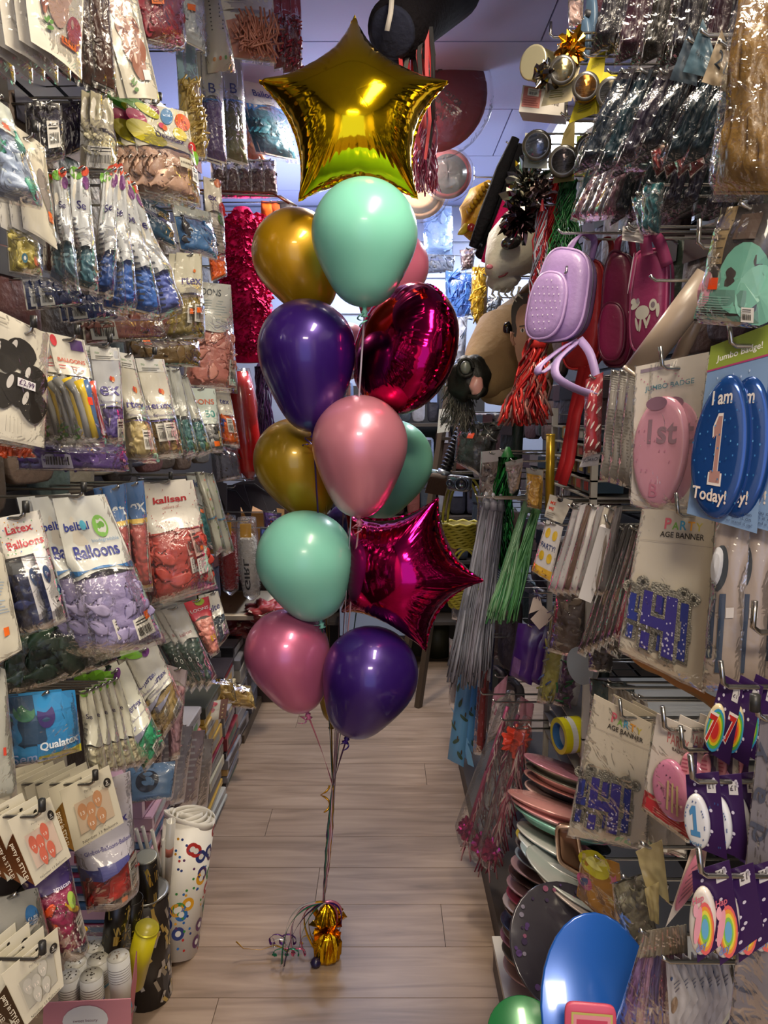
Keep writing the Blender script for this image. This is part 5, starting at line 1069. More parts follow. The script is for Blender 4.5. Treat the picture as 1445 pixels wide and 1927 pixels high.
def fluff(label, p0, p1, r, col, word=None):
    root = thing('fluffy_cuffs', label, 'toy', Vector(p1)); P0, P1 = Vector(p0), Vector(p1)
    m_ = MB(); m_.tube([P0, P0.lerp(P1, .1), P0.lerp(P1, .5), P0.lerp(P1, .9), P1], r, 18, rr=[r * .5, r * .9, r, r * .85, r * .35]); m_.build('fur_body', root, mat(col, rough=.9, sheen=1.0, bump=1.0, bscale=90, var=.2, vscale=40))
    rr = random.Random(3); f_ = MB()
    for k in range(700):
        t = rr.random(); a = rr.uniform(0, 6.28); c = P0.lerp(P1, .03 + .94 * t); R_ = r * (.6 + .4 * math.sin(math.pi * min(1, max(0, t)))) ; o_ = Vector((math.cos(a), math.sin(a), rr.uniform(-.3, .3)))
        s0 = c + o_ * R_ * .9; f_.add([s0, s0 + Vector((0, 0, .004)), s0 + o_ * .012 + Vector((rr.uniform(-.004, .004), 0, rr.uniform(-.006, .006)))], [[0, 1, 2]])
    f_.build('fur', root, mat(col, rough=.9), smooth=False, kind='stuff')
    m_ = MB(); m_.tube([P0 + Vector((0, 0, .06)), P0, P0.lerp(P1, .5), P1, P1 - Vector((0, 0, .02))], r, 14, rr=[r * 1.0, r * 1.15, r * 1.25, r * .9, r * .2]); m_.build('clear_sleeve', root, film(haze=.03))
    m_ = MB(); m_.use(mat('f0b020')); m_.box(P0 + Vector((-.02, -.03, -.01)), P0 + Vector((.02, -.025, .04))); m_.build('tag', root, smooth=False)
    if word:
        vs, fs, tw, th = text_geo(word, .05); m_ = MB(); h = (P0 - P1).length
        m_.add([P1 + Vector((r * .45, -r * 1.12, 0)) + (P0 - P1) * (.12 + .50 * x / tw) + Vector((-.03 + .045 * (1 - y / th) * 0 + .02 * (y / th), 0, 0)) for x, y in vs], fs); m_.build('lettering', root, mat('161416'), smooth=False)
fluff('red fluffy tube toy in a clear sleeve left of the white one', pt(428, 1000, 2.75), pt(434, 1110, 2.75), .032, 'b81a24')
fluff('white fluffy tube toy with black letters in a clear sleeve', pt(465, 1004, 2.72), pt(474, 1120, 2.72), .034, 'd8d4d0', word='GIRL')
pack([(490, 990), (512, 992), (510, 1060), (486, 1056)], 'crinkled bag of blue and silver streamers by the white fluffy toy', name='streamer_bag', cat='bag', d=2.85, x=None, yaw=10, cols=['2a4a9a', 'a8b0c8', '3a5ab0'], head=None, ht=.02, cb0=.1, count=16, size=.06, thick=.03, back='3a4a70')
pack([(495, 960), (530, 965), (525, 1000), (498, 1005)], 'small bag with a bright orange stripe above the blue streamer bag', name='streamer_bag', cat='bag', d=2.95, x=None, yaw=10, cols=['e85a1c', '8a8a9a', '5a3a8a'], head=None, ht=.02, cb0=.1, count=14, size=.05, thick=.03, back='4a4a5a')
# brown panel shelf with magenta fabric under the fluffy toys, red goods
root = thing('storage_shelf', 'tan wooden shelf unit with red goods in the far left corner', 'shelf', (-.72, 3.6, 0))
for (z0, z1, cc) in ((.60, .62, 'c8b8a0'), (.86, 1.10, '9a6e3a'), (.0, .04, '5a4a3a')):
    b = MB(); b.box((-.99, 3.35, z0), (-.52 if z0 else -.66, 3.85, z1)); b.build('shelf_board', root, mat(cc, rough=.5, var=.1), smooth=False)
b = MB(); b.box((-.99, 3.86, 0), (-.50, 3.89, 1.12)); b.build('back_board', root, mat('3a2a26', rough=.6), smooth=False)
rr = random.Random(77)
for k in range(9):
    c = pt(440 + rr.uniform(-15, 75), 1150 + k * 18, 3.35 + rr.uniform(0, .2)); c.z = max(c.z, .55)
    cc = ['8a1418', 'a01c20', '6a1014', '5a0c14', '9a2420', 'b0301c', '7a1418', '941a1c', '641018'][k]
    root = thing('fabric_bundle', ['wine', 'crimson', 'oxblood', 'maroon', 'brick', 'orange red', 'dark cherry', 'scarlet', 'garnet'][k] + ' cloth bundle heaped on the far left shelf', 'cloth', c - Vector((0, 0, .04)), 'red cloth bundles on the far left shelf')
    blob(c, .085, .07, .05, k * 3.1, amp=.7, freq=2.2, fine=.12).build('cloth', root, mat(cc, rough=.45, bump=.3, bscale=30, sheen=.3))
    m_ = MB(); m_.ribbon([c + Vector((-.06, -.07, .02)), c + Vector((0, -.085, .0)), c + Vector((.06, -.07, .02))], .012); m_.build('band', root, mat('c8b0a0', rough=.4))
# ---------------- right wall ----------------
def cushion(q, T, ex=2.0, m=None, back=0.0, soft=.25, nr=8, ns=36, rz=1.0):
    """closed padded body with a super-ellipse outline filling the sheet"""
    mb = MB(); mb.use(m or mat())
    def ring(k):
        t = 2 * math.pi * k / ns; c, s_ = math.cos(t), math.sin(t)
        return (math.copysign(abs(c) ** (2 / ex), c) / 2, math.copysign(abs(s_) ** (2 / ex), s_) / 2)
    prof = [(0, T), (.35, T), (.65, T * .985), (.85, T * .93), (.95, T * .8), (1.0, T * (1 - soft)), (1.0, back + (T - back) * .2), (.93, back), (0, back)]
    vs = []
    for r_, n in prof:
        for k in range(ns): x, y = ring(k); vs.append(q.p(.5 + x * r_, .5 + y * r_, n))
    fs = [[i * ns + k, i * ns + (k + 1) % ns, (i + 1) * ns + (k + 1) % ns, (i + 1) * ns + k] for i in range(len(prof) - 1) for k in range(ns)]
    return mb.add(vs, fs)
def outline_tube(q, n, r, ex, sc=1.0, m=None, ns=40):
    pth = []
    for k in range(ns + 1):
        t = 2 * math.pi * k / ns; c, s_ = math.cos(t), math.sin(t); pth.append(q.p(.5 + sc * math.copysign(abs(c) ** (2 / ex), c) / 2, .5 + sc * math.copysign(abs(s_) ** (2 / ex), s_) / 2, n))
    b = MB(); b.tube(pth, r, 6, cap=False); return b
R = dict(side=1)
def rp(c, l, **k): return pack(c, l, side=1, **k)
# big hanging dark masses at the top right: rows of wrapped fans and streamers
rr = random.Random(41)
DK = [('15111a', 'black violet'), ('1e1824', 'dusky'), ('121c28', 'ink blue'), ('2c1622', 'dark wine'), ('301c2a', 'plum'), ('102630', 'dark petrol'), ('1c1916', 'soot brown'), ('3a2e3c', 'grey mauve'), ('221c2c', 'aubergine')]
def darkrow(us, vt, vb, lean, wid, xx, nm, ncopy, step, d0=0):
    for k, u in enumerate(us):
        c, cn = DK[(k * 3 + d0) % len(DK)]; v0 = vt + rr.uniform(-18, 18); v1 = vb[k] if isinstance(vb, list) else vb + rr.uniform(-20, 20); w = wid * rr.uniform(.8, 1.25)
        f = .55
        rp([(u, v0), (u + w * f, v0 - 6), (u - lean + w, v1 - 22), (u - lean, v1)], '%s %s streamer pack from the aisle in %s' % (NUM[k].replace('lowest', 'first'), cn, nm), name='streamer_pack',
           x=xx, yaw=-42, cols=[c, DK[(k + 4) % 9][0], c], head=rr.choice(['3a343a', '2c282e', '4a4650', '2a3038', None]), ht=.22, cb0=.12, count=0, size=.09, thick=.026, n=ncopy, step=step, back='1c181c', group=nm, arc=0, crk=.003, pleat=True, filmkw=dict(haze=.0, gloss=.13, scale=60, strength=.7, refl=.22))
darkrow([1170, 1215, 1262, 1315, 1372, 1430], -120, 118, 62, 52, .46, 'the top row of dark packs', 3, .035)
darkrow([1165, 1205, 1240, 1282, 1330], 150, [330, 335, 322, 300, 318], 88, 48, .42, 'the middle row of dark packs', 4, .03, 2)
darkrow([1128, 1160, 1196, 1240, 1290], 262, [408, 415, 428, 412, 405], 50, 40, .45, 'the low row of dark packs', 4, .03, 5)
for k, (u, v, c, nm, tx) in enumerate(((1325, 35, '48606e', 'blue grey', 'PARTY'), (1300, 50, '3c4854', 'slate', 'HATS'), (1360, 55, '9a8a74', 'tan', '21'), (1418, 45, 'a08c70', 'sand', '18'), (1392, 70, '7a705e', 'dun', '30'))):
    rp([(u - 2, v), (u + 18, v + 60), (u + 10, v + 112), (u - 40, v + 100)], nm + ' pointed header card standing up among the dark packs', name='header_card', cat='card', x=.40, yaw=-35, head=c, ht=1, thick=.004, clear=False, pr=lambda P, tx=tx: P.text(tx, .25, .6, .5, '28303a', rot=.1))
for k, u in enumerate((1262, 1282, 1304, 1326)):
    rp([(u - 40, 275), (u - 8, 272), (u, 310), (u - 28, 335)], 'small dark red packet with pale edge, %s in the short row below the dark packs' % NUM[k].replace('lowest', 'first'), name='packet', x=.44, yaw=-40, cols=['5a1418', '6a1c20'], head='8a6a58', ht=.3, cb0=.2, count=8, size=.04, thick=.02, group='small dark red packets')
for k, (u, v, h) in enumerate(((1195, 262, 60), (1210, 350, 90), (1188, 372, 70))):
    rp([(u, v), (u + 40, v - 10), (u + 30, v + h), (u - 20 + 20 * k, v + h)], 'dark teal crinkled pack, ' + ['upper one between the dark rows', 'middle one over the red backpack', 'lowest one over the red backpack'][k], name='streamer_pack', x=.43, yaw=-40, cols=['1a6068', '2a747c', '144c54'], head=None, ht=.02, cb0=.05, count=12, size=.06, thick=.03, group='teal crinkled packs', back='123a40')
for k in range(5):
    u = 1120 + k * 14; rp([(u + 20, 285 - k * 8), (u + 44, 280 - k * 8), (u - 20, 420 - k * 3), (u - 46, 412)], 'slanting yellow green edged pack, %s of the slanting bunch by the red tassels' % NUM[k].replace('lowest', 'first'), name='streamer_pack', x=.44, yaw=-30, cols=['8a8078', '5c3a4a', '4a4450'][:2 + k % 2], head='a8a49c', ht=.35, count=10, size=.05, thick=.025, group='slanting bunch of packs')
# gold and clear pack at the right edge, picture pack below it
rp([(1400, -60), (1470, -60), (1470, 372), (1340, 372)], 'big clear pack of gold braid and orange fabric at the top right edge', name='costume_pack', x=.37, yaw=-55, cols=['7a5a28', '8a6a2c', '80602c'], head='8a8e9a', ht=.02, cb0=.03, count=0, thick=.03, back='6a5030', pleat=True, filmkw=dict(haze=.01, scale=60, strength=.7, refl=.3))
rp([(1355, 392), (1470, 380), (1430, 614), (1306, 604)], 'clear pack with printed mint green and pink picture and an orange sticker at the right edge', name='picture_pack', x=.37, yaw=-50, head='3a3230', ht=1, thick=.015, pr=lambda P: (P.disc(.68, .62, .36, .30, '6fae98'), P.disc(.95, .75, .30, .25, '7fbca8'), P.rect(0, .72, 1, .98, '5f8a7c', 4, 2), P.disc(.12, .72, .16, .16, 'c88a9c'), P.rect(.14, .0, .34, .5, '8a7450'), [P.rect(.15, .04 + .08 * k, .33, .05 + .08 * k, '4a3a28', 1, 1) for k in range(6)], P.rect(.2, .62, .36, .72, 'f0501c'), P.barcode(.78, .86, .94, .98), P.lines(.08, .78, .7, .95, 8, '7a9a90'), P.rect(.45, .08, .8, .3, '55453c')))
# pegs sticking out
def bare_hook(u, v, d, label, L=.16):
    P = pt(u, v, d); r = thing('display_hook', label, 'hook', (XR - .014, P.y, P.z), 'wire display hooks'); m = mat('c4c0b8', rough=.2, metal=1)
    a = MB(); a.tube([(XR - .014, P.y, P.z), (P.x, P.y, P.z), (P.x - .008, P.y, P.z + .006), (P.x - .008, P.y, P.z + .035)], .0034, 8); a.build('wire', r, m)
    b = MB(); b.box((XR - .018, P.y - .016, P.z - .022), (XR - .014, P.y + .016, P.z + .018)); b.build('back_plate', r, m, smooth=False)
for i, (u, v, d) in enumerate(((1042, 70, 1.95), (1072, 228, 1.85), (1325, 465, 1.02), (1032, 1195, 2.0), (1036, 1212, 1.95), (1064, 945, 1.8), (1430, 1190, .78), (1262, 1700, 1.2))):
    bare_hook(u, v, d, ['bare chrome hook against the ceiling at the top right', 'chrome hook under the yellow carded rolls', 'white hook beside the clear picture pack', 'upper of the two bare hooks by the white tape roll', 'lower of the two bare hooks by the white tape roll', 'chrome hook above the party picture packet', 'chrome hook at the right edge by the banner strip', 'chrome hook over the iridescent packs'][i])
# clear-ended rolls on yellow cards
def roll(u, v, d, rpx, col, label, card=None, inner='3a3438', core=None, ax=(-.25, -1, -.15), L=.06):
    c = pt(u, v, d); r_ = rpx / F * d * 1.03; z = Vector(ax).normalized(); M = Matrix.Translation(c) @ z.to_track_quat('Z', 'Y').to_matrix().to_4x4()
    root = thing('foil_roll', label, 'roll', c - Vector((0, 0, r_)), 'rolls of foil decoration on cards')
    if card:
        q = Quad(card[1:], d=d + .035, yaw=-25); sheet(q, 0, 0, 1, 1, 0, mat(card[0], rough=.35), 4, 5, th=.001).build('backing_card', root, smooth=False)
        P = Print(q); P.text('DECO', .3, .2, .4, '7a6a20'); P.lines(.2, .75, .7, .9, 4, '8a8040'); P.build('printing', root)
    a = MB(); a.lathe([(r_ * .82, 0), (r_, -.004), (r_, -L), (r_ * .3, -L), (r_ * .3, -L * .9), (r_ * .82, -L * .9), (r_ * .82, 0)], M, 28); a.build('wound_foil', root, mat(col, rough=.15, metal=.9))
    a = MB(); a.lathe([(0, -.008), (r_ * .80, -.008), (r_ * .80, -.010), (0, -.010)], M, 28); a.build('end_cap', root, mat(inner, rough=.18, coat=.6))
    a = MB(); a.lathe([(r_ * .80, .0), (r_ * 1.04, .001), (r_ * 1.06, -.004), (r_ * .82, -.006)], M, 28); a.build('rim', root, mat('3a3630', rough=.25, coat=.5))
    if core: a = MB(); a.lathe([(0, -.004), (r_ * .35, -.004), (r_ * .35, -.007), (0, -.007)], M @ Matrix.Translation((0, -r_ * .35, 0)) , 18); a.build('core', root, mat(core, rough=.5))
roll(1058, 131, 1.70, 22, 'b8a878', 'clear foil roll with purple centre at the top right, leftmost on a yellow card', card=('d8c8a0', (1050, 88), (1098, 100), (1075, 190), (1018, 200)), inner='6a3a5a')
roll(1102, 162, 1.62, 22, 'b87c34', 'copper gold foil roll on a yellow card, middle one at the top right', card=('c8b81c', (1110, 110), (1140, 95), (1130, 210), (1070, 232)), inner='3a3430')
roll(1150, 174, 1.56, 24, '4a4438', 'black foil roll on a yellow card, right of the copper gold one', card=('b8a818', (1135, 135), (1180, 140), (1178, 200), (1120, 215)), inner='0e0c10')
roll(1010, 273, 1.85, 24, '9aa4c0', 'silver foil roll with bright pink core below the white box', card=('b8b8b0', (988, 250), (1030, 252), (1030, 318), (985, 315)), inner='4a4648', core='f04a80')
roll(1060, 303, 1.75, 25, '4a4244', 'smoky glass-like foil roll hanging in the middle of three', card=('8a7a4a', (1060, 250), (1082, 210), (1080, 340), (1040, 345)), inner='5a5a66')
roll(1110, 280, 1.72, 24, '5a5648', 'olive grey foil roll, rightmost of the three lower rolls', card=('8a9a3a', (1085, 255), (1140, 258), (1135, 330), (1082, 330)), inner='5c5c50')
root = thing('candle_box', 'pink and white long printed box sticking out below the silver cup at the top right', 'box', pt(1010, 215, 1.95))
q = Quad([(984, 160), (1064, 172), (1060, 218), (976, 210)], d=1.92, yaw=-20); q2 = q
b = MB(); A = [q.p(0, 0, 0), q.p(1, 0, 0), q.p(1, 1, 0), q.p(0, 1, 0)]; Bk = [q.p(0, 0, -.06), q.p(1, 0, -.06), q.p(1, 1, -.06), q.p(0, 1, -.06)]
b.add(A + Bk, [[0, 1, 2, 3], [7, 6, 5, 4], [0, 4, 5, 1], [1, 5, 6, 2], [2, 6, 7, 3], [3, 7, 4, 0]]); b.build('box_body', root, mat('d8d0c8', rough=.4), smooth=False)
P = Print(q, .0008); P.rect(.04, .04, .45, .8, 'c87a70'); P.barcode(.14, .08, .40, .36); P.text('Suesse', .5, .55, .38, '6a5a50', bold=0, rot=.1); P.lines(.08, .45, .42, .78, 4, 'a85a54'); P.build('printing', root)
cyl('silver_cup', 'silver cup with wide dark mouth pointing left under the bare hook', 'cup', pt(1044, 135, 1.92), pt(1003, 118, 1.86), .036, 'a89c70', metal=.9, rough=.2, rim='c8c0a0')
for k, (u, v, cc) in enumerate(((1078, 88, 'd8a030'), (1070, 100, 'b07020'), (1028, 140, '8a8680'))):
    c = pt(u, v, 1.72); root = thing('metallic_bow', ['bright gold', 'amber', 'silver'][k] + ' metallic bow in a bag among the foil rolls', 'bow', c, 'metallic bows'); blob(c, .022, .02, .026, k * 5 + 1, amp=1.2, freq=2.6, nu=16, nv=12).build('loops', root, mat(cc, rough=.15, metal=1), smooth=False)
# hat/witch tinsel: crinkled dark silver garlands
for k, (u, v, cc) in enumerate(((995, 350, '8a8a80'), (985, 385, '6a6860'), (1012, 370, '9a8a8c'), (978, 410, '4a3a40'))):
    c = pt(u, v, 1.95); root = thing('foil_garland', ['bright crumpled', 'green tinted', 'rosy', 'dark trailing'][k] + ' silver foil garland under the silver foil roll', 'garland', c - Vector((0, 0, .03)), 'crumpled foil garlands')
    blob(c, .032, .03, .036, k * 7.7, amp=1.5, freq=2.8, fine=.5, nu=30, nv=22).build('foil', root, mat(cc, rough=.16, metal=1), smooth=False)
# ribbons at the very top: red wrapped board, blue discs
rp([(1108, -60), (1180, -60), (1160, 70), (1105, 78)], 'glossy crimson wrapped board at the top by the blue discs', name='wrapped_board', cat='board', x=.60, yaw=-10, head='7a1830', ht=1, thick=.01)
for k, (u, v) in enumerate(((1118, 28), (1145, 44), (1106, 75))):
    q = Quad([(u - 9, v - 44), (u + 9, v - 42), (u + 7, v + 44), (u - 11, v + 42)], d=1.75, yaw=-70 if k < 2 else -60); root = thing('ribbon_spool', ['upper', 'middle', 'lowest'][k] + ' slate blue disc seen edge-on at the top right', 'spool', q.p(.5, 1)); cushion(q, .012, 2, mat('4a6078', rough=.35)).build('disc', root)
    o = MB(); o.tube([q.p(.5, .5, -.02), q.p(.5, .5, .02)], .008, 10); o.build('hub', root, mat('2a2a30'))
rp([(1068, -40), (1098, -40), (1096, 48), (1070, 50)], 'clear bag hanging against the ceiling left of the crimson board', name='clear_bag', cat='bag', x=.46, yaw=-30, cols=['b8b4b0', 'c8a8a0'], head='c8c4bc', ht=.5, count=8, size=.05, thick=.02)
rp([(1080, 50), (1105, 45), (1104, 95), (1082, 78)], 'small blue and red tasselled pack below the clear bag by the ceiling', name='tassel_pack', x=.47, yaw=-30, cols=['2a3a8a', 'c01c2c'], head=None, ht=.02, cb0=.05, count=10, size=.04, thick=.02)
# black and pink fringed garments, bird mask, tassels
def garment(name, label, p0, p1, w, col, n, seed, group=None):
    p0, p1 = Vector(p0), Vector(p1); root = thing(name, label, 'costume', p1, group); rr = random.Random(seed)
    for k in range(n):
        o0 = Vector(((k / (n - 1) - .5) * w, rr.uniform(-.03, .03), rr.uniform(-.01, .02))); o1 = o0 * 1.1 + Vector((rr.uniform(-.01, .01), 0, rr.uniform(-.03, .03)))
        b = MB(); P_ = [p0 + o0, (p0 + o0).lerp(p1 + o1, .3) + Vector((0, 0, .008)), (p0 + o0).lerp(p1 + o1, .7), p1 + o1]
        b.tube(P_, w / n, 10, rr=[w / n * .7, w / n * 1.1, w / n * 1.2, w / n * .8]); b.build('fold', root, mat(col, rough=.9, bump=.8, bscale=60, spec=.2))
    return root
garment('fringed_scarf', 'bunch of black fluffy scarves hanging slanting over the yellow bird mask', pt(996, 275, 2.35), pt(915, 470, 2.4), .09, '141316', 5, 1)
garment('pink_scarf', 'hot pink scarf hanging slanting between the black scarves and the white animal mask', pt(1000, 330, 2.25), pt(938, 488, 2.3), .05, 'd81a64', 3, 2)
garment('black_scarf', 'lower black scarf end beside the hot pink scarf', pt(960, 410, 2.5), pt(918, 492, 2.45), .045, '100f12', 2, 3)
strands('red_tassels', 'red beaded cords and tassels hanging beside the green ones', 'tassel', pt(1048, 335, 1.95), pt(1025, 520, 1.95), .022, 60, .003, ['b81c20', 'd02a28', '8a1418'], 9, metal=.1)
strands('green_tassels', 'green cords and tassels hanging above the lilac backpack', 'tassel', pt(1068, 340, 1.85), pt(1062, 480, 1.85), .035, 90, .003, ['1a5a2c', '0f3a1c', '2a7a3c'], 10, metal=.1)
strands('clear_tassels', 'red and white sleeve of streamers in front of the white animal mask', 'streamer', pt(1020, 400, 1.9), pt(1010, 570, 1.9), .016, 46, .004, ['8a1c28', 'b8b4c0', 'a02a34', '6a6a78'], 11, metal=.2)
# bird mask
def oriented_blob(px, r3, seed, amp, freq, d, m, name, root, M3=None, fine=0, nu=26, nv=18):
    return blob(pt(px[0], px[1], d), r3[0], r3[1], r3[2], seed, amp, freq, nu, nv, M3, fine).build(name, root, m)
YB_ = mat('c8981c', rough=.45, bump=.5, bscale=40)
root = thing('bird_mask', 'yellow rubber bird mask with a red eye hanging by the black scarves', 'mask', pt(900, 450, 2.9))
b = MB(); pth = [pt(925, 345, 2.9), pt(908, 370, 2.9), pt(898, 400, 2.9), pt(893, 430, 2.9), pt(905, 452, 2.9)]; b.tube(pth, .06, 18, rr=[.02, .055, .07, .058, .03]); b.build('head', root, YB_)
for k in range(7):
    b = MB(); c = pt(884 + k * 5.5, 398 - k * 8, 2.82); b.tube([c, c + Vector((-.012, -.02, .006))], .010, 8, rr=[.012, .004]); b.build('spike', root, YB_)
b = MB(); b.tube([pt(878, 428, 2.86), pt(868, 437, 2.84), pt(862, 441, 2.83)], .012, 8, rr=[.018, .012, .003]); b.build('beak', root, mat('b8a030', rough=.4))
oriented_blob((887, 428), (.016, .012, .015), 1, .1, 2, 2.83, mat('8a1a14', rough=.25, coat=.5), 'eye', root, nu=14, nv=10)
# white animal mask
WM = mat('d2ccb8', rough=.6, bump=.35, bscale=45, sheen=.3)
root = thing('animal_mask', 'white rubber rodent mask with dark eye and pink nose', 'mask', pt(960, 545, 2.3))
b = MB(); b.tube([pt(1015, 425, 2.30), pt(990, 445, 2.28), pt(962, 472, 2.25), pt(940, 498, 2.22), pt(924, 512, 2.20)], .07, 22, rr=[.060, .092, .084, .050, .022]); b.build('head', root, WM)
oriented_blob((948, 525), (.050, .045, .034), 3, .3, 2, 2.26, WM, 'muzzle', root)
for (pp, d_) in (((921, 502), 2.17),): oriented_blob(pp, (.010, .007, .007), 2, .1, 2, d_, mat('c8707c', rough=.4), 'nose', root, nu=12, nv=8)
b = MB(); b.tube([pt(938, 522, 2.195), pt(950, 518, 2.195), pt(959, 508, 2.20)], .003, 6); b.build('mouth', root, mat('8a3a40'))
oriented_blob((962, 456), (.030, .016, .019), 4, .05, 2, 2.155, mat('2a2826', rough=.12, coat=.8), 'eye', root, M3=Matrix.Rotation(-.3, 3, 'Y'), nu=18, nv=12)
b = MB(); b.tube([pt(946, 462, 2.16), pt(955, 446, 2.155), pt(972, 446, 2.155), pt(978, 455, 2.16)], .003, 6); b.build('eyelid', root, WM)
for k in range(5):
    b = MB(); a_ = pt(930 + k * 12, 540, 2.25); b.tube([a_, a_ + Vector((-.006, 0, -.02)), a_ + Vector((.008, -.01, -.036 - .008 * (k % 2)))], .004, 6, rr=[.006, .004, .001]); b.build('tuft', root, WM)
# horse mask
HM = mat('a08258', rough=.75, bump=.5, bscale=22, var=.25, vscale=7, spec=.2); HD = mat('191813', rough=.5, bump=.3, spec=.25)
root = thing('horse_mask', 'tan rubber horse head mask with black muzzle hanging nose down-left', 'mask', pt(930, 770, 2.55))
b = MB(); b.tube([pt(1000, 560, 2.7), pt(990, 600, 2.7), pt(968, 645, 2.68), pt(935, 685, 2.60), pt(908, 705, 2.54), pt(886, 714, 2.50)], .1, 28, rr=[.055, .11, .150, .125, .085, .050]); b.build('head', root, HM)
b = MB(); b.tube([pt(1010, 700, 2.66), pt(985, 705, 2.64), pt(955, 722, 2.62), pt(920, 733, 2.55)], .1, 22, rr=[.10, .105, .085, .05]); b.build('jaw', root, HM)
oriented_blob((883, 712), (.066, .05, .070), 6, .25, 1.8, 2.44, HD, 'muzzle', root)
for (u, v) in ((876, 692), (893, 724)):
    c = pt(u, v, 2.385); b = MB()
    pth = [c + Vector((.024 * math.cos(t * .52), -.004 * math.sin(t * .3), .028 * math.sin(t * .52))) for t in range(13)]; b.tube(pth, .006, 8, cap=False)
    if v < 700: b.build('nostril', root, HD); oriented_blob((u, v), (.017, .008, .021), 1, .1, 2, 2.39, mat('5e6258', rough=.3), 'nostril_pit', root, nu=12, nv=8)
oriented_blob((896, 726), (.022, .014, .030), 8, .3, 2, 2.39, mat('b8847a', rough=.35), 'tongue', root, nu=14, nv=10)
b = MB(); b.tube([pt(882, 746, 2.40), pt(898, 748, 2.385), pt(912, 730, 2.39)], .009, 8); b.build('lip', root, HD)
for k in range(3):
    b = MB(); c = pt(890 + k * 5, 733 - k * 3, 2.415); b.box(c - Vector((.003, .002, .004)), c + Vector((.003, .002, .004))); b.build('tooth', root, mat('c8c4b4', rough=.3), smooth=False)
oriented_blob((955, 620), (.016, .012, .026), 9, .1, 2, 2.525, mat('1a1612', rough=.15), 'eye', root, nu=14, nv=10)
b = MB(); b.tube([pt(988, 560, 2.6), pt(996, 545, 2.6), pt(1003, 528, 2.6)], .02, 10, rr=[.028, .024, .006]); b.build('ear', root, mat('5a4228', rough=.7))
rr = random.Random(6); b = MB()
for k in range(320):
    s_ = pt(rr.uniform(852, 885), rr.uniform(690, 770), 2.47) ; e = s_ + Vector((rr.uniform(-.05, .03), rr.uniform(-.03, .02), rr.uniform(-.10, -.03))); b.use(mat(['4a453c', '6a655a', '38342c'][k % 3], rough=.8)); b.ribbon([s_, s_.lerp(e, .5) + Vector((rr.uniform(-.012, .012), 0, 0)), e], .0022)
b.build('beard_hair', root, kind='stuff')
# cut-out face mask
q = Quad([(962, 565), (1012, 556), (1020, 700), (972, 706)], d=2.35, yaw=-25); root = thing('face_mask', 'flat cardboard face mask of a smiling grey-haired man behind the lilac backpack', 'mask', q.p(.5, 1))
cushion(q, .0025, 2.3, mat('c4967a', rough=.45), ns=40).build('card', root, smooth=False)
P = Print(q, .0030); P.disc(.50, .10, .46, .16, '4a423c'); P.disc(.06, .28, .10, .22, '4a423c'); P.disc(.52, .30, .40, .22, 'c4967a')
for a in (.36, .76): P.disc(a, .42, .085, .028, 'e0d8d0'); P.disc(a, .42, .04, .026, '3a2c24'); P.rect(a - .11, .355, a + .11, .375, '5a4a3c', 2, 1)
P.disc(.57, .55, .07, .10, 'a87258'); P.disc(.57, .74, .20, .045, '8a3c34'); P.disc(.57, .735, .16, .026, 'e4dcd0'); P.build('printed_face', root)
b = MB(); b.tube([q.p(.02, .45, 0), q.p(-.06, .42, 0), q.p(-.08, .52, 0), q.p(0, .60, 0)], .006, 8); b.build('ear', root, mat('c08c72', rough=.5))
# yellow and blue inflatable sleeves behind the masks
for c_, cc, nm, d_, cols_ in (([(838, 505), (888, 515), (885, 585), (840, 690)], '5a8ad0', 'bright blue printed sleeve behind the horse mask', 3.6, ['2a5ab8', '4a80d8']), ([(888, 500), (920, 500), (912, 640), (885, 590)], 'c8a83c', 'yellow inflatable in a clear sleeve under the bird mask', 3.1, ['c8a01c', 'd8b430']), ([(905, 560), (945, 555), (930, 650), (895, 640)], '3a4458', 'dark blue striped sleeve between the masks', 3.2, ['2a3040', '3a4a6a', '6a7a9a']), ([(845, 600), (880, 590), (868, 760), (842, 720)], 'a8b8d8', 'pale blue strip pack hanging left of the horse mask', 3.5, ['8aa0d0', 'b8c4e0'])):
    rp(c_, nm, name='sleeve_pack', d=d_, x=None, yaw=-20, cols=cols_, head=None, ht=.02, cb0=.05, rods=True, count=30, size=.14, thick=.03, back=cc)
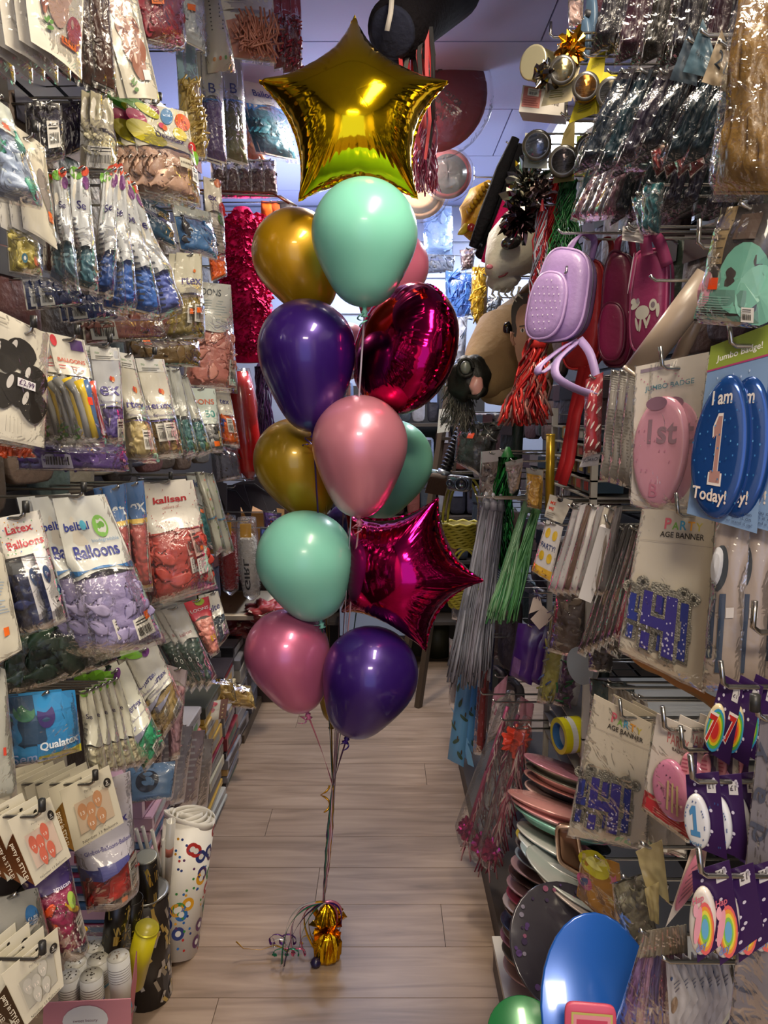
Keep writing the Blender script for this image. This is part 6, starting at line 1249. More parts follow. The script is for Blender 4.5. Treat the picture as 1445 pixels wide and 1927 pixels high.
# backpacks -----------------------------------------------------------
def backpack(label, c, col, T, d, yaw, pocket=None, straps=(), dots=None, ex=3.2, trim=None, extra=None):
    q = Quad(c, d=d, yaw=yaw); root = thing('backpack', label, 'backpack', q.p(.5, 1))
    m = mat(col, rough=.42, bump=.12, bscale=90, coat=.15); tr = mat(trim or col, rough=.3, coat=.3)
    cushion(q, T, ex, m, back=-T * .4, soft=.3).build('body', root)
    outline_tube(q, T * .72, .003, ex, 1.0).build('piping', root, tr); outline_tube(q, T * .30, .002, ex, 1.01).build('zip', root, mat('6a6070', rough=.3, metal=.6))
    if pocket:
        a0, b0, a1, b1, T2 = pocket; qp = Quad.__new__(Quad); qp.c = [q.p(a0, b0, T), q.p(a1, b0, T), q.p(a1, b1, T), q.p(a0, b1, T)]; qp.N = q.N; qp.finish()
        cushion(qp, T2, 2.6, m, back=-.01, soft=.35).build('front_pocket', root); outline_tube(qp, T2 * .6, .0035, 2.6, 1.0).build('pocket_piping', root, tr)
        if dots:
            P = Print(qp, T2 + .0008)
            for j in range(8):
                for i in range(6):
                    a = .16 + .135 * i + (.067 if j % 2 else 0); b = .12 + .105 * j
                    if (a - .5) ** 2 + (b - .5) ** 2 < .17: P.disc(a, b, .016, .012, dots, seg=8); P.n -= .00025
            P.build('polka_dots', root)
    for (pts_, w, cc) in straps:
        b = MB(); b.ribbon([pt(*p_) for p_ in pts_], w, side=(.8, -.5, .3), th=.0015); b.build('strap', root, mat(cc, rough=.5))
    if extra: extra(q, root, T)
    return root
def smooth(pp, k=5):
    P = [Vector(p) for p in pp]; out = []
    for i in range(len(P) - 1):
        p0, p1, p2, p3 = P[max(i - 1, 0)], P[i], P[i + 1], P[min(i + 2, len(P) - 1)]
        for j in range(k):
            t = j / k; out.append(.5 * ((2 * p1) + (p2 - p0) * t + (2 * p0 - 5 * p1 + 4 * p2 - p3) * t * t + (3 * p1 - p0 - 3 * p2 + p3) * t ** 3))
    return [tuple(v) for v in out + [P[-1]]]
backpack('small lilac backpack with white polka dot pocket hanging on the right', [(1042, 468), (1128, 482), (1105, 640), (1003, 648)], 'a084b8', .055, 1.62, -35, pocket=(.02, .28, .72, .98, .022), dots='e0d8e8', trim='b89acc',
         straps=[(smooth([(1065, 480, 1.60), (1082, 452, 1.60), (1100, 440, 1.62), (1118, 452, 1.63), (1112, 490, 1.63)]), .014, '8a6aa0'), (smooth([(1080, 640, 1.60), (1050, 660, 1.55), (1015, 690, 1.52), (1020, 702, 1.52), (1070, 660, 1.56), (1085, 642, 1.58)]), .016, '9a80b4'),
                 (smooth([(1090, 638, 1.58), (1112, 670, 1.53), (1124, 735, 1.50), (1100, 738, 1.50), (1050, 712, 1.50), (1048, 680, 1.52), (1078, 650, 1.56)]), .017, 'a48cc0')],
         extra=lambda q, root, T: (lambda b: (b.tube([q.p(.62, .20, T + .01), q.p(.64, .26, T + .012), q.p(.60, .29, T + .012)], .003, 8), b.build('zip_pull', root, mat('c8c0cc', rough=.2, metal=1))))(MB()))
backpack('bright red backpack directly behind the lilac one', [(1088, 492), (1152, 495), (1140, 690), (1062, 700)], 'a81c1e', .05, 1.78, -35, trim='c83030', straps=[([(1096, 690, 1.72), (1078, 770, 1.72), (1062, 860, 1.72), (1050, 905, 1.72)], .018, 'a81a20'), ([(1112, 690, 1.70), (1085, 780, 1.70), (1072, 870, 1.70), (1058, 912, 1.70)], .022, 'b01c22'),
         (smooth([(1110, 492, 1.76), (1125, 455, 1.76), (1148, 452, 1.78), (1150, 495, 1.78)]), .012, '8a1418')])
backpack('crimson backpack with a white zip pull between the red and the pink pony one', [(1152, 470), (1208, 490), (1200, 690), (1140, 692)], '7a1a44', .05, 1.62, -40, pocket=(.1, .45, .9, .95, .015), trim='5a1030', straps=[(smooth([(1160, 480, 1.6), (1165, 450, 1.6), (1185, 442, 1.62), (1192, 485, 1.62)]), .014, '8a2048')],
         extra=lambda q, root, T: (lambda b: (b.tube([pt(1186, 585, 1.50), pt(1190, 600, 1.50), pt(1202, 612, 1.50)], .004, 8), b.tube([pt(1190, 598, 1.50), pt(1194, 650, 1.50)], .006, 8), b.build('white_zip_pull', root, mat('d8d0cc', rough=.35))))(MB()))
def pony(q, root, T):
    P = Print(q, T + .001); W = 'd8d4c8'
    P.disc(.42, .62, .20, .07, W, rot=.15); P.disc(.22, .54, .08, .055, W, rot=.9); P.disc(.16, .50, .07, .03, W, rot=.4); P.disc(.72, .56, .11, .06, W); P.disc(.72, .56, .06, .032, '8a7a84'); P.disc(.86, .62, .05, .07, W)
    for (a, b, r_) in ((.28, .73, -.2), (.38, .74, .1), (.52, .72, -.3), (.60, .72, .3)): P.disc(a, b, .035, .07, W, rot=r_)
    P.disc(.30, .50, .05, .025, 'a89aa4'); P.build('printed_pony', root)
    P = Print(q, T + .001)
    for k in range(3): P.disc(.06 + .05 * k, .22, .02, .20, ['d8c0cc', 'b83a70', 'c87a9a'][k], rot=.15)
    P.build('edge_stripes', root)
backpack('pink backpack with a printed white pony, rightmost of the backpacks', [(1202, 478), (1268, 472), (1262, 655), (1196, 668)], '9a3464', .04, 1.42, -42, ex=4, trim='b04a78', straps=[(smooth([(1218, 480, 1.38), (1215, 440, 1.38), (1238, 450, 1.38), (1256, 500, 1.37)]), .020, 'a23c6a')], extra=pony)
rp([(1172, 425), (1212, 428), (1210, 458), (1170, 452)], 'white swing ticket above the backpacks', name='swing_ticket', cat='tag', x=.44, head='cfc8c4', ht=1, thick=0, clear=False, yaw=-30, pr=lambda P: P.lines(.1, .2, .6, .8, 4))
# pompom streamers, strips, small goods in the middle ------------------
strands('red_streamer_fan', 'fan of red tinsel strips in a clear sleeve below the face mask', 'streamer', pt(1012, 640, 1.9), pt(985, 785, 1.9), .055, 130, .007, ['b82420', '8a1418', 'd03a34', '7a5a54', 'a86a60'], 21, metal=.25)
rp([(1102, 715), (1135, 700), (1130, 850), (1098, 862)], 'red and white wavy striped pack beside the red straps', name='striped_pack', x=.42, yaw=-30, head='9a1c2c', ht=1, thick=.02, pr=lambda P: [P.disc(.15 + .25 * (k % 4), .08 + .055 * k, .05, .045, 'd8ccc8', rot=.5) for k in range(17)])
rp([(1098, 855), (1130, 850), (1126, 875), (1090, 880)], 'pale lettered header hanging below the striped pack', name='header_card', cat='card', x=.42, yaw=-30, head='a8a4ac', ht=1, thick=0, clear=False, pr=lambda P: P.text('JUMBO', .1, .7, .8, '5a5a6a'))
for k in range(3):
    u = 1150 + 16 * k
    rp([(u, 695), (u + 24, 700), (u + 6, 905 + 6 * k), (u - 22, 900 + 4 * k)], 'tall grey backed strip pack, %s of three behind the pink badge' % ['leftmost', 'middle', 'rightmost'][k], name='strip_pack', x=.43, yaw=-30, head='8a8480', ht=1, thick=.01, group='tall grey strip packs', n=3, step=.02, pr=lambda P: (P.lines(.2, .03, .9, .2, 8, 'b0aca6'), P.lines(.2, .35, .8, .9, 20, '6a645f')))
for k, (p0, p1, r_) in enumerate((((1335, 520, 1.15), (1195, 705, 1.20), .030), ((1330, 560, 1.2), (1270, 690, 1.22), .016))):
    cyl('wrapped_tube', ['long cream paper tube in a clear sleeve slanting above the pink badge', 'thin beige wrapped tube slanting beside the long cream one'][k], 'tube', pt(*p0), pt(*p1), r_ * .72, ['a89686', '8a7868'][k], open_=False, rough=.3, rim='c8b8a8')
rr = random.Random(51)
BX = ['3a5a6a', '8a6a3a', '5a8a8a', '7a7060', 'a87a3a', '2a3a4a', '8a3a3a', '6a8a5a', '4a4a6a', 'b8a070']; BN = ['petrol', 'bronze', 'turquoise', 'taupe', 'amber', 'midnight', 'rust red', 'moss', 'indigo', 'straw']
for j in range(4):
    for i in range(5):
        k = (j * 5 + i * 3) % 10; y_ = 1.75 + i * .07; z_ = 1.36 + j * .040; x_ = .50 + rr.uniform(-.008, .008)
        root = thing('eyeshadow_box', '%s little carded box, %s row up and %s from the front on the small goods rack' % (BN[k], NUM[j], NUM[i].replace('lowest', 'first')), 'box', (x_, y_, z_), 'little boxes on the small goods rack')
        b = MB(); b.box((x_ - .02, y_ - .03, z_), (x_ + .06, y_ + .03, z_ + .032)); b.build('carton', root, mat(BX[k], rough=.35), smooth=False)
        b = MB(); b.box((x_ - .0215, y_ - .022, z_ + .006), (x_ - .02, y_ + .01, z_ + .026)); b.build('label_panel', root, mat(rr.choice(['c8c0b0', 'a83a3a', 'b8a050', '8ab0b8'])), smooth=False)
root = thing('goods_rack', 'white wire rack with narrow shelves for the small boxes on the right', 'rack', (.56, 1.95, .60))
for z_ in [1.352 + .04 * j for j in range(5)] + [.62, .67, .72, .77]:
    b = MB(); b.box((.475, 1.70, z_ - .004), (.97, 2.12, z_)); b.build('shelf_tray', root, mat('a8a49c', rough=.4), smooth=False)
for y_ in (1.70, 2.11):
    b = MB(); b.box((.475, y_, .10), (.49, y_ + .012, 1.56)); b.build('upright', root, mat('b8b4ac', rough=.4), smooth=False)
# black hose, camera shaped bottle, baskets, brush --------------------
root = thing('corrugated_hose', 'black corrugated toy hose hanging slanting by the ladder', 'hose', pt(838, 885, 3.0)); P0, P1 = pt(882, 775, 3.0), pt(838, 885, 3.0); n_ = 64
b = MB(); b.tube([P0.lerp(P1, i / n_) for i in range(n_ + 1)], .02, 14, rr=[.026 if i % 4 < 2 else .020 for i in range(n_ + 1)]); b.build('hose', root, mat('16181e', rough=.3)); b = MB(); b.tube([P1, P1 - Vector((.01, 0, .03))], .03, 12); b.build('end_ring', root, mat('8a9098', rough=.3, metal=.7))
root = thing('broom_head', 'wide brush with wooden bristle block hanging below the hose', 'brush', pt(826, 925, 3.0)); q = Quad([(812, 888), (845, 894), (838, 930), (802, 924)], d=3.0, yaw=-10)
cushion(q, .03, 6, mat('4a3a30', rough=.7), back=-.02).build('bristle_block', root); b = MB(); b.tube([q.p(0, 0, .0), q.p(1, 0, .0)], .012, 8); b.build('metal_band', root, mat('a8c0c8', rough=.3, metal=.5))
b = MB()
for k in range(80): a = q.p(k / 79, .2, .032); b.ribbon([a, q.p(k / 79, 1.05, .033 + .004 * math.sin(k * 2.3))], .002)
b.build('bristles', root, mat('6a5040', rough=.8), kind='stuff')
root = thing('toy_camera', 'silver toy camera with round lens below the dark costume bag', 'camera', pt(865, 925, 2.75)); q = Quad([(842, 892), (888, 898), (886, 926), (842, 922)], d=2.75, yaw=-15)
cushion(q, .02, 5, mat('8a8e94', rough=.25, metal=.8), back=-.02).build('camera_body', root)
for (a, r_) in ((.62, .026), (.15, .014)):
    M = Matrix.Translation(q.p(a, .5, .02)) @ q.N.to_track_quat('Z', 'Y').to_matrix().to_4x4(); b = MB(); b.lathe([(r_, 0), (r_, .012), (r_ * .75, .013), (r_ * .7, .004), (0, .004)], M, 20); b.build('lens', root, mat('6a6e74', rough=.2, metal=.9))
rp([(862, 800), (950, 790), (905, 895), (855, 868)], 'clear bag of black lace costume with a small orange sticker below the horse mask', name='costume_bag', cat='bag', d=2.5, x=None, yaw=-25, cols=['1c1816', '2a2420', '141210'], head=None, ht=.02, cb0=.04, count=18, size=.11, thick=.03, back='2a2624', pr=lambda P: P.rect(.32, .22, .48, .34, 'e8502a'))
rp([(905, 850), (952, 845), (920, 1045), (895, 1052)], 'long clear bag of grey brown fabric with a white ticket left of the green tinsel', name='fabric_bag', cat='bag', d=2.35, x=None, yaw=-25, cols=['6a5c58', '78686a', '564a48'], head='8a8488', ht=.3, cb0=.12, count=24, size=.08, thick=.035, back='5a5050', pr=lambda P: P.rect(.2, .68, .5, .82, 'c8bca8'))
strands('green_tinsel', 'dark green metallic tinsel hanging beside the grey brown bag', 'tinsel', pt(955, 860, 2.2), pt(930, 1050, 2.2), .045, 150, .005, ['1a6a2c', '0f4a1c', '2a8a3c', '0c2a14'], 33, metal=.7)
for k, (c_, cc, nm) in enumerate((([(950, 870), (985, 862), (975, 920), (962, 932)], ['8a7a74', '9a8a84'], 'beige feather pack hanging above the green tinsel'), ([(990, 880), (1022, 885), (1018, 960), (992, 955)], ['b8862c', 'a8741c', 'c8983c'], 'pack of golden leaf shapes beside the tall gold tube'))):
    rp(c_, nm, name='trim_pack', d=2.0, x=None, yaw=-30, cols=cc, head='a8a49c', ht=.25, cb0=.15, count=14, size=.06, thick=.03, back=cc[0])
cyl('gold_tube', 'tall narrow golden tube standing behind the red straps', 'tube', pt(1034, 960, 2.0), pt(1036, 818, 2.0), .012, 'b8982c', metal=.6, rough=.3, open_=False, rim='c8a83c')
# yellow basket
bc = pt(868, 985, 3.0); root = thing('wicker_basket', 'yellow woven basket with tall handle beside the magenta star', 'basket', bc - Vector((0, 0, .09)), 'yellow woven baskets')
def basket(root, c, r0, h):
    for j in range(9):
        z = -h + 2 * h * j / 8 * .5; r_ = r0 * (.72 + .28 * j / 8); b = MB(); b.tube([c + Vector((r_ * math.cos(t * .157) * (1 + .03 * (-1) ** (t + j)), r_ * .8 * math.sin(t * .157), z + .004 * math.sin(t * 1.57 + j * 1.57))) for t in range(41)], .0065, 6, cap=False); b.build('woven_strand', root, mat('a89c34', rough=.5))
    b = MB(); b.lathe([(0, -h), (r0 * .7, -h), (r0 * .93, 0), (r0 * .9, 0), (r0 * .67, -h * .96), (0, -h * .96)], Matrix.Translation(c) @ Matrix.Diagonal((1, .8, 1, 1)), 20); b.build('liner', root, mat('6a6020', rough=.7))
    for dx in (0, .02):
        b = MB(); b.tube([c + Vector((r0 * .9 * math.cos(t / 14 * math.pi) + dx, 0, h * 2.1 * math.sin(t / 14 * math.pi))) for t in range(15)], .005, 6); b.build('handle', root, mat('b8b040', rough=.4))
basket(root, bc, .085, .09)
bc = pt(872, 1105, 2.95); root = thing('wicker_basket', 'second yellow basket below the tall handled one, holding a yellow ball', 'basket', bc - Vector((0, 0, .08)), 'yellow woven baskets'); basket(root, bc, .075, .075)
root = thing('yellow_ball', 'small yellow ball lying in the lower yellow basket', 'ball', bc + Vector((-.02, -.03, -.01))); blob(bc + Vector((-.02, -.045, .04)), .038, .038, .038, 0, amp=.02).build('ball', root, mat('c8a81c', rough=.3)); b = MB(); b.tube([bc + Vector((-.02, -.045, .075)), bc + Vector((-.02, -.045, .085))], .004, 6); b.build('valve', root, mat('8a7a1c'))
# cellophane cones, striped card ----------------------------------------
rp([(940, 1065), (965, 1090), (930, 1132), (912, 1120)], 'blue card with white pinstripes behind the clear tinsel tubes', name='striped_card', cat='card', d=2.2, x=None, yaw=-25, head='3a4a70', ht=1, thick=0, clear=False, pr=lambda P: P.lines(.05, .05, .98, .95, 14, 'a8b0c8'))
for k, (x0, x1, cc, nm) in enumerate(((915, 860, '77777f', 'silver frosted'), (928, 885, '84808a', 'pearly'), (942, 905, '5a5a62', 'grey'), (990, 930, '8ab88a', 'pale green'), (1010, 955, '6aa86a', 'grass green'))):
    strands('tinsel_tube', nm + ' sheaf of thin plastic rods in a clear sleeve on the right', 'rods', pt(x0, 945 + k * 2, 2.15), pt(x1, 1260 - (k > 2) * 110, 2.1), .028, 36, .006, [cc, '9a9aa4' if k < 3 else '4a8a54', cc], 60 + k, metal=.1, wav=.002, group='sheaves of thin rods')
for k, (c_, cc, nm) in enumerate((([(905, 1150), (955, 1148), (925, 1330), (862, 1330)], 'd0d0d4', 'white paper cone bag'),)): pass
# party picture packet, boxed and sleeved strips -----------------------
rp([(1035, 930), (1078, 942), (1058, 986), (1024, 972)], 'cream header card with red lettering above the yellow party packet', name='header_card', cat='card', d=1.75, x=None, yaw=-30, head='cfc8bc', ht=1, thick=0, clear=False, pr=lambda P: (P.text('ME', .12, .38, .25, 'd0402a', bold=.04), P.text('ME', .12, .62, .25, 'd0402a', bold=.04), P.lines(.1, .72, .5, .95, 3), P.disc(.5, .1, .12, .10, '2a2624')))
rp([(1028, 978), (1060, 992), (1036, 1095), (1000, 1074)], 'slim party packet with yellow printing and dark blue lettering', name='party_packet', d=1.75, x=None, yaw=-30, head='d4cfd0', ht=1, thick=.006, pr=lambda P: (P.text('PARTY!', .12, .48, .76, '2a3a70', bold=.05, h=.10), [P.disc(.3 + .4 * (k % 2), .2 + .42 * (k // 2), .13, .09, 'd8b018') for k in range(4)], P.rect(.02, .82, .98, .98, 'd8a828'), [P.disc(.15 + .2 * k, .88 + .04 * (k % 2), .03, .015, '8a5a1c') for k in range(4)]))
for k in range(8):
    u = 1080 + 11 * k
    rp([(u, 950 + k), (u + 15, 946 + k), (u - 28 + 2 * k, 1120 + k), (u - 48 + 2 * k, 1108 + k)], '%s slim sleeve seen edge-on, %s in the row left of the long white box' % (['silver', 'pearl', 'brown', 'white', 'grey', 'cream', 'taupe', 'smoke'][k], NUM[k].replace('lowest', 'first')), name='slim_sleeve', x=.40, yaw=-22, head=['a8a4a8', 'b8b4b8', '5a4438', 'c8c4c4', '8a8688', 'c0b8ac', '7a6c60', '5a5456'][k], ht=1, thick=.012, group='slim sleeves on a shared hook', autohook=k % 3 == 0)
q = Quad([(1128, 990), (1160, 1000), (1112, 1135), (1088, 1125)], x=.385, yaw=-25); root = thing('long_box', 'long plain white box hanging upright among dark sleeves', 'box', q.p(.5, 1)); b = MB(); A = [q.p(0, 0, 0), q.p(1, 0, 0), q.p(1, 1, 0), q.p(0, 1, 0)]; Bk = [v - q.N * .03 for v in A]
b.add(A + Bk, [[0, 1, 2, 3], [7, 6, 5, 4], [0, 4, 5, 1], [1, 5, 6, 2], [2, 6, 7, 3], [3, 7, 4, 0]]); b.build('carton', root, mat('c8c4c6', rough=.4), smooth=False); b = MB(); b.box(q.p(.4, -.12, -.02), q.p(.75, .0, -.018)); b.build('hanging_tab', root, mat('b8b4b4'), smooth=False)
hook(1, q.p(.55, -.06, 0), 'short chrome hook holding the long plain white box', capped=False)
for k in range(7):
    u = 1165 + 9 * k
    rp([(u, 990 + k), (u + 12, 984 + k), (u - 60 + 4 * k, 1235 - 5 * k), (u - 78 + 4 * k, 1225 - 6 * k)], 'black bow tie sleeve seen edge-on, %s in the row right of the long white box' % NUM[k].replace('lowest', 'first'), name='slim_sleeve', x=.395 + .004 * k, yaw=-20, head=['26201e', '2e2826', '1c1a1c', '3a2c26', '241e20', '8a1c3c', '2a2428'][k], ht=1, thick=.015, group='black bow tie sleeves', autohook=k % 3 == 0, pr=(lambda P: P.disc(.5, .55, .25, .06, '6a5a4a')) if k % 2 else None)
# badges on cards --------------------------------------------------------
def badge(corn, label, cardcol, bc_, brect, x, yaw, prc=None, prb=None, n=0, step=.02, group=None, dome=.010, top=None, bex=2.0, name='badge_card', clear=False, glitter=None, hk=(.5, .06), metal=.0, ak=True):
    q = Quad(corn, x=x, yaw=yaw); root = thing(name, label, 'badge', q.p(.5, 1), group)
    sheet(q, 0, 0, 1, 1, 0, mat(cardcol, rough=.4, coat=.2), 4, 6).build('card', root, smooth=False)
    P = Print(q, .0006)
    if prc: prc(P)
    if P.mb.v: P.build('printing', root)
    if brect:
        a0, b0, a1, b1 = brect; qb = Quad.__new__(Quad); qb.c = [q.p(a0, b0, .001), q.p(a1, b0, .001), q.p(a1, b1, .001), q.p(a0, b1, .001)]; qb.N = q.N; qb.finish()
        cushion(qb, dome, bex, mat(bc_, rough=.18, coat=.8, metal=metal), soft=.5, ns=44).build('badge', root)
        if prb: P = Print(qb, dome + .0008); prb(P); P.build('badge_print', root)
    if clear: pouch(q, n=.004 + dome, m=film()).build('clear_pouch', root)
    for i in range(n): dup(root, ((i + 1) * step, (i % 3 - 1) * .004, 0), behind(i, label), group)
    if ak: hook(1, q.p(hk[0], hk[1], .010), 'chrome hook holding ' + short(label, 12), up=.028, capped=False)
    return q
CURV = [('H', 0), ]
badge([(1196, 690), (1334, 662), (1292, 968), (1186, 948)], 'clear pack with a large pink oval birthday badge on a cream card', 'd8cfc4', 'c48a9c', (.05, .24, .92, .99), .375, -45, clear=True, dome=.012, n=1, group='large oval badges on cream cards',
      prc=lambda P: (P.text('JUMBO BADGE', .16, .20, .7, '5a8a9a', bold=.03, rot=-.04), P.rect(.08, .03, .5, .055, '8a7a8a'), [P.disc(.1 + .05 * k, .1 + .02 * (k % 5), .012, .006, 'c08a9a', seg=6) for k in range(14)]),
      prb=lambda P: (P.text('1st', .30, .42, .52, '8a6a78', h=.22, bold=.05), P.text('B', .40, .90, .16, 'b06a80'), P.disc(.42, .06, .18, .06, '8a6478'), [P.disc(.15 + .1 * (k % 7), .3 + .09 * (k // 2), .014, .010, 'a86a84', seg=6) for k in range(12)]))
badge([(1338, 652), (1452, 608), (1424, 1004), (1292, 966)], 'huge blue oval badge lettered I am 1 Today on a pale blue card', '7c98bc', '1c4c94', (-.02, .20, .86, .98), .385, -42, dome=.016, metal=.4, n=3, step=.022, group='huge blue oval badges',
      prc=lambda P: (P.rect(.0, .0, 1, .14, '8a9a3c', 3, 2), P.rect(0, .14, 1, .15, 'a83a6a', 3, 1), P.text('Jumbo Badge!', .14, .115, .75, 'f0ece0', bold=.03), [P.disc(.2 + .13 * k, .2 + .02 * (k % 2), .015, .010, 'c8d8f0', seg=10, pts='star') for k in range(5)], P.text('you can', .68, .93, .24, '3a4a6a', bold=0), P.text('pin it on', .66, .955, .26, '3a4a6a', bold=0), P.text('or stand it up!', .58, .98, .36, '3a4a6a', bold=0)),
      prb=lambda P: (P.text('I am', .30, .20, .36, 'e0d8d0', h=.10, bold=.05), P.one(.36, .26, .26, .50, 'e0d4cc'), P.one(.39, .28, .20, .46, 'a87c74'), P.text('Today!', .16, .90, .56, 'e0d0c4', h=.12, bold=.05), [P.disc(.5 + .4 * math.cos(k * 2.4) * (k / 40) ** .5, .5 + .42 * math.sin(k * 2.4) * (k / 40) ** .5, .012, .008, ['3a7ab8', '5a9ad0', '2a6a9a'][k % 3], seg=6) for k in range(40)]))
for k, cc in enumerate(('5a86b8', '2a5a9a', '6a94c4')):
    rp([(1388 + 18 * k, 930), (1404 + 18 * k, 920), (1402 + 18 * k, 994 - k), (1384 + 18 * k, 990)], 'lower rounded corner of a %s card behind the huge blue badge' % ['pale blue', 'deep blue', 'sky blue'][k], name='card_corner', cat='card', x=.44, yaw=-30, head=cc, ht=1, thick=0, clear=False, autohook=False)
def figure4(P, a, b, w, h, fill='26348a', gl='9a968c'):
    """glittery outlined number four"""
    def bar(x0, y0, x1, y1, c): P.rect(a + x0 * w, b + y0 * h, a + x1 * w, b + y1 * h, c, 2, 2, rough=.5)
    for c, e in ((gl, 0), (fill, .055)):
        bar(.0 + e, .0 + e, .30 - e, .62 - e, c); bar(.0 + e, .38 + e, 1 - e, .62 - e, c); bar(.62 + e, .0 + e, .92 - e, 1 - e, c); bar(.34 + e, .02 + e, .58 - e, .40, c) if e == 0 else None
    rr = random.Random(int(a * 100))
    for k in range(46):
        x = rr.uniform(.05, .9); y = rr.uniform(.3, .95)
        if .62 < x < .9 or y < .6: P.disc(a + x * w, b + y * h, .012 + .01 * y, .008 + .006 * y, 'd0ccd8', seg=7); P.n -= .00025
def banner4(P):
    P.disc(.08, .035, .0, .0, 'ffffff') if False else None
    for i, (ch, c) in enumerate(zip('PARTY', ('e06a7a', '7ab04a', '4a9ac0', 'e8a030', 'c8b84a'))): P.text(ch, .36 + .105 * i, .12, .09, c, bold=.05)
    P.text('AGE BANNER', .32, .17, .58, '35302c', bold=.04)
    P.rect(0, .20, 1, .203, 'a89c90', 3, 1)
def banner_extra(q, root, scale=1.0, off=(0, 0)):
    # stacked cut-out glittery number cards, each one a separate piece
    gl = mat('98948a', rough=.35, metal=.7, bump=1.0, bscale=400); fills = ['26348a', '332a80', '26348a']
    for j, (a, b, w, h) in enumerate(((.02, .53, .40, .36), (.22, .47, .52, .44), (.40, .50, .44, .40))):
        qq = Quad.__new__(Quad); qq.c = [q.p(a, b, .002 + .004 * (2 - abs(j - 1) * 2)), q.p(a + w, b, .002 + .004 * (2 - abs(j - 1) * 2)), q.p(a + w, b + h, .002 + .004 * (2 - abs(j - 1) * 2)), q.p(a, b + h, .002 + .004 * (2 - abs(j - 1) * 2))]; qq.N = q.N; qq.finish()
        m_ = MB(); m_.use(gl)
        def slab(x0, y0, x1, y1, n0, mm):
            m_.use(mm); A = [qq.p(x0, y0, n0), qq.p(x1, y0, n0), qq.p(x1, y1, n0), qq.p(x0, y1, n0)]; B_ = [v - q.N * .0025 for v in A]
            m_.add(A + B_, [[0, 1, 2, 3], [7, 6, 5, 4], [0, 4, 5, 1], [1, 5, 6, 2], [2, 6, 7, 3], [3, 7, 4, 0]])
        slab(0, .06, .36, .60, .003, gl); slab(.0, .40, 1, .66, .0032, gl); slab(.58, .06, .96, 1, .0034, gl); slab(.22, -.04, .66, .12, .0028, gl); slab(.05, .62, .42, .98, .0028, gl)
        m_.build('glitter_number', root, smooth=False)
        P = Print(qq, .0042); F_ = fills[j]
        P.rect(.08, .10, .30, .58, F_, 2, 2); P.rect(.64, .10, .90, .95, F_, 2, 2); P.rect(.08, .44, .90, .60, F_, 2, 2); P.rect(.14, .70, .34, .95, F_, 2, 2); P.rect(.40, .12, .54, .36, F_, 1, 1)
        rr = random.Random(j)
        for k in range(50):
            x = rr.uniform(.08, .9); y = .1 + .85 * rr.random() ** .6
            if x < .3 or x > .64 or .44 < y < .6: P.disc(x, y, .010 + .016 * y, .008 + .012 * y, 'c8c4dc', seg=7); P.n -= .00025
        P.build('number_print', root)
        for (x, y) in ((-.0, .0), (1.0, .02)):
            M = Matrix.Translation(qq.p(x, y, .001)) @ q.N.to_track_quat('Z', 'Y').to_matrix().to_4x4(); b = MB(); b.lathe([(.0035, 0), (.009, 0), (.009, .0025), (.0035, .0025), (.0035, 0)], M, 14); b.build('eyelet_tab', root, gl, smooth=False)
for (c_, nm, x_) in (([(1208, 958), (1346, 960), (1322, 1298), (1164, 1222)], 'upper cream pack of a glittery blue number banner with rainbow lettering', .385), ([(1118, 1306), (1226, 1362), (1214, 1600), (1068, 1572)], 'lower cream pack of a glittery blue number banner, partly over the plates', .355)):
    q = Quad(c_, x=x_, yaw=-45); root = thing('banner_pack', nm, 'banner', q.p(.5, 1)); sheet(q, 0, 0, 1, 1, 0, mat('cfc4b2', rough=.45, var=.04), 4, 8).build('card', root, smooth=False)
    P = Print(q); banner4(P); P.build('printing', root); banner_extra(q, root); pouch(q, n=.016, m=film()).build('clear_pouch', root)
    hook(1, q.p(.62, .03, .01), 'chrome hook holding the ' + short(nm, 9), up=.03, capped=False)
    for i in range(2): 
        r2 = thing('banner_pack', ['first', 'second'][i] + ' pack behind the ' + short(nm, 8), 'banner', q.p(.5, 1) + Vector((.03 * (i + 1), 0, -.01))); qq = Quad.__new__(Quad); qq.c = [v + Vector((.03 * (i + 1), 0, -.01 * i)) for v in q.c]; qq.N = q.N; qq.finish(); sheet(qq, 0, 0, 1, 1, 0, mat('b8ac98', rough=.45), 3, 4).build('card', r2, smooth=False); pouch(qq, n=.008).build('clear_pouch', r2)
rp([(1348, 975), (1412, 975), (1390, 1300), (1322, 1296)], 'clear pack with a pale rosette badge and dark blue ribbon tails', name='rosette_pack', x=.40, yaw=-45, head='a8988e', ht=1, thick=.012, n=2, step=.03, group='rosette packs', pr=lambda P: (P.disc(.30, .28, .28, .13, '3a4048'), P.disc(.20, .27, .22, .11, 'c8c8cc', dome=.006), P.text('Birthday', .06, .26, .3, '7a8aa8'), P.text('Boy', .12, .30, .18, '7a8aa8'), P.rect(.12, .42, .30, .80, '2e3a50', 2, 4), P.rect(.42, .42, .60, .88, '3a4860', 2, 4), P.rect(.62, .50, .82, .56, 'd8d0cc')))
root = thing('paper_moustache_banner', 'wood brown curly paper cut-outs hanging below the upper banner pack', 'banner', pt(1265, 1335, 1.02))
q = Quad([(1180, 1205), (1345, 1205), (1345, 1350), (1180, 1350)], d=1.0, yaw=-42)
